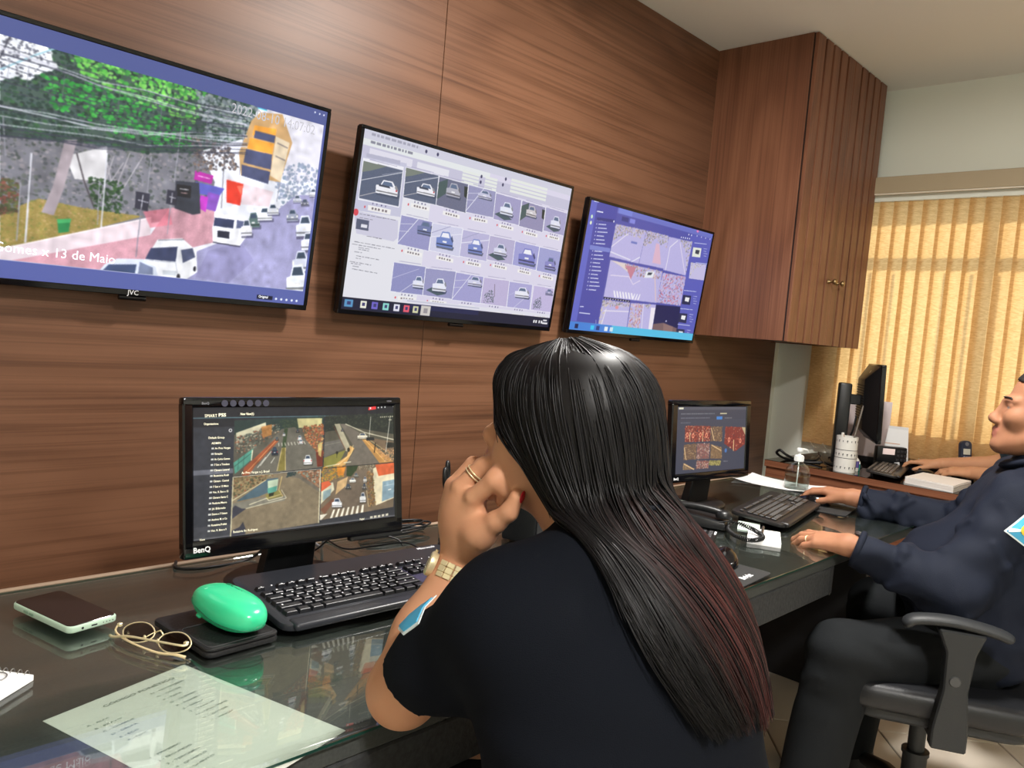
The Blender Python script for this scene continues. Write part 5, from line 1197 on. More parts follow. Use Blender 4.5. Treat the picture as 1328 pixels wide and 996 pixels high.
cord('video_cable', [(.93, -.14, zc + .12), (.95, -.09, zc + .04), (.965, -.06, zc), (.97, -.012, zc)], .0033, CBG, 'grey video cable falling behind the right half of the four-view monitor')
cord('keyboard_cable', [(1.072, -.205, GZ + .026), (1.06, -.19, GZ + .04), (1.0, -.165, GZ + .055), (.955, -.13, GZ + .05), (.93, -.08, zc), (.92, -.015, zc)], .0021, CBL, 'thin black cable rising from the keyboard\'s far edge behind it')
cord('mouse_cable', [(1.055, -.33, GZ + .0275), (1.07, -.27, GZ + .033), (1.07, -.21, GZ + .034), (1.035, -.155, GZ + .018), (1.00, -.10, zc), (1.005, -.015, zc)], .0019, CBL, 'thin black cable lying across the number pad of the keyboard')
# small black loudspeaker with a pale lead, seen under the woman's chin
t = thing('desk_speaker', (1.425, -.235, GZ), 'small black desktop loudspeaker seen below the woman\'s fist', 'speaker', R_(15))
b = B(); box(b, (-.04, -.045, 0), (.04, .045, .125), .006, 2); obj('cabinet', b, BLACK, t, 30)
b = B(); box(b, (-.034, -.0475, .008), (.034, -.0452, .118), .0015); obj('grille', b, MATTB, t)
b = B(); lathe(b, [(0, 0), (.008, 0), (.007, .006), (0, .006)], 14, M=Matrix.Translation((0.02, -.0475, .018)) @ Matrix.Rotation(R_(90), 4, 'X')); obj('dial', b, METAL, t, 40)
cord('speaker_cable', [(1.385, -.295, GZ + .004), (1.355, -.315, GZ + .018), (1.345, -.34, GZ + .012), (1.38, -.365, GZ + .004), (1.45, -.375, zc), (1.54, -.33, zc)], .0035, mat('cable_pale', (168, 176, 190), .4), 'pale looped cable on the desk beside the small loudspeaker')

# ------------------------------------------------------------------ telephone, calculator, note pads, mice at the second place
def telephone():
    t = thing('telephone', (2.035, -.352, GZ), 'black desk telephone with a keypad, partly hidden by the woman\'s hair', 'telephone', R_(20))
    b = B(); k = bmesh.new()
    P0 = [(-.08, -.09, 0), (.075, -.09, 0), (.075, .09, 0), (-.08, .09, 0)]; P1 = [(-.077, -.087, .022), (.072, -.087, .022), (.072, .087, .040), (-.077, .087, .040)]
    a = [k.verts.new(p) for p in P0]; c = [k.verts.new(p) for p in P1]; k.faces.new(a[::-1]); k.faces.new(c)
    for i in range(4): k.faces.new((a[i], a[(i + 1) % 4], c[(i + 1) % 4], c[i]))
    bmesh.ops.bevel(k, geom=k.edges[:], offset=.006, segments=2, affect='EDGES', profile=.5); merge(b, k); obj('body', b, BLACK, t, 40)
    tl = math.atan2(.018, .174); M = Matrix.Translation((0, 0, .0312)) @ Matrix.Rotation(tl, 4, 'X')
    for r in range(4):
        for c_ in range(3):
            b = B(); box(b, (.002 + c_ * .022, -.072 + r * .020, 0), (.018 + c_ * .022, -.060 + r * .020, .0035), .0012, 1, M); o = obj('key', b, mat('phone_key', (46, 46, 50), .4), t)
            b = B(); box(b, (.007 + c_ * .022, -.068 + r * .020, .0035), (.013 + c_ * .022, -.064 + r * .020, .0038), 0, 1, M); obj('digit', b, LOGO, o)
    b = B(); box(b, (.0, .03, 0), (.066, .075, .0015), .0006, 1, M); obj('display', b, mat('lcd', (96, 104, 98), .2), t)
    h = thing('telephone_handset', (1.985, -.370, GZ + .034), 'black telephone handset resting on the left of the desk telephone', 'handset', R_(20))
    b = B(); tube(b, catmull([(.004, -.08, .006), (.004, -.055, .013), (.004, 0, .017), (.004, .055, .014), (.004, .08, .008)], 18), .0125, 10, flat=.8); obj('grip', b, BLACK, h, 60)
    b = B(); lathe(b, [(0, -.004), (.022, -.003), (.024, .006), (.017, .016), (0, .018)], 20, (.004, -.078, 0)); obj('mouthpiece', b, BLACK, h, 50)
    b = B(); lathe(b, [(0, -.004), (.023, -.003), (.025, .006), (.017, .016), (0, .018)], 20, (.004, .078, 0)); obj('earpiece', b, BLACK, h, 50)
    # coiled lead that loops forward onto the desk
    base = catmull([(1.965, -.455, GZ + .028), (1.982, -.485, GZ + .034), (2.0, -.525, GZ + .026), (1.99, -.565, GZ + .018), (1.955, -.588, GZ + .017), (1.918, -.575, GZ + .013), (1.925, -.53, GZ + .013), (1.965, -.488, GZ + .012), (2.01, -.462, GZ + .010), (2.04, -.452, GZ + .010)], 500)
    P = []
    for i, p in enumerate(base):
        d = base[min(i + 1, 499)] - base[max(i - 1, 0)]; d, u, v = frame_of(d); q = i * .92
        rr = .0052 if i > 90 else .0052 * max(0, (i - 40) / 50)
        P.append(Vector(p) + u * rr * math.cos(q) + v * rr * math.sin(q))
    b = B(); tube(b, P, .0017, 5); tag(obj('coiled_cord', b, CBL, None, 180), 'black coiled telephone cord looping over the white note pad', 'cord')
telephone()
t = thing('calculator', (1.835, -.435, GZ), 'flat dark desk calculator beside the telephone cord', 'calculator', R_(24))
b = B(); box(b, (-.05, -.075, 0), (.05, .075, .014), .004, 2); obj('body', b, BLACK, t, 40)
for r in range(5):
    for c_ in range(5):
        b = B(); box(b, (-.043 + c_ * .018, -.066 + r * .017, .0138), (-.030 + c_ * .018, -.055 + r * .017, .0172), .001); obj('key', b, MATS['phone_key'], t)
b = B(); box(b, (-.042, .03, .0138), (.042, .062, .0152), .0006); obj('display', b, MATS['lcd'], t)
b = B(); box(b, (.012, -.074, .0138), (.048, -.069, .0146)); o = obj('label_strip', b, LOGO, t)
for nm, c, a, sz, z, lab in (('note_pad', (2.015, -.565), 26, (.15, .085, .010), GZ, 'white note pad under the loop of the coiled telephone cord'), ('note_slip', (2.105, -.475), 26, (.11, .06, .004), GZ, 'small pale slip of paper behind the white note pad')):
    t = thing(nm, (*c, z), lab, 'notepad', R_(a)); b = B()
    n = 4 if nm == 'note_pad' else 1
    for k in range(n): box(b, (-sz[0] / 2 + .0008 * k, -sz[1] / 2 + .001 * (k % 2), sz[2] * k / n), (sz[0] / 2 - .0005 * k, sz[1] / 2, sz[2] * (k + .92) / n), 0)
    obj('pages', b, PAPER if n > 1 else mat('slip_paper', (206, 222, 212), .8), t)
t = thing('ballpoint_pen', (2.045, -.545, GZ + .0142), 'silver ballpoint pen lying on the white note pad', 'pen', R_(24))
b = B(); cyl(b, (-.06, 0, 0), (.05, 0, 0), .004, n=10); obj('barrel', b, METAL, t, 60)
b = B(); cyl(b, (.05, 0, 0), (.066, 0, 0), .004, .001, n=10); obj('tip', b, BLACK, t, 60)

def mouse_shape(b, L=.112, W=.06, H=.036, k=1.0):
    nx, ny = 18, 14; rows = []
    for i in range(nx + 1):
        u = i / nx; x = -L / 2 + L * (1 - math.cos(math.pi * u)) / 2; c = max(0, 1 - (2 * x / L) ** 2)
        ww = W / 2 * c ** .38 * (1 - .10 * math.cos(2 * math.pi * (u - .1))); hh = H * (c ** .5) * (1 - .25 * (x / L * 2) - .08)
        rows.append([b.verts.new((x, ww * math.cos(math.pi * j / ny), .002 + hh * math.sin(math.pi * j / ny) ** .8)) for j in range(ny + 1)])
    for r0, r1 in zip(rows, rows[1:]):
        for j in range(ny): b.faces.new((r0[j], r0[j + 1], r1[j + 1], r1[j]))
        b.faces.new((r0[0], r1[0], r1[ny], r0[ny]))
    bmesh.ops.remove_doubles(b, verts=b.verts, dist=1e-5); bmesh.ops.recalc_face_normals(b, faces=b.faces)
def mouse(loc, ang, label, side_c=(150, 152, 158), stripes=True):
    t = thing('computer_mouse', loc, label, 'mouse', ang)
    b = B(); mouse_shape(b); obj('shell', b, GLOSSB, t, 60)
    b = B()
    lathe(b, [(0, -.003), (.009, -.003), (.010, 0), (.009, .003), (0, .003)], 16, M=Matrix.Translation((.030, 0, .026)) @ Matrix.Rotation(R_(90), 4, 'X')); obj('wheel', b, MATTB, t, 40)
    b = B(); tube(b, [(.052, 0, .022), (.03, 0, .0317), (.0, 0, .0368), (-.01, 0, .0375)], .0006, 4); obj('button_gap', b, MATTB, t)
    if stripes:
        for s in (-1, 1):
            b = B(); tube(b, catmull([(.046, s * .017, .0135), (.02, s * .0255, .0145), (-.02, s * .0275, .0150), (-.045, s * .0195, .0115)], 14), .0014, 6); obj('side_strip', b, mat('mouse_silver', side_c, .3, metal=.6), t, 180)
    return t
t = thing('mouse_pad', (1.60, -.638, GZ), 'thin black mouse pad with a white printed word at the desk\'s front edge', 'mouse pad', R_(4))
b = B(); prism(b, rrect(.23, .20, .012, 4), 0, .0026, bev=.0008); obj('pad', b, mat('pad_cloth', (38, 38, 38), .8, bump=.2, bscale=900), t)
lettering('lettering', 'Bright', .021, LOGO, t, Matrix.Translation((.004, -.074, .0027)), depth=.00005, bold=.0007, shear=.2)
mouse((1.685, -.628, GZ + .0026), R_(205), 'glossy black mouse on the mouse pad beside the woman\'s hair')
mouse((2.655, -.428, GZ + .0026), R_(97), 'black mouse with a pale stripe under the seated man\'s right hand', (220, 222, 226))
t = thing('mouse_pad', (2.65, -.46, GZ), 'dark mouse pad under the mouse the man is holding', 'mouse pad', R_(10))
b = B(); prism(b, rrect(.21, .19, .012, 4), 0, .0026, bev=.0008); obj('pad', b, MATS['pad_cloth'], t)
t, _c = paper_sheet('loose_paper', [(2.80, -.045), (3.0, -.03), (3.018, -.325), (2.822, -.335)], GZ + .0006, PAPER, 'white sheet of paper lying under the sanitiser bottle at the desk\'s end', 'paper', curl=.01)

def sanitiser():
    t = thing('sanitiser_bottle', (2.885, -.265, GZ + .0012), 'clear round pump bottle of gel standing on the white paper', 'bottle')
    gm = mat('clear_plastic', (238, 242, 240), .08, trans=.92, ior=1.35); gel = sheet_glass('gel', (.86, .90, .88, 1), .06)
    b = B(); lathe(b, [(0, 0), (.040, 0), (.044, .004), (.045, .03), (.045, .058), (.040, .078), (.026, .094), (.015, .100), (.0145, .108), (0, .108)], 30); obj('body', b, sheet_glass('clear_bottle', (.84, .87, .86, 1), .08, .04), t, 60)
    b = B(); lathe(b, [(0, .002), (.041, .002), (.043, .03), (.043, .05), (0, .05)], 26); obj('gel', b, gel, t, 60)
    wm = mat('pump_white', (226, 228, 226), .35)
    b = B(); lathe(b, [(0, .104), (.0165, .104), (.0165, .124), (.012, .127), (.0055, .128), (.0055, .142), (0, .142)], 20)
    for k in range(16): a = 2 * math.pi * k / 16; box(b, (.016, -.001, .106), (.0175, .001, .122), 0, 1, Matrix.Rotation(a, 4, 'Z'))
    obj('collar', b, wm, t, 40)
    b = B(); lathe(b, [(0, .140), (.0105, .140), (.012, .148), (.010, .153), (0, .153)], 18); tube(b, [(-.004, 0, .1475), (.02, -.008, .1475), (.034, -.013, .145), (.037, -.014, .139)], [.006, .005, .004, .0035], 8); obj('pump_head', b, wm, t, 40)
    b = B(); cyl(b, (0, 0, .008), (.002, 0, .104), .0022, n=6); obj('dip_tube', b, wm, t)
sanitiser()

# ------------------------------------------------------------------ credenza at the window and the things on it
CX0, CZ = 3.55, .75
def credenza():
    y0, y1 = -.74, .185
    t = thing('credenza', (3.86, -.28, 0), 'wooden side counter with a glass covered top under the window', 'counter')
    b = B(); box(b, (CX0, y0, CZ - .03), (XW - .002, y1, CZ), .002); obj('top', b, WOOD_C, t, world=True)
    b = B(); box(b, (CX0 + .012, y0 + .02, .08), (CX0 + .03, y1 - .004, CZ - .0305), .001); obj('front_panel', b, WOOD_C, t, world=True)
    for yy in (y0 + .001, y1 - .02): b = B(); box(b, (CX0 + .0305, yy, 0), (XW - .03, yy + .018, CZ - .0305), .001); obj('end_panel', b, WOOD_V, t, world=True)
    b = B(); box(b, (CX0 + .05, y0 + .02, 0), (CX0 + .07, y1 - .021, .08)); obj('plinth', b, MATTB, t, world=True)
    b = B(); box(b, (CX0 - .001, y0, CZ + .0003), (XW - .004, y1, CZ + .0018)); obj('glass_cover', b, sheet_glass('smoked_cover', (.50, .47, .42, 1), .07), t, world=True)
credenza()
ZK = CZ + .002
def tin():
    t = thing('pencil_tin', (3.625, -.158, ZK), 'white cylindrical pencil tin printed with small black marks and bands', 'pencil holder')
    r, h = .046, .158; wm = mat('tin_white', (222, 220, 214), .4)
    b = B(); lathe(b, [(0, 0), (r, 0), (r, h), (r - .002, h), (r - .002, .003), (0, .003)], 36); obj('can', b, wm, t, 40)
    b = B()
    for z in (.062, .098): lathe(b, [(r + .0001, z), (r + .0005, z), (r + .0005, z + .0022), (r + .0001, z + .0022)], 36)
    obj('band', b, INKD, t, 40)
    # the small marks printed in three rows
    b = B()
    def mark(a, z, s):
        M = Matrix.Translation((r * math.cos(a), r * math.sin(a), z)) @ Matrix.Rotation(a + R_(90), 4, 'Z') @ Matrix.Rotation(R_(90), 4, 'X')
        prism(b, [(-.003 * s, .002), (.0005, .006 * s), (.0042 * s, .003), (.001, -.0005), (.0022, -.005 * s), (-.0008, -.006 * s), (-.001, -.001)], .0001, .0006, M)
    for i in range(16):
        a = 2 * math.pi * i / 16
        mark(a, .138, 1.0 if i % 2 else .6); mark(a + .1, .078, 1.0); mark(a, .020, .7 if i % 2 else 1.0)
    o = obj('mark', b, INKD, t); o['kind'] = 'stuff'
    for k, (dx, dy, hh, m, lab, nm) in enumerate((( .010, -.014, .30, mat('pencil_grey', (120, 112, 104), .5), 'long grey rod leaning out of the white pencil tin', 'rod'), (-.012, .008, .168, mat('tin_white', (222, 220, 214), .4), 'white marker standing in the white pencil tin', 'marker'), (-.022, .020, .160, mat('wood_pencil', (170, 120, 80), .5), 'brown pencil standing low in the white pencil tin', 'pencil'))):
        p = thing(nm, (3.625 + dx * .3, -.158 + dy * .3, ZK + .006), lab, nm)
        p.rotation_euler = (R_(8), R_(3), 0) if k == 0 else (R_(3 * k - 8), R_(-4), 0)
        b = B(); cyl(b, (0, 0, 0), (0, 0, hh * .93), .004 if k != 1 else .0085, n=10); obj('barrel', b, m, p, 60)
        b = B(); cyl(b, (0, 0, hh * .93), (0, 0, hh), .004 if k != 1 else .0072, .002 if k != 1 else .006, n=10); obj('tip', b, m, p, 60)
tin()
t = thing('glue_bottle', (3.70, -.175, ZK), 'small white glue bottle with a purple label behind the pencil tin', 'bottle')
b = B(); lathe(b, [(0, 0), (.017, 0), (.018, .004), (.018, .05), (.010, .060), (0, .060)], 20); obj('body', b, MATS['tin_white'], t, 50)
b = B(); lathe(b, [(.0183, .016), (.0186, .016), (.0186, .046), (.0183, .046)], 20); obj('label', b, mat('purple_label', (96, 84, 150), .6), t)
b = B(); lathe(b, [(0, .060), (.0085, .060), (.0075, .078), (.006, .083), (0, .083)], 16); obj('cap', b, MATS['tin_white'], t, 50)
t = thing('small_carton', (3.765, -.155, ZK), 'small teal carton lying between the glue bottle and the dark keyboard', 'box', R_(20))
b = B(); box(b, (-.05, -.02, 0), (.05, .02, .030), .001); obj('body', b, mat('teal_card', (30, 130, 116), .55), t)
b = B(); box(b, (-.05, -.0202, .030), (.05, .0202, .0312)); obj('top_flap', b, PAPER, t)
# papers held up behind the monitor and the desk calendar right of it
t = thing('paper_holder', (4.080, -.075, ZK), 'white papers propped up behind the edge-on monitor', 'papers', R_(-86))
for k in range(3):
    b = B(); box(b, (-.105 + .006 * k, .004 * k, .006), (.105 - .004 * k, .004 * k + .0012, .31 - .02 * k), 0, 1, Matrix.Rotation(R_(-2), 4, 'X')); obj('sheet', b, mat('pinkish_paper', (232, 216, 214), .8), t)
b = B(); box(b, (-.11, -.014, 0), (.11, .014, .006), .002); box(b, (-.11, -.005, .006), (.11, -.001, .03)); obj('foot', b, MATTB, t)
t = thing('desk_calendar', (4.05, -.232, ZK), 'white standing desk calendar behind the black fax telephone', 'calendar', R_(-70))
M = Matrix.Rotation(R_(-16), 4, 'X')
for s, rr in ((1, -8), (-1, 8)):
    b = B(); k = [( -.06, 0), (.06, 0), (.045, .20), (-.04, .20)]; prism(b, k, -.0012, .0012, Matrix.Translation((0, -.026 * s, .0015)) @ Matrix.Rotation(R_(90 + rr), 4, 'X')); obj('leaf', b, PAPER, t)
b = B()
for r in range(4): box(b, (-.05, -.0015, .05 + r * .022), (.04 - .008 * r, -.0013, .053 + r * .022), 0, 1, Matrix.Translation((0, -.0275, 0)) @ Matrix.Rotation(R_(-8), 4, 'X'))
obj('printing', b, mat('orange_print', (206, 150, 110), .8), t)
t = thing('fax_telephone', (3.985, -.235, ZK), 'black desk telephone with a lit pale display beside the monitor by the window', 'telephone', R_(-48))
b = B(); box(b, (-.07, -.03, 0), (.07, .03, .03), .004, 2); box(b, (-.07, -.01, .03), (.07, .03, .105), .006, 2); obj('body', b, BLACK, t, 30)
b = B(); box(b, (-.045, -.0125, .068), (.012, -.0098, .096), .001); obj('display', b, mat('pink_lcd', (220, 200, 196), .3, emit=(220, 200, 196), estr=.35), t)
for r in range(3):
    for c_ in range(3):
        b = B(); box(b, (.022 + c_ * .017, -.0125, .040 + r * .020), (.034 + c_ * .017, -.0098, .052 + r * .020), .0008); obj('key', b, MATS['phone_key'], t)
t = thing('price_tag', (3.985, -.262, ZK + .043), 'small white paper tag with a dark loop, hanging by the black fax telephone', 'tag', R_(62))
b = B(); box(b, (-.016, -.001, -.04), (.016, .0, -.008), 0, 1, Matrix.Rotation(R_(14), 4, 'Y')); obj('card', b, PAPER, t)
b = B(); tube(b, [(0, 0, -.01), (.006, 0, .012), (-.008, 0, .02), (-.03, .01, .015)], .0012, 5); obj('string', b, MATTB, t)
t = thing('hole_punch', (4.06, -.40, ZK), 'dark brown hole punch lying near the blind beyond the resting arm', 'hole punch', R_(75))
b = B(); box(b, (-.06, -.03, 0), (.06, .03, .012), .004); obj('base', b, mat('punch_brown', (58, 46, 38), .4), t, 40)
b = B(); prism(b, [(-.055, .012), (.05, .012), (.06, .022), (-.03, .052), (-.055, .046)], -.024, .024, Matrix.Rotation(R_(90), 4, 'X'), .003); obj('lever', b, MATS['punch_brown'], t, 40)
def cordless():
    t = thing('charging_cradle', (4.055, -.53, ZK), 'dark charging cradle of the cordless telephone', 'charger', R_(-40))
    b = B(); prism(b, rrect(.075, .08, .02, 5), 0, .02, bev=.004, seg=2); box(b, (-.032, .0, .02), (.032, .03, .05), .006, 2); obj('body', b, BLACK, t, 40)
    h = thing('cordless_telephone', (4.05, -.538, ZK + .022), 'dark blue cordless telephone handset standing upright in its cradle', 'telephone', R_(-40))
    M = Matrix.Rotation(R_(-8), 4, 'X') @ Matrix.Rotation(R_(90), 4, 'X')
    b = B(); prism(b, [(x * (1 + .06 * math.cos(y * 40)), y) for x, y in rrect(.050, .155, .020, 6, 0, .078)], -.012, .012, M, .004, 2); obj('body', b, mat('phone_navy', (38, 44, 60), .35), h, 40)
    b = B(); box(b, (-.017, .092, .0118), (.017, .118, .0128), .0008, 1, M); obj('display', b, mat('pale_lcd', (190, 190, 176), .3), h)
    b = B(); cyl(b, M @ Vector((0, .140, .0115)), M @ Vector((0, .140, .0132)), .009, n=14); obj('earpiece', b, MATS['mouse_silver'], h, 40)
    for r in range(5):
        for c_ in range(3):
            b = B(); box(b, (-.017 + c_ * .0125, .016 + r * .0145, .0118), (-.008 + c_ * .0125, .026 + r * .0145, .0134), .0008, 1, M); obj('key', b, mat('blue_key', (120, 132, 160), .35), h)
cordless()
mouse((4.02, -.335, ZK), R_(85), 'dark mouse under the hand of the person at the window counter', stripes=False)
mouse((3.90, -.415, ZK), R_(60), 'small black mouse lying unused by the open notebook on the counter', stripes=False)
t = thing('remote_control', (3.955, -.478, ZK), 'dark remote control lying on the counter by the unused mouse', 'remote', R_(70))
b = B(); box(b, (-.06, -.018, 0), (.06, .018, .014), .004, 2); obj('body', b, BLACK, t, 40)
for k in range(10):
    b = B(); box(b, (-.05 + (k // 2) * .016, -.010 + (k % 2) * .012, .0138), (-.042 + (k // 2) * .016, -.002 + (k % 2) * .012, .0158), .0008); obj('button', b, MATS['phone_key'], t)
def notebook():
    P = [np.array(q) for q in ((3.60, -.425), (3.84, -.425), (3.83, -.62), (3.565, -.62))]
    t = thing('open_notebook', (3.74, -.50, ZK), 'thick white open notebook lying at the front edge of the window counter', 'notebook')
    b = B()
    for k in range(6):
        z0, z1 = .0045 * k, .0045 * k + .0040; e = .002 * (k % 2)
        q = [(p[0] + e, p[1] + e, 0) for p in P]
        prism(b, [(x, y) for x, y, _ in q], ZK + .001 + z0, ZK + .001 + z1)
    obj('pages', b, mat('notebook_paper', (232, 226, 220), .8), t, world=True)
    b = B(); prism(b, [(p[0] * 1.0, p[1]) for p in P], ZK + .0001, ZK + .0008); obj('cover', b, PAPER, t, world=True)
notebook()
cord('credenza_cable', [(3.70, -.03, ZK + .012), (3.66, .05, ZK + .004), (3.60, .10, ZK + .03), (3.585, .13, ZK + .05), (3.60, .15, ZK + .03), (3.66, .12, ZK + .004), (3.76, .04, ZK + .006), (3.86, .05, ZK + .02)], .006, CBL, 'thick black cable looping at the far left end of the window counter')
cord('credenza_lead', [(3.76, .02, ZK + .05), (3.72, -.01, ZK + .02), (3.68, -.06, ZK + .003), (3.64, -.10, ZK + .003), (3.60, -.09, ZK + .003)], .0028, mat('cable_brown', (60, 48, 38), .5), 'thin brown lead running across the window counter to the pencil tin')
cord('monitor_cable', [(3.850, -.105, ZK + .24), (3.845, -.095, ZK + .16), (3.865, -.06, ZK + .09), (3.91, -.02, ZK + .03), (3.97, .05, ZK + .005)], .0045, CBL, 'black cable hanging behind the edge-on monitor')

# ------------------------------------------------------------------ bodies: smooth unions of tapered limbs, skinned as one surface
def V(*a): return np.array(a, float)
class Flesh:
    def __init__(s): s.p = []
    def cap(s, a, b, ra, rb=None, k=.02): s.p.append(('c', np.array(a, float), np.array(b, float), ra, ra if rb is None else rb, k)); return s
    def chain(s, pts, rs, k=.012):
        for i in range(len(pts) - 1): s.cap(pts[i], pts[i + 1], rs[i], rs[i + 1], k)
        return s
    def ell(s, c, r, R=None, k=.02, sub=False): s.p.append(('s' if sub else 'e', np.array(c, float), np.array(r, float), np.eye(3) if R is None else np.array(R, float), None, k)); return s
    @staticmethod
    def one(q, P):
        if q[0] == 'c':
            a, b, ra, rb = q[1:5]; ba = b - a; L = ba @ ba + 1e-12
            pa = P - a; h = np.clip(pa @ ba / L, 0, 1)
            return np.sqrt(((pa - h[..., None] * ba) ** 2).sum(-1)) - (ra + (rb - ra) * h)
        x = (P - q[1]) @ q[3].T; r = q[2]
        k0 = np.sqrt(((x / r) ** 2).sum(-1)); k1 = np.sqrt(((x / r ** 2) ** 2).sum(-1)) + 1e-9
        return k0 * (k0 - 1) / k1
    def d(s, P):
        out = np.full(P.shape[:-1], 1e3)
        for q in s.p: out = s.mixin(out, s.one(q, P), q)
        return out
    @staticmethod
    def mixin(a, b, q):
        k = q[5]
        if q[0] == 's': b = -b; h = np.maximum(k - np.abs(a - b), 0) / k; return np.maximum(a, b) + h * h * k * .25
        h = np.maximum(k - np.abs(a - b), 0) / k; return np.minimum(a, b) - h * h * k * .25
    def grad(s, P, e=.001):
        g = np.stack([s.d(P + np.eye(3)[i] * e) - s.d(P - np.eye(3)[i] * e) for i in range(3)], -1)
        return g / (np.linalg.norm(g, axis=-1, keepdims=True) + 1e-9)
    def snap(s, P, off=0.0, n=6):
        P = np.array(P, float)
        for _ in range(n): P = P - (s.d(P) - off)[..., None] * s.grad(P) * .9
        return P
    def skin(s, lo, hi, h, ripple=None, clip=None):
        """surface nets on a sparse grid of blocks"""
        lo = np.array(lo, float); hi = np.array(hi, float); Bn = 8
        nb = np.ceil((hi - lo) / (h * Bn)).astype(int)
        g = np.stack(np.meshgrid(*[np.arange(n) for n in nb], indexing='ij'), -1).reshape(-1, 3)
        C = lo + (g + .5) * h * Bn; R = h * Bn * math.sqrt(3) / 2
        dc = np.stack([s.one(q, C) for q in s.p]); add = np.array([q[0] != 's' for q in s.p])
        dm = dc[add].min(0)
        keep = np.abs(s.d(C)) < R * 1.6 + .012
        g, dc, dm = g[keep], dc[:, keep], dm[keep]
        o = np.stack(np.meshgrid(*[np.arange(Bn + 1)] * 3, indexing='ij'), -1).reshape(-1, 3)
        P = lo + (g[:, None, :] * Bn + o[None]) * h
        F = np.full(P.shape[:2], 1e3)
        for i, q in enumerate(s.p):
            m = (dc[i] < dm + 2.2 * R + q[5]) if q[0] != 's' else (dc[i] < R + q[5] + .01)
            if m.any(): F[m] = s.mixin(F[m], s.one(q, P[m]), q)
        if ripple is not None: F = F + ripple(P)
        if clip is not None: F = np.maximum(F, clip(P))
        F = F.reshape(-1, Bn + 1, Bn + 1, Bn + 1)
        S = F < 0
        cs = [(0, 0, 0), (1, 0, 0), (0, 1, 0), (1, 1, 0), (0, 0, 1), (1, 0, 1), (0, 1, 1), (1, 1, 1)]
        sl = lambda A, c: A[:, c[0]:c[0] + Bn, c[1]:c[1] + Bn, c[2]:c[2] + Bn]
        cnt = sum(sl(S, c).astype(np.int8) for c in cs)
        bi, x, y, z = np.nonzero((cnt > 0) & (cnt < 8))
        f = np.stack([F[bi, x + c[0], y + c[1], z + c[2]] for c in cs], 1)
        acc = np.zeros((len(bi), 3)); w = np.zeros(len(bi)); ca = np.array(cs, float)
        for i in range(8):
            for j in range(i + 1, 8):
                if abs(ca[i] - ca[j]).sum() != 1: continue
                cr = (f[:, i] < 0) != (f[:, j] < 0)
                t = np.where(cr, f[:, i] / np.where(cr, f[:, i] - f[:, j], 1), 0)
                acc += np.where(cr[:, None], ca[i] + t[:, None] * (ca[j] - ca[i]), 0); w += cr
        gi = g[bi] * Bn + np.stack([x, y, z], 1)
        Vx = lo + (gi + acc / w[:, None]) * h
        dim = nb * Bn + 2
        key = (gi[:, 0] * dim[1] + gi[:, 1]) * dim[2] + gi[:, 2]
        so_ = np.argsort(key); ks = key[so_]
        st = np.array([dim[1] * dim[2], dim[2], 1])
        def find(k):
            i = np.clip(np.searchsorted(ks, k), 0, len(ks) - 1); return np.where(ks[i] == k, so_[i], -1)
        Q = []
        for ax in range(3):
            a, b_ = (ax + 1) % 3, (ax + 2) % 3; c1 = 1 << ax
            cr = (f[:, 0] < 0) != (f[:, c1] < 0)
            k = key[cr]; i0 = np.nonzero(cr)[0]
            i1, i2, i3 = find(k - st[a]), find(k - st[a] - st[b_]), find(k - st[b_])
            ok = (i1 >= 0) & (i2 >= 0) & (i3 >= 0); inn = f[cr, 0] < 0
            q = np.stack([i0, i1, i2, i3], 1)[ok]; fl = inn[ok]
            q[~fl] = q[~fl][:, ::-1]; Q.append(q)
        return Vx, np.concatenate(Q)
def mesh_np(name, Vx, Q, m, parent=None, smooth=True, mi=None, off=True):
    """from arrays; parent's place is taken off"""
    Vx = np.asarray(Vx, float); Q = np.asarray(Q, np.int32)
    if parent is not None and off:
        o = np.array(parent.location, float); p = parent.parent
        while p is not None: o = o + np.array(p.location); p = p.parent
        Vx = Vx - o
    me = bpy.data.meshes.new(name)
    me.vertices.add(len(Vx)); me.vertices.foreach_set('co', Vx.astype(np.float32).ravel())
    me.loops.add(Q.size); me.loops.foreach_set('vertex_index', Q.ravel())
    me.polygons.add(len(Q)); me.polygons.foreach_set('loop_start', (np.arange(len(Q)) * Q.shape[1]).astype(np.int32))
    if mi is not None: me.polygons.foreach_set('material_index', mi.astype(np.int32))
    me.update(calc_edges=True)
    for x in (m if isinstance(m, (list, tuple)) else [m]): me.materials.append(x)
    if smooth: me.shade_smooth()
    return link(name, me, parent)
def unit(v): v = np.array(v, float); return v / np.linalg.norm(v)
def rot_about(v, k, a): k = unit(k); return v * math.cos(a) + np.cross(k, v) * math.sin(a) + k * (k @ v) * (1 - math.cos(a))
def basis(front, up=(0, 0, 1)):
    a = unit(front); u = np.array(up, float); u = unit(u - a * (a @ u)); l = np.cross(u, a); return l, a, u      # left, front, up

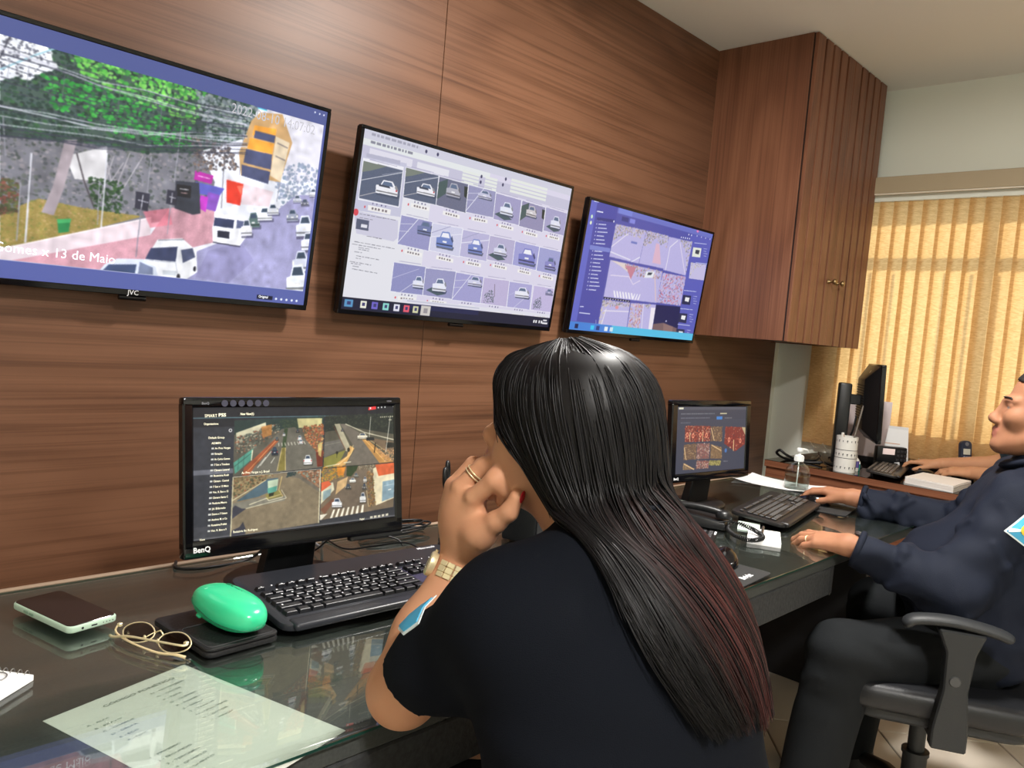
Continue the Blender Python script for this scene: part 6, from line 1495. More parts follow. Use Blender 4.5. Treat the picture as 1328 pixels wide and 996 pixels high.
def hand(F, W, fwd, dorsal, thumb_side, s=1.0, curl=(.25, .35, .3), spread=.06, thumb=(.55, .25), flex=None):
    """palm, four fingers of different length bent at three joints, thumb from the side of the palm; returns fingertips"""
    f = unit(fwd); n = np.array(dorsal, float); n = unit(n - f * (n @ f)); t = np.array(thumb_side, float); t = unit(t - f * (t @ f) - n * (t @ n))
    W = np.array(W, float); tips = []; joints = []
    for i, (lat, fw, le, r) in enumerate((( .027, .083, (.041, .025, .019), .0086), (.009, .087, (.045, .029, .020), .0088), (-.009, .083, (.041, .027, .020), .0084), (-.026, .074, (.032, .020, .018), .0076))):
        m = W + (f * fw + t * lat + n * (-.004 if i in (0, 3) else 0)) * s
        F.cap(W + (t * lat * .62 + f * .012) * s, m, .0155 * s, .0105 * s, .016 * s)
        c = curl if flex is None else flex[i]
        d = unit(f + t * spread * (1.5 - i)); p = m; a = 0; P = [p]; 
        for L, cu in zip(le, c):
            a += cu; dd = rot_about(d, np.cross(n, f), a) if False else unit(d * math.cos(a) - n * math.sin(a)); p = p + dd * L * s; P.append(p)
        rr = [r * 1.12 * s, r * 1.05 * s, r * .95 * s, r * .80 * s]
        F.chain(P, rr, .004 * s); tips.append((P[-1], unit(P[-1] - P[-2]))); joints.append(P)
    a0 = W + (f * .018 + t * .020 - n * .006) * s
    d0 = unit(f * math.cos(thumb[0]) + t * math.sin(thumb[0]) - n * thumb[1])
    p1 = a0 + d0 * .042 * s; d1 = unit(d0 + f * .35 - n * .12); p2 = p1 + d1 * .032 * s; d2 = unit(d1 + f * .25 - n * .1); p3 = p2 + d2 * .024 * s
    F.cap(a0, p1, .0155 * s, .0115 * s, .018 * s); F.chain([p1, p2, p3], [.0112 * s, .0098 * s, .0085 * s], .005 * s)
    tips.append((p3, d2)); joints.append([a0, p1, p2, p3])
    return tips, joints

def head(F, c, front, up, s=1.0, female=False):
    """c: between the ears at eye level"""
    l, a, u = basis(front, up); R = np.stack([l, a, u]); Lc = lambda x, y, z: np.array(c) + (l * x + a * y + u * z) * s
    e = lambda x, y, z, r, k=.02, sub=False: F.ell(Lc(x, y, z), np.array(r) * s, R, k * s, sub)
    e(0, -.012, .032, (.076, .097, .092), .03)
    e(0, .036, -.035, (.060, .058, .078), .03)
    e(0, .048, -.088, (.046, .042, .032), .03)
    for x in (-1, 1):
        F.cap(Lc(x * .060, .0, -.065), Lc(x * .022, .078, -.105), .020 * s, .016 * s, .03 * s)
        e(x * .045, .064, -.028, (.022, .022, .020), .03)
        F.cap(Lc(x * .012, .090, .014), Lc(x * .048, .074, .016), .0085 * s, .0075 * s, .016 * s)
        e(x * .032, .100, -.004, (.017, .013, .011), .012, True)
        e(x * .032, .0735, -.004, (.0128, .0128, .0128), .002)
        F.cap(Lc(x * .018, .0860, .0022), Lc(x * .046, .0800, .0012), .0050 * s, .0046 * s, .003 * s)
        F.cap(Lc(x * .020, .0860, -.0105), Lc(x * .044, .0800, -.0100), .0042 * s, .0038 * s, .004 * s)
        e(x * .012, .102, -.046, (.0088, .010, .0078), .007)
        # ears
        El = np.stack([unit(l - a * .35 * x), unit(a + l * .35 * x), u])
        F.ell(Lc(x * .080, -.010, -.012), np.array((.009, .021, .033)) * s, El, .006 * s)
        F.ell(Lc(x * .089, -.004, -.008), np.array((.007, .011, .020)) * s, El, .005 * s, True)
        e(x * .078, .004, -.038, (.008, .009, .010), .006)
    e(0, .086, -.106, (.019, .017, .017), .02)
    e(0, .072, -.070, (.030, .024, .028), .016); e(0, .0855, -.0575, (.014, .0125, .013), .012)
    F.cap(Lc(0, .092, .006), Lc(0, .1085, -.034), .0085 * s, .0105 * s, .014 * s)
    e(0, .1120, -.040, (.0120, .0115, .0105), .012)
    F.cap(Lc(-.018, .0900, -.0725), Lc(0, .1005, -.0665), .0058 * s, .0068 * s, .006 * s); F.cap(Lc(.018, .0900, -.0725), Lc(0, .1005, -.0665), .0058 * s, .0068 * s, .006 * s)
    F.cap(Lc(-.015, .0900, -.0790), Lc(0, .0975, -.0800), .0062 * s, .0078 * s, .006 * s); F.cap(Lc(.015, .0900, -.0790), Lc(0, .0975, -.0800), .0062 * s, .0078 * s, .006 * s)
    return Lc, (l, a, u)

def skin_mat(name, c, red):
    m = bpy.data.materials.new(name); m.use_nodes = True; nt = m.node_tree; b = nt.nodes['Principled BSDF']; L = nt.links.new
    tc = nt.nodes.new('ShaderNodeTexCoord'); n = nt.nodes.new('ShaderNodeTexNoise'); n.inputs['Scale'].default_value = 26; n.inputs['Detail'].default_value = 6; L(tc.outputs['Object'], n.inputs['Vector'])
    mx = nt.nodes.new('ShaderNodeMix'); mx.data_type = 'RGBA'; mx.inputs[6].default_value = srgb(*c); mx.inputs[7].default_value = srgb(*red); L(n.outputs['Fac'], mx.inputs[0]); L(mx.outputs[2], b.inputs['Base Color'])
    b.inputs['Roughness'].default_value = .6; b.inputs['Specular IOR Level'].default_value = .25
    b.inputs['Subsurface Weight'].default_value = .12; b.inputs['Subsurface Radius'].default_value = (.9, .35, .2); b.inputs['Subsurface Scale'].default_value = .008
    v = nt.nodes.new('ShaderNodeTexNoise'); v.inputs['Scale'].default_value = 420; v.inputs['Detail'].default_value = 3; L(tc.outputs['Object'], v.inputs['Vector'])
    bp = nt.nodes.new('ShaderNodeBump'); bp.inputs['Strength'].default_value = .12; bp.inputs['Distance'].default_value = .001; L(v.outputs['Fac'], bp.inputs['Height']); L(bp.outputs['Normal'], b.inputs['Normal'])
    return m
def cloth_mat(name, c, scale=900, rough=.85, var=.08):
    return mat(name, c, rough, spec=.15, bump=.35, bscale=scale, var=var, vscale=14, sheen=.15)
SKIN_W = skin_mat('skin_woman', (198, 148, 114), (188, 132, 102))
SKIN_M = skin_mat('skin_man', (168, 121, 90), (152, 102, 78))
SKIN_T = skin_mat('skin_third', (200, 150, 112), (184, 130, 98))
NAVY_W = mat('navy_knit', (11, 14, 21), .9, spec=.12, bump=.35, bscale=900, var=.08, vscale=14)
NAVY_M = mat('navy_jacket', (23, 28, 41), .75, spec=.2, bump=.35, bscale=700, var=.08, vscale=14)
TROUS = mat('charcoal_cloth', (27, 29, 31), .85, spec=.15, bump=.35, bscale=800, var=.08, vscale=14)
HAIR_S = mat('short_hair', (34, 28, 26), .6, bump=.6, bscale=900)
def nail(parent, tip, d, n, m, r=.0055, label=None):
    l, a, u = basis(d, n); b = B()
    M = Matrix(((l[0], a[0], u[0], tip[0]), (l[1], a[1], u[1], tip[1]), (l[2], a[2], u[2], tip[2]), (0, 0, 0, 1)))
    ball(b, (0, .0, 0), (r * .85, r * 1.35, r * .28), M, 10, 8)
    o = obj('fingernail', b, m, parent, 180, world=True)
    if label: o['label'] = label
    return o
def patch(parent, F, c, nrm, upv, poly, off, m, name, th=.0012, sub=6):
    """a sewn badge: a flat outline laid onto the cloth surface"""
    l, a, u = basis(nrm, upv); b = B(); poly = np.array(poly, float); ctr = poly.mean(0); k = len(poly)
    rings = []
    for s in np.linspace(0, 1, sub + 1)[1:]:
        ring = []
        for i in range(k):
            for t in (0, .5): ring.append((poly[i] * (1 - t) + poly[(i + 1) % k] * t) * s + ctr * (1 - s))
        rings.append(ring)
    P = np.array([ctr] + [q for r in rings for q in r])
    W = np.array(c) - l * P[:, :1] + u * P[:, 1:]
    W = W + a * .10
    for _ in range(60): W = W - a * np.clip(F.d(W) - off, -.02, .02)[:, None] * .8
    vs = [b.verts.new(w) for w in W]; n = 2 * k
    for i in range(n): b.faces.new((vs[0], vs[1 + i], vs[1 + (i + 1) % n]))
    for r in range(len(rings) - 1):
        for i in range(n): b.faces.new((vs[1 + r * n + i], vs[1 + (r + 1) * n + i], vs[1 + (r + 1) * n + (i + 1) % n], vs[1 + r * n + (i + 1) % n]))
    b.normal_update()
    if sum((f.normal.dot(Vector(a)) for f in b.faces)) < 0: bmesh.ops.reverse_faces(b, faces=b.faces)
    bmesh.ops.solidify(b, geom=b.faces[:], thickness=-th)
    return obj(name, b, m, parent, 40, world=True)

# ------------------------------------------------------------------ the woman at the near place
def woman():
    t = thing('person', (.76, -1.08, 0), 'woman with long dark hair in a navy shirt, chin propped on her fist', 'person')
    a = unit((-.52, .85, .20)); sc = .90
    l, a, u = basis(a)
    N = at(625.5, 560, 1.045); Hc = N - a * .1255 * sc + u * .040 * sc
    SL, SR = V(.620, -.925, .950), V(.852, -.985, .940); NB = V(.772, -.957, 1.02)
    E = V(.632, -.757, .803); W = at(602, 716, 1.045)
    F = Flesh()
    Lc, _ = head(F, Hc, a, (0, 0, 1), sc, True)
    F.cap(Lc(0, -.034, -.055), NB, .047, .050, .03); F.cap(Lc(0, .010, -.085), NB + V(-.014, .028, 0), .036, .044, .02)
    F.cap(SL, SR, .044, k=.03); F.cap(NB + V(0, -.02, -.11), V(.755, -1.0, .80), .085, .11, .04); F.cap(NB, NB + V(0, -.02, -.12), .050, .07, .03); F.ell((.755, -1.04, .68), (.15, .11, .16), k=.08)
    F.cap(SL, E, .046, .040, .03); F.ell(E + V(-.005, -.006, -.012), (.036, .036, .032), k=.02)
    F.cap(E, E * .62 + W * .38, .040, .0385, .02); F.cap(E * .62 + W * .38, W, .0385, .0255, .03)
    ER, WR = V(.905, -.92, .70), V(.86, -.70, .635)
    F.cap(SR, ER, .046, .038, .03); F.cap(ER, WR, .037, .025, .02)
    hand(F, WR, (-.3, .9, -.12), (.1, 0, 1), (-1, -.2, 0), .92, (.2, .25, .2))
    # the fist under the chin: back of the hand to the left, thumb side nearest
    p = lambda x, y, d: at(x, y, d)
    MC = [p(615, 645, 1.0), p(598, 632, 1.02), p(589, 630, 1.040), p(590, 640, 1.057)]
    for k, m in enumerate(MC): F.cap(W + (m - W) * .12, m, .0205 - .001 * k, .0122, .014)
    F.ell((MC[1] + W) / 2, (.026, .034, .040), k=.02)
    iN = [MC[0], p(640, 624, .985), p(656, 636, .992), p(652, 649, 1.004)]
    mI = [MC[1], p(626, 605, 1.016), p(646, 617, 1.022), p(644, 634, 1.03)]
    rI = [MC[2], p(614, 603, 1.040), p(634, 614, 1.047), p(634, 632, 1.047)]
    pI = [MC[3], p(606, 613, 1.060), p(623, 622, 1.066), p(625, 637, 1.062)]
    for P, r in ((iN, .0112), (mI, .0112), (rI, .0108), (pI, .0098)): F.chain(P, [r * 1.08, r * 1.04, r * .95, r * .84], .0030)
    th = [p(622, 694, .998), p(643, 677, .982), p(660, 664, .972), p(670, 646, .968)]
    F.cap(W, th[0], .020, .0165, .02); F.cap(th[0], th[1], .0165, .0132, .016); F.chain(th[1:], [.0130, .0112, .0094], .005)
    for x in (-1, 1): F.ell(Lc(x * .040, .052, -.054), np.array((.027, .034, .034)) * sc, np.stack([l, a, u]), .03)
    F.ell(Lc(0, .073, -.073), np.array((.031, .031, .032)) * sc, np.stack([l, a, u]), .02)
    Vx, Q = F.skin((.42, -1.25, .48), (1.15, -.55, 1.32), .0026)
    lips = srgb(170, 92, 84)
    C = Vx[Q].mean(1); loc = np.stack([(C - Hc) @ l, (C - Hc) @ a, (C - Hc) @ u], 1) / sc
    mi = np.zeros(len(Q), int)
    far = np.min([np.linalg.norm(C - q_, axis=1) for q_ in MC + mI + rI + iN + pI], 0) > .024
    mi[far & (abs(loc[:, 0]) < .021) & (loc[:, 1] > .090) & (loc[:, 2] < -.0605) & (loc[:, 2] > -.087)] = 1
    mi[(abs(loc[:, 0]) > .020) & (abs(loc[:, 0]) < .044) & (loc[:, 1] > .082) & (abs(loc[:, 2] + .004) < .0035)] = 2
    mesh_np('body', Vx, Q, [SKIN_W, mat('lips', (176, 104, 92), .4), mat('eye', (128, 112, 104), .3)], t, mi=mi)
    # eyebrow, iris
    for s in (-1, 1):
        b = B(); tube(b, [F.snap(Lc(s * x, y, z), .0006) for x, y, z in ((.014, .1, .022), (.03, .098, .027), (.046, .088, .024))], [.0022, .0025, .0012], 6, flat=.5); obj('eyebrow', b, HAIR_S, t, 180, world=True)
        b = B(); ball(b, Lc(s * .032, .0835, -.004), .0052 * sc, nu=10, nv=8); obj('iris', b, mat('iris', (40, 26, 20), .15), t, 180, world=True)
    red = mat('red_nail', (176, 16, 34), .15)
    nail(t, th[3] + RIGHT * .0072 + UP * .002 - FWD * .005, UP * .9 + RIGHT * .25, RIGHT * .8 - FWD * .45, red, .0062, 'red varnished thumbnail')
    # two thin rings on the middle finger
    q = mI[0] * .36 + mI[1] * .64; d = unit(mI[1] - mI[0]); _, u1, v1 = frame_of(d)
    for s in (-.0022, .0022):
        b = B(); tube(b, [q + d * s + (np.array(u1) * math.cos(w) + np.array(v1) * math.sin(w)) * .0134 for w in np.linspace(0, 2 * math.pi, 22, endpoint=False)], .0009, 6, closed=True); obj('finger_ring', b, GOLD, t, 180, world=True)
    # wristwatch
    q = E * .17 + W * .83; d = unit(W - E); out = unit(-RIGHT + .35 * UP - .1 * FWD); out = unit(out - d * (out @ d)); sd = np.cross(d, out)
    rw = .0305
    wt = thing('wristwatch', tuple(q - np.array(t.location)), None, None); wt.parent = t
    for k in range(18):
        w = 2 * math.pi * (k + .5) / 18
        rr = out * math.cos(w) + sd * math.sin(w); tg = -out * math.sin(w) + sd * math.cos(w); c = q + rr * rw
        M = Matrix(((tg[0], d[0], rr[0], c[0]), (tg[1], d[1], rr[1], c[1]), (tg[2], d[2], rr[2], c[2]), (0, 0, 0, 1)))
        if math.cos(w) > .86: continue
        b = B(); box(b, (-.0049, -.0105, -.0012), (.0049, -.0042, .0020), .0007, 1, M); box(b, (-.0049, -.0038, -.0012), (.0049, .0038, .0024), .0007, 1, M); box(b, (-.0049, .0042, -.0012), (.0049, .0105, .0020), .0007, 1, M)
        obj('link', b, GOLD, wt, world=True)
    c = q + out * (rw + .0005); M = Matrix(((sd[0], d[0], out[0], c[0]), (sd[1], d[1], out[1], c[1]), (sd[2], d[2], out[2], c[2]), (0, 0, 0, 1)))
    b = B(); lathe(b, [(0, -.003), (.015, -.003), (.0165, .001), (.0165, .005), (.0145, .0068), (.0135, .0062), (0, .0062)], 28, M=M); cyl(b, M @ Vector((0, .0165, .002)), M @ Vector((0, .0195, .002)), .0022, n=8); obj('watch_case', b, GOLD, wt, 40, world=True)
    b = B(); lathe(b, [(0, .0064), (.0134, .0064)], 28, M=M); obj('dial', b, mat('watch_dial', (240, 236, 214), .2), wt, world=True)
    # navy shirt
    S = Flesh()
    Rb = np.stack([unit((.985, -.16, 0)), unit((.16, .985, 0)), V(0, 0, 1)])
    S.ell((.75, -1.055, .62), (.185, .150, .17), Rb, .06); S.ell((.742, -1.020, .79), (.176, .128, .17), Rb, .08); S.ell((.752, -.975, .91), (.178, .116, .13), Rb, .08)
    S.cap(SL, SR, .053, .058, .07); S.cap(SL + V(.05, 0, .0), NB + V(-.005, 0, -.015), .046, .056, .05); S.cap(SR - V(.05, 0, 0), NB + V(.01, 0, -.01), .055, .060, .05)
    S.ell((.69, -.885, .90), (.07, .06, .06), k=.05); S.ell((.82, -.895, .90), (.07, .06, .06), k=.05)
    S.cap(SL, SL * .45 + E * .55, .053, .053, .05); S.cap(SL * .45 + E * .55, E, .053, .050, .03)
    S.cap(SR, SR * .3 + ER * .7, .062, .058, .05); S.cap(SR * .3 + ER * .7, ER, .058, .056, .02)
    S.cap(NB + V(0, -.010, -.03), NB + V(-.002, -.006, .012), .066, .058, .03)
    S.ell(NB + V(-.003, .016, .056), (.056, .062, .050), k=.010, sub=True)
    dl = unit(E - SL); hem = E - dl * .056; dr = unit(ER - SR); hemR = ER - dr * .04
    def clip(P): return np.maximum(np.minimum((P - hem) @ dl, .18 - np.linalg.norm(P - E, axis=-1)), np.minimum((P - hemR) @ dr, .15 - np.linalg.norm(P - ER, axis=-1)))
    rg = np.random.default_rng(8)
    waves = [(unit(rg.normal(size=3) * (1, 1, .6)) * rg.uniform(22, 60), rg.uniform(0, 6), rg.uniform(.0006, .0016)) for _ in range(9)]
    def ripple(P):
        o = np.zeros(P.shape[:-1])
        for k, ph, A in waves: o += A * np.sin(P @ k + ph + 1.3 * np.sin(P @ (k[[1, 2, 0]] * .5)))
        # drag folds from the armpit across the back
        o += .0035 * np.exp(-((P[..., 2] - .80 + .45 * (P[..., 0] - .6)) / .018) ** 2) * (P[..., 0] > .6) - .004 * np.exp(-((P[..., 2] - .835 + .40 * (P[..., 0] - .6)) / .022) ** 2)
        return o
    Vx, Q = S.skin((.40, -1.3, .44), (1.16, -.64, 1.13), .0042, ripple, clip)
    mesh_np('shirt', Vx, Q, NAVY_W, t)
    b = B(); ring = []
    ax = unit(V(0, .22, 1)); 
    for w in np.linspace(0, 2 * math.pi, 30, endpoint=False): ring.append(NB + V(.0545 * math.cos(w) - .002, .0545 * math.sin(w) + .003, .026 - .024 * math.sin(w)))
    tube(b, ring, .0100, 10, closed=True, flat=.6); obj('collar', b, NAVY_W, t, 180, world=True)
    # sleeve badge, seen edge-on
    bd = unit(-RIGHT * .75 + FWD * .1 - UP * .1); mid = SL * .52 + E * .48; bd = unit(-RIGHT * .90 + FWD * .42 + UP * .05); bd = unit(bd - dl * (bd @ dl)); c0 = mid + bd * .05
    poly = [(-.030, .040), (.030, .040), (.034, .0), (.0, -.045), (-.034, .0)]
    bw = mat('badge_white', (226, 236, 238), .6); bb = mat('badge_blue', (72, 170, 214), .6)
    S2 = S
    patch(t, S2, c0, bd, -dl, [(x * .76, y * .76) for x, y in poly], .002, bw, 'badge_border')
    patch(t, S2, c0, bd, -dl, [(x * .65, y * .65) for x, y in poly], .0032, bb, 'badge')
    # trousers and shoes under the desk
    T = Flesh(); T.ell((.755, -1.09, .54), (.18, .16, .11), k=.06)
    for x in (.665, .875):
        kx = x + (x - .77) * .3
        T.cap((x, -1.06, .53), (kx, -.62, .535), .095, .068, .05); T.cap((kx, -.62, .535), (kx, -.58, .10), .068, .05, .03)
    Vx, Q = T.skin((.5, -1.32, .04), (1.1, -.48, .70), .008); mesh_np('trousers', Vx, Q, TROUS, t)
    for x in (.634, .907):
        G = Flesh(); G.cap((x, -.60, .055), (x, -.44, .035), .045, .032, .03); G.cap((x, -.615, .05), (x, -.62, .10), .045, .045, .02)
        Vx, Q = G.skin((x - .1, -.75, .0), (x + .1, -.36, .16), .008); mesh_np('shoe', Vx, Q, BLACK, t)
    # ---------------- hair
    G0 = [(710, 446, 1.0), (660, 462, 1.02), (640, 497, 1.025), (650, 548, 1.0), (684, 602, .96), (714, 650, .935), (732, 697, .915), (756, 762, .895), (800, 850, .875), (856, 930, .86)]
    G1 = [(735, 441, .985), (742, 468, .93), (752, 520, .905), (764, 580, .90), (776, 640, .895), (792, 700, .89), (815, 762, .885), (850, 832, .87), (888, 895, .855), (922, 945, .85)]
    G2 = [(752, 441, .985), (812, 461, .965), (846, 510, .96), (857, 565, .955), (858, 610, .95), (856, 670, .945), (866, 730, .945), (900, 800, .945), (944, 865, .94), (974, 925, .925)]
    G3 = [(745, 444, 1.0), (790, 464, 1.06), (800, 515, 1.085), (803, 570, 1.08), (822, 612, 1.03), (844, 672, .975), (858, 732, .957), (893, 802, .952), (939, 868, .945), (968, 928, .93)]
    GW = np.array([[at(*q) for q in g] for g in (G0, G1, G2, G3)])
    UU = np.array([0, .5, 1.0, 1.5])
    def guide(uu):
        w = np.ones(4)
        for i in range(4):
            for j in range(4):
                if i != j: w[i] *= (uu - UU[j]) / (UU[i] - UU[j])
        return np.tensordot(w, GW, 1)
    def _push(P, off):
        for Z in (F, S):
            for _ in range(2):
                dd = Z.d(P); of = np.broadcast_to(off, dd.shape); m = dd < of
                if m.any(): P[m] = P[m] + Z.grad(P[m]) * (of[m] - dd[m])[..., None]
        return P
    hm = bpy.data.materials.new('long_hair'); hm.use_nodes = True; nt = hm.node_tree; bs = nt.nodes['Principled BSDF']
    an = nt.nodes.new('ShaderNodeAttribute'); an.attribute_name = 'tint'; nt.links.new(an.outputs['Color'], bs.inputs['Base Color'])
    bs.inputs['Roughness'].default_value = .46; bs.inputs['Specular IOR Level'].default_value = .26
    def tint(uu, s, rnd):
        """natural black, dyed red-brown towards the ends on the outer side"""
        k = np.clip((s - .46) / .3, 0, 1) * np.clip((uu - .42) / .25, 0, 1) * np.clip((rnd - .2) * 1.6, 0, 1)
        b0 = np.array(srgb(14, 12, 14)[:3]); b1 = np.array(srgb(70, 32, 30)[:3])
        return b0 * (1 - k[..., None]) + b1 * k[..., None]
    n_s, n_p = 3000, 36
    rg = np.random.default_rng(12)
    us = np.concatenate([rg.uniform(0.0, 1.25, int(n_s * .86)), rg.uniform(1.2, 1.5, n_s - int(n_s * .86))])
    Ps = np.empty((n_s, n_p, 3)); tips_ = np.empty(n_s)
    for i, uu in enumerate(us):
        g = guide(uu); end = 1.0 - rg.beta(1.2, 6) * .16
        if uu < .03: end = rg.uniform(.36, .9)
        elif uu < .09: end = rg.uniform(.75, 1)
        full = np.array(catmull(g, 80)); idx = np.linspace(0, (79) * end, n_p); lo_ = np.floor(idx).astype(int); fr = (idx - lo_)[:, None]
        Ps[i] = full[lo_] * (1 - fr) + full[np.minimum(lo_ + 1, 79)] * fr; tips_[i] = end
    s_ = np.linspace(0, 1, n_p)
    lay = rg.uniform(.001, .013, n_s)
    # each strand wanders a little, in locks
    lock = np.floor(us * 46).astype(int); lw = np.random.default_rng(3).normal(0, 1, (90, 3)); ph = np.random.default_rng(4).uniform(0, 6, (90, 3))
    wob = (lw[lock][:, None, :] * .0030 * np.sin(s_[None, :, None] * 6 + ph[lock][:, None, :]) * (s_ ** .8)[None, :, None])
    own = rg.normal(0, 1, (n_s, 1, 3)) * .0034 * (s_ ** 1.2)[None, :, None] + rg.normal(0, 1, (n_s, 1, 3)) * .0013 * np.sin(s_[None, :, None] * rg.uniform(4, 12, (n_s, 1, 1)) + rg.uniform(0, 6, (n_s, 1, 1)))
    cl = lw[(lock + 7) % 90][:, None, :] * .010 * (np.clip(s_ - .6, 0, 1) ** 1.5)[None, :, None]
    Ps = Ps + wob + own + cl
    off = np.repeat(lay[:, None], n_p, 1) * np.minimum(1, .35 + s_ * 4)[None]
    flat = Ps.reshape(-1, 3).copy(); flat = _push(flat, (off + .002).ravel()); Ps = flat.reshape(n_s, n_p, 3)
    for _ in range(5): Ps[:, 1:-1] = (Ps[:, :-2] + 2 * Ps[:, 1:-1] + Ps[:, 2:]) / 4
    T_ = np.gradient(Ps, axis=1); T_ /= np.linalg.norm(T_, axis=-1, keepdims=True) + 1e-9
    ref = rg.normal(size=(n_s, 1, 3)); U_ = np.cross(T_, ref); U_ /= np.linalg.norm(U_, axis=-1, keepdims=True) + 1e-9; V_ = np.cross(T_, U_)
    r = (.00125 * rg.uniform(.6, 1.25, (n_s, 1))) * (1 - .75 * np.clip((s_ - .7) / .3, 0, 1))[None]
    ns = 3; ringv = np.stack([Ps + (U_ * math.cos(2 * math.pi * k / ns) + V_ * math.sin(2 * math.pi * k / ns)) * r[..., None] for k in range(ns)], 2)     # strands, points, sides, xyz
    Vh = ringv.reshape(-1, 3); ii = np.arange(n_s * n_p * ns).reshape(n_s, n_p, ns)
    A0, A1 = ii[:, :-1, :], ii[:, 1:, :]
    Qh = np.stack([A0, np.roll(A0, -1, 2), np.roll(A1, -1, 2), A1], -1).reshape(-1, 4)
    sg = s_[None] * tips_[:, None]
    col = tint(np.repeat(us[:, None], n_p, 1), sg, np.repeat(rg.uniform(0, 1, (n_s, 1)), n_p, 1)); col = np.repeat(col[:, :, None, :], ns, 2).reshape(-1, 3)
    # the underlying mass of hair
    nu, nv = 60, 50; gu = np.linspace(0.03, 1.5, nu)
    base = np.array([[p_ for p_ in catmull(guide(q_), nv)] for q_ in gu]); fb = _push(base.reshape(-1, 3).copy(), .0025).reshape(nu, nv, 3)
    keep_n = nv - 4
    fb = fb[:, :keep_n]
    jj = np.arange(nu * keep_n).reshape(nu, keep_n) + len(Vh)
    Qb = np.stack([jj[:-1, :-1], jj[1:, :-1], jj[1:, 1:], jj[:-1, 1:]], -1).reshape(-1, 4)
    cb = tint(np.repeat(gu[:, None], keep_n, 1), np.repeat(np.linspace(0, .93, keep_n)[None], nu, 0), np.full((nu, keep_n), .5)).reshape(-1, 3)
    o = mesh_np('hair', np.concatenate([Vh, fb.reshape(-1, 3)]), np.concatenate([Qh, Qb]), hm, t)
    ca = o.data.color_attributes.new('tint', 'FLOAT_COLOR', 'POINT'); cc = np.concatenate([col, cb]); ca.data.foreach_set('color', np.concatenate([cc, np.ones((len(cc), 1))], 1).astype(np.float32).ravel())
    o['label'] = 'long straight black hair, dyed red-brown towards the ends'
    return t
woman()

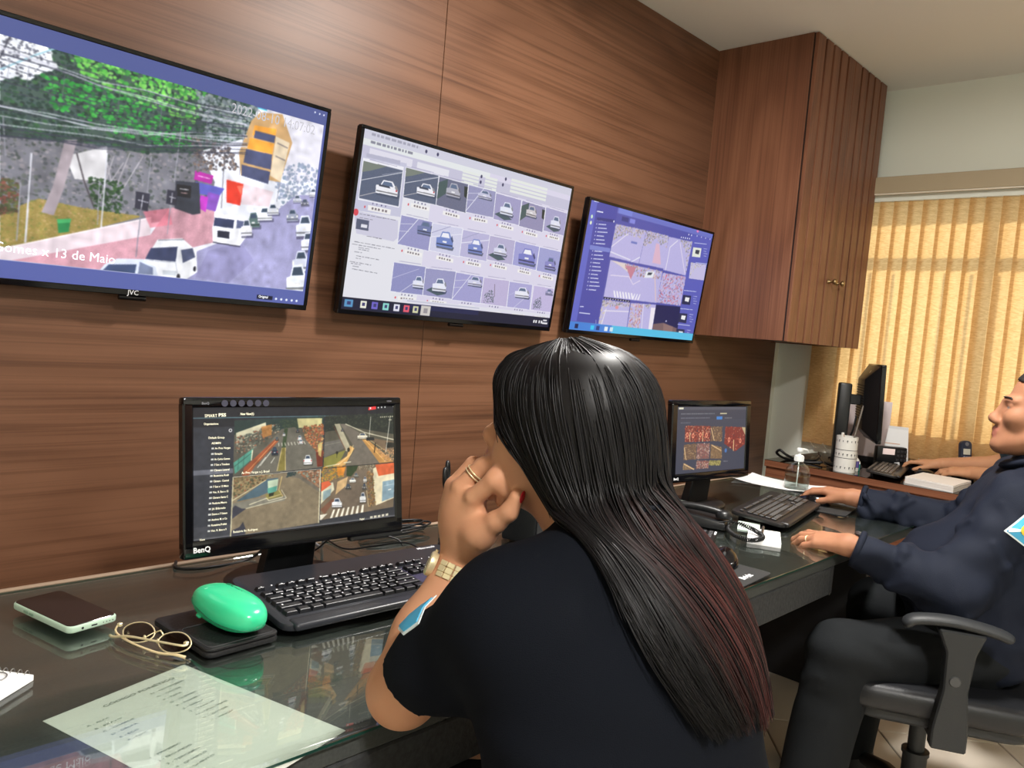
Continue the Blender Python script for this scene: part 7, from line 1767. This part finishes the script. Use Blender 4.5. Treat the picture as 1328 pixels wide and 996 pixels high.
# ------------------------------------------------------------------ office chairs
def office_chair(c, ang, label, back_f=-.33, arms=True, back_top=1.0):
    """five-star swivel chair; local y is the way it faces"""
    t = thing('office_chair', (c[0], c[1], 0), label, 'chair', ang)
    b = B(); prism(b, rrect(.50, .50, .10, 6), .425, .49, bev=.024, seg=3); obj('seat', b, CHAIRF, t, 40)
    b = B(); prism(b, rrect(.44, .44, .09, 5), .395, .428, bev=.008); box(b, (-.09, -.11, .365), (.09, .11, .396), .01); obj('seat_shell', b, CHAIRP, t, 40)
    b = B(); cyl(b, (0, 0, .10), (0, 0, .24), .030, n=20); cyl(b, (0, 0, .24), (0, 0, .37), .021, n=20); cyl(b, (0, 0, .235), (0, 0, .245), .034, n=20); obj('gas_lift', b, CHAIRP, t, 40)
    for k in range(5):
        q = R_(72 * k + 20); d = Vector((math.cos(q), math.sin(q), 0))
        b = B(); tube(b, [d * .02 + Vector((0, 0, .115)), d * .12 + Vector((0, 0, .115)), d * .28 + Vector((0, 0, .078))], [.030, .026, .017], 10); leg = obj('leg', b, CHAIRP, t, 50)
        b = B(); n = Vector((-d.y, d.x, 0)); e = d * .285
        for s in (-1, 1): cyl(b, e + n * (s * .008) + Vector((0, 0, .027)), e + n * (s * .022) + Vector((0, 0, .027)), .027, n=16)
        cyl(b, e + Vector((0, 0, .03)), e + Vector((0, 0, .08)), .008, n=8); obj('caster', b, BLACK, leg, 40)
    b = B()
    k = bmesh.new(); bmesh.ops.create_cube(k, size=1, matrix=Matrix.Diagonal((.44, .07, back_top - .56, 1))); bmesh.ops.bevel(k, geom=k.edges[:], offset=.03, segments=3, affect='EDGES', profile=.5)
    merge(b, k, Matrix.Translation((0, back_f, (back_top + .56) / 2)) @ Matrix.Rotation(R_(8), 4, 'X')); obj('backrest', b, CHAIRF, t, 40)
    b = B(); tube(b, catmull([(0, -.10, .385), (0, back_f + .0, .40), (0, back_f - .07, .50), (0, back_f - .045, .72)], 14), .026, 8, flat=.5); obj('back_bar', b, CHAIRP, t, 50)
    if arms:
        for s in (-1, 1):
            b = B(); P = catmull([(s * .265, .115, .650), (s * .265, .092, .670), (s * .265, .02, .678), (s * .265, -.05, .672), (s * .265, -.095, .662), (s * .265, -.105, .654)], 22)
            tube(b, P, [.012, .022] + [.026] * 18 + [.022, .012], 12, flat=.48); arm = obj('armrest', b, CHAIRP, t, 60)
            b = B(); k = bmesh.new(); w = .019
            S_ = [((.045, .660), (-.055, .660)), ((.024, .61), (-.038, .61)), ((.022, .52), (-.030, .52)), ((.035, .43), (-.040, .43)), ((.035, .38), (-.040, .38))]
            rows = [[k.verts.new((s * .265 - w, y0, z)) for (y0, z), _ in S_], [k.verts.new((s * .265 - w, y1, z)) for _, (y1, z) in S_], [k.verts.new((s * .265 + w, y1, z)) for _, (y1, z) in S_], [k.verts.new((s * .265 + w, y0, z)) for (y0, z), _ in S_]]
            for i in range(4):
                for j in range(len(S_) - 1): k.faces.new((rows[i][j], rows[(i + 1) % 4][j], rows[(i + 1) % 4][j + 1], rows[i][j + 1]))
            k.faces.new([r[0] for r in rows]); k.faces.new([r[-1] for r in rows][::-1]); bmesh.ops.recalc_face_normals(k, faces=k.faces)
            bmesh.ops.bevel(k, geom=k.edges[:], offset=.004, segments=1, affect='EDGES'); merge(b, k); box(b, (min(s * .14, s * .265), -.035, .382), (max(s * .14, s * .265), .03, .402), .004)
            post = obj('arm_post', b, CHAIRP, arm, 30)
            b = B(); lathe(b, [(0, 0), (.013, 0), (.011, .004), (0, .005)], 16, M=Matrix.Translation((s * .265 + s * .0188, .0, .545)) @ Matrix.Rotation(R_(90) * s, 4, 'Y')); obj('screw_cap', b, mat('cap_grey', (70, 71, 72), .4), arm, 40)
    return t

# ------------------------------------------------------------------ the man at the second place
def man():
    t = thing('person', (2.30, -1.0, 0), 'seated man in a navy jacket looking up at the screens, one hand on a mouse', 'person')
    a = unit((-.24, .95, .11)); sc = 1.0
    l, a, u = basis(a)
    N = at(1279, 541, 2.12); Hc = N - a * .128 + u * .042
    SL, SR = V(2.285, -1.085, .93), V(2.67, -1.00, .93); NB = V(2.468, -1.105, .990)
    EL, WL = V(2.135, -1.0, .722), at(1101, 720, 2.03); ER, WR = V(2.74, -.86, .775), V(2.668, -.552, .806)
    WL[2] = max(WL[2], .785)
    F = Flesh(); Lc, _ = head(F, Hc, a, (0, 0, 1), sc)
    F.cap(Lc(0, -.040, -.050), NB, .050, .054, .022);     F.cap(SL, SR, .050, k=.03); F.cap(NB + V(-.01, 0, -.13), V(2.40, -1.05, .70), .095, .12, .04); F.cap(NB, NB + V(-.01, 0, -.13), .054, .08, .03)
    F.cap(SL, EL, .05, .042, .03); F.cap(EL, WL, .042, .029, .02); F.cap(SR, ER, .05, .042, .03); F.cap(ER, WR, .042, .029, .02)
    fl = V(.10, 1, -.03)
    tl, jl = hand(F, WL, fl, V(-.30, -.1, 1), (1, .1, .2), 1.06, flex=[(.12, .35, .35), (.2, .45, .4), (.25, .5, .45), (.3, .55, .45)], thumb=(.45, .35))
    tr, jr = hand(F, WR, (.10, 1, .08), V(0, -.06, 1), (-1, .1, -.1), 1.02, flex=[(.30, .35, .3), (.30, .35, .3), (.36, .4, .3), (.42, .45, .3)], thumb=(.30, .42), spread=.08)
    Vx, Q = F.skin((1.85, -1.35, .60), (2.95, -.30, 1.32), .0034)
    C = Vx[Q].mean(1); lo = np.stack([(C - Hc) @ l, (C - Hc) @ a, (C - Hc) @ u], 1)
    mi = np.zeros(len(Q), int)
    mi[(abs(lo[:, 0]) < .022) & (lo[:, 1] > .088) & (lo[:, 2] < -.0605) & (lo[:, 2] > -.087)] = 1
    mi[(abs(lo[:, 0]) > .020) & (abs(lo[:, 0]) < .044) & (lo[:, 1] > .0835) & (abs(lo[:, 2] + .0042) < .0030)] = 2
    mesh_np('body', Vx, Q, [SKIN_M, mat('lips_man', (160, 100, 82), .5), MATS['eye']], t, mi=mi)
    for s in (-1, 1):
        P = [F.snap(Lc(s * x, y, z), .0004) for x, y, z in ((.013, .1, .021), (.026, .1, .026), (.040, .094, .026), (.050, .085, .020))]
        b = B(); tube(b, P, [.0034, .0044, .004, .0018], 6, flat=.45); obj('eyebrow', b, HAIR_S, t, 180, world=True)
        b = B(); ball(b, Lc(s * .032, .0815, -.004), .0056, nu=10, nv=8); obj('iris', b, MATS['iris'], t, 180, world=True)
    # cropped hair: a thin shell over the skull, faded at the sides
    Hh = Flesh(); R3 = np.stack([l, a, u]); Hh.ell(Lc(0, -.012, .034), (.0800, .1010, .0965), R3); Hh.ell(Lc(0, -.045, -.02), (.070, .066, .075), R3, .03)
    def hclip(P):
        x = (P - Hc) @ l; y = (P - Hc) @ a; z = (P - Hc) @ u
        line = np.where(y > .035, .062 + (y - .035) * .15, np.where(y > -.005, .010 + (y + .005) * 1.30, np.where(y > -.03, .010, -.075)))
        return line - z
    Vx, Q = Hh.skin(Hc - .16, Hc + .17, .004, None, hclip); mesh_np('hair', Vx, Q, HAIR_S, t)
    # stubble-free jaw; ring and watch of the left hand
    P = jl[2]; q = P[0] * .45 + P[1] * .55; d = unit(P[1] - P[0]); _, u1, v1 = frame_of(d)
    b = B(); tube(b, [q + (np.array(u1) * math.cos(w) + np.array(v1) * math.sin(w)) * .0098 for w in np.linspace(0, 2 * math.pi, 20, endpoint=False)], .0015, 6, closed=True); obj('wedding_ring', b, GOLD, t, 180, world=True)
    d = unit(WL - EL); q = WL - d * .016; out = unit(V(.35, .1, 1)); out = unit(out - d * (out @ d)); sd = np.cross(d, out)
    wt = thing('wristwatch', tuple(q - np.array(t.location)), None, None); wt.parent = t
    b = B(); tube(b, [q + (out * math.cos(w) + sd * math.sin(w)) * .0335 for w in np.linspace(0, 2 * math.pi, 26, endpoint=False)], .0055, 8, closed=True, flat=.5); obj('strap', b, METAL, wt, 180, world=True)
    c = q + out * .034; M = Matrix(((sd[0], d[0], out[0], c[0]), (sd[1], d[1], out[1], c[1]), (sd[2], d[2], out[2], c[2]), (0, 0, 0, 1)))
    b = B(); lathe(b, [(0, -.002), (.017, -.002), (.018, .004), (.015, .007), (0, .007)], 24, M=M); obj('watch_case', b, METAL, wt, 40, world=True)
    for (tip, dd), P in list(zip(tl, jl)) + list(zip(tr, jr)):
        n = unit(np.cross(np.cross(dd, P[-2] - P[-3] if np.linalg.norm(np.cross(dd, P[-2] - P[-3])) > 1e-4 else V(0, 0, 1)), dd)); n = n if n[2] > -.3 else -n
        nail(t, tip + n * .0062 + dd * .001, dd, n, mat('nail_pale', (214, 168, 140), .35), .0048)
    # jacket
    S = Flesh(); Rb = np.stack([unit((.92, .39, 0)), unit((-.39, .92, 0)), V(0, 0, 1)])
    S.ell((2.33, -1.015, .58), (.185, .145, .13), Rb, .06); S.ell((2.37, -1.035, .72), (.190, .145, .17), Rb, .08); S.ell((2.455, -1.055, .86), (.205, .130, .13), Rb, .08); S.ell((2.37, -.93, .70), (.17, .14, .13), Rb, .08)
    S.cap(SL, SR, .070, .070, .06); S.cap(SL + V(.06, .01, .0), NB, .060, .066, .05); S.cap(SR - V(.06, .01, 0), NB, .060, .066, .05)
    S.cap(SL, EL, .074, .066, .04); S.cap(EL, WL, .064, .042, .03); S.cap(EL * .6 + WL * .4 + V(0, 0, -.012), EL + V(0, 0, -.005), .055, .062, .03)
    S.cap(SR, ER, .074, .062, .04); S.cap(ER, WR, .060, .043, .03)
    rg = np.random.default_rng(5)
    for A, Bq, rr in ((SL, EL, .070), (EL, WL, .054), (SR, ER, .070), (ER, WR, .052)):     # gathers across each sleeve
        d = unit(Bq - A); _, u1, v1 = frame_of(d)
        for k in range(10):
            c = A + (Bq - A) * rg.uniform(.15, .95); w0 = rg.uniform(0, 6.28); e = []
            for w in np.linspace(w0, w0 + rg.uniform(1.6, 2.6), 4): e.append(c + (np.array(u1) * math.cos(w) + np.array(v1) * math.sin(w)) * rr * .995 + d * (w - w0) * rg.uniform(-.02, .035))
            S.chain(e, [.003, .0075, .0075, .003], .016)
    S.cap(NB + V(0, -.006, -.04), NB + V(-.004, .004, .040), .084, .072, .03)
    S.ell(NB + V(-.004, .014, .092), (.064, .066, .060), k=.012, sub=True)
    dl = unit(WL - EL); dr = unit(WR - ER); hl = WL - dl * .012; hr = WR - dr * .022
    def clip(P): return np.maximum(np.minimum((P - hl) @ dl, .16 - np.linalg.norm(P - WL, axis=-1)), np.minimum((P - hr) @ dr, .16 - np.linalg.norm(P - WR, axis=-1)))
    wv = [(unit(rg.normal(size=3)) * rg.uniform(25, 80), rg.uniform(0, 6), rg.uniform(.0008, .0022)) for _ in range(9)]
    def ripple(P):
        o = np.zeros(P.shape[:-1])
        for k, ph, A in wv: o += A * np.sin(P @ k + ph + 1.5 * np.sin(P @ (k[[2, 0, 1]] * .5)))
        return o
    Vx, Q = S.skin((1.85, -1.4, .42), (3.0, -.40, 1.12), .0046, ripple, clip); mesh_np('jacket', Vx, Q, NAVY_M, t)
    for W_, d, nm in ((hl, dl, 'cuff'), (hr, dr, 'cuff')):
        _, u1, v1 = frame_of(d); b = B(); tube(b, [W_ - d * .008 + (np.array(u1) * math.cos(w) + np.array(v1) * math.sin(w)) * .0405 for w in np.linspace(0, 2 * math.pi, 24, endpoint=False)], .009, 8, closed=True); obj(nm, b, NAVY_M, t, 180, world=True)
    ring = []
    for w in np.linspace(0, 2 * math.pi, 30, endpoint=False): ring.append(NB + V(.074 * math.cos(w) - .004, .075 * math.sin(w) + .008, .052 - .026 * math.sin(w)))
    b = B(); tube(b, ring, .030, 10, closed=True, flat=.42); obj('collar', b, NAVY_M, t, 180, world=True)
    # sleeve badge: blue lozenge with a white border and a yellow device
    c0 = at(1330, 688, 1.88); nr = unit(-FWD * .8 - RIGHT * .35 + UP * .1)
    s_ = .038
    poly = [(-s_ * 1.25, -.003), (0, s_ * 1.08), (s_ * 1.25, 0), (0, -s_ * 1.08)]
    patch(t, S, c0, nrm=nr, upv=UP, poly=[(-x, y) for x, y in poly], off=.0085, m=MATS['badge_white'], name='badge_border')
    patch(t, S, c0, nrm=nr, upv=UP, poly=[(-x * .88, y * .88) for x, y in poly], off=.0097, m=MATS['badge_blue'], name='badge')
    patch(t, S, c0, nrm=nr, upv=UP, poly=[(-s_ * 1.0, -.004), (-s_ * 1.0, .004), (s_ * 1.0, .004), (s_ * 1.0, -.004)], off=.0109, m=MATS['badge_white'], name='badge_stripe')
    patch(t, S, c0, nrm=nr, upv=UP, poly=[(.014 * math.cos(w), .014 * math.sin(w)) for w in np.linspace(0, 6.28, 13)[:-1]], off=.0121, m=mat('badge_yellow', (226, 196, 60), .6), name='badge_device')
    # trousers, shoes
    T = Flesh(); T.ell((2.33, -1.0, .555), (.185, .15, .095), Rb, .06)
    KL, KR = V(2.015, -.80, .520), V(2.43, -.74, .545); AL, AR = V(1.955, -.765, .11), V(2.46, -.70, .11)
    T.cap((2.25, -1.02, .555), KL, .092, .078, .05); T.cap(KL, AL, .082, .074, .03); T.cap((2.42, -.96, .555), KR, .092, .076, .05); T.cap(KR, AR, .076, .064, .03)
    for c, d1 in ((KL, V(.05, -.04, .03)), (KL, V(-.03, .05, -.06)), (KR, V(.03, .03, .0))):
        for k in range(3): o = c + d1 + V(0, 0, -.03 * k); T.chain([o + V(-.05, -.035, .02), o + V(-.02, .01, -.01), o + V(.05, .0, .015)], [.006, .010, .006], .016)
    def rip2(P): return .0025 * np.sin(P[..., 2] * 70 + 3 * np.sin(P[..., 0] * 22)) * np.exp(-((P[..., 2] - .50) / .10) ** 2) + .0015 * np.sin(P @ V(40, 33, 20))
    Vx, Q = T.skin((1.85, -1.25, .05), (2.65, -.58, .72), .006, rip2); mesh_np('trousers', Vx, Q, TROUS, t)
    for A_ in (AL, AR):
        G = Flesh(); G.cap(A_ + V(0, 0, -.05), A_ + V(-.03, .15, -.07), .048, .036, .03); G.cap(A_ + V(0, -.02, -.06), A_ + V(0, 0, .05), .050, .055, .02)
        Vx, Q = G.skin(A_ + V(-.12, -.12, -.108), A_ + V(.1, .25, .12), .007); mesh_np('boot', Vx, Q, BLACK, t)
    return t
man()
office_chair((2.27, -.925), math.atan2(.89, -.45) - R_(90), 'black swivel office chair with armrests under the man in the navy jacket', back_f=-.37)

# ------------------------------------------------------------------ the third person, whose forearms reach in from the right
def third():
    t = thing('person', (4.0, -1.05, 0), 'person hidden behind the man, only bare forearms reaching across the window counter', 'person')
    WR, ER = V(4.03, -.445, .808), V(4.05, -.672, .842); WL, EL = V(3.905, -.60, .805), V(3.78, -.84, .82)
    SL, SR, NB = V(3.70, -1.06, 1.08), V(4.01, -1.03, 1.08), V(3.86, -1.07, 1.14)
    F = Flesh(); head(F, NB + V(0, .04, .16), (-.1, 1, -.1), (0, 0, 1), .98); F.cap(NB + V(0, .02, .10), NB, .055, .06, .03)
    F.cap(SL, SR, .050, k=.03); F.cap(NB + V(0, -.01, -.13), V(3.86, -1.10, .75), .095, .12, .04); F.cap(NB, NB + V(0, 0, -.13), .054, .08, .03)
    for s_, e, w in ((SL, EL, WL), (SR, ER, WR)): F.cap(s_, e, .05, .043, .03); F.cap(e, w, .043, .028, .02)
    hand(F, WR, (-.10, 1, -.02), V(0, .1, 1), (-1, 0, -.1), 1.0, flex=[(.05, .5, .5), (.25, .4, .3), (.3, .4, .3), (.3, .4, .3)], thumb=(.5, .3))
    hand(F, WL, (.05, 1, -.05), V(-.3, 0, 1), (1, 0, 0), 1.0, flex=[(.3, .5, .3)] * 4)
    Vx, Q = F.skin((3.6, -1.3, .60), (4.18, -.2, 1.5), .0045); mesh_np('body', Vx, Q, SKIN_T, t)
    S = Flesh(); S.ell((3.86, -1.10, .62), (.18, .14, .14), k=.06); S.ell((3.86, -1.095, .82), (.20, .155, .20), k=.08); S.ell((3.86, -1.07, .98), (.20, .145, .14), k=.08); S.cap(SL, SR, .068, k=.06); S.cap(SL, NB, .06, .06, .04); S.cap(SR, NB, .06, .06, .04)
    for s_, e in ((SL, EL), (SR, ER)): S.cap(s_, e, .068, .062, .04)
    S.ell(NB + V(0, .01, .06), (.064, .066, .05), k=.01, sub=True)
    def clip(P):
        o = np.full(P.shape[:-1], -1.0)
        for s_, e in ((SL, EL), (SR, ER)): d = unit(e - s_); o = np.maximum(o, np.minimum((P - (e - d * .035)) @ d, .15 - np.linalg.norm(P - e, axis=-1)))
        return o
    Vx, Q = S.skin((3.5, -1.35, .46), (4.19, -.5, 1.25), .007, None, clip); mesh_np('shirt', Vx, Q, cloth_mat('dark_teal_knit', (26, 38, 46)), t)
    T = Flesh(); T.ell((3.86, -1.10, .55), (.17, .15, .09), k=.06)
    for x in (3.78, 3.95): T.cap((x, -1.08, .54), (x, -.84, .56), .085, .07, .05); T.cap((x, -.84, .56), (x - .02, -.88, .10), .07, .055, .03)
    Vx, Q = T.skin((3.7, -1.3, .04), (4.19, -.74, .70), .008); mesh_np('trousers', Vx, Q, TROUS, t)
    for x in (3.76, 3.93):
        G = Flesh(); G.cap((x, -.88, .045), (x, -.79, .035), .044, .034, .03); G.cap((x, -.90, .05), (x, -.89, .10), .046, .05, .02)
        Vx, Q = G.skin((x - .1, -1.0, .0), (x + .1, -.70, .16), .008); mesh_np('shoe', Vx, Q, BLACK, t)
    Hh = Flesh(); Hh.ell(NB + V(0, .03, .20), (.082, .10, .095)); hc = NB + V(0, .04, .16)
    Vx, Q = Hh.skin(hc - .15, hc + .17, .006, None, lambda P: np.where(P[..., 1] > hc[1] + .04, hc[2] + .06, hc[2] - .03) - P[..., 2]); mesh_np('hair', Vx, Q, HAIR_S, t)
    return t
third()
office_chair((3.82, -1.12), R_(-4), 'black swivel office chair of the person at the window counter', back_f=-.30, arms=False)
office_chair((.765, -1.05), R_(-8), 'low black swivel chair under the woman in the navy shirt', back_f=-.30, arms=False, back_top=.64)
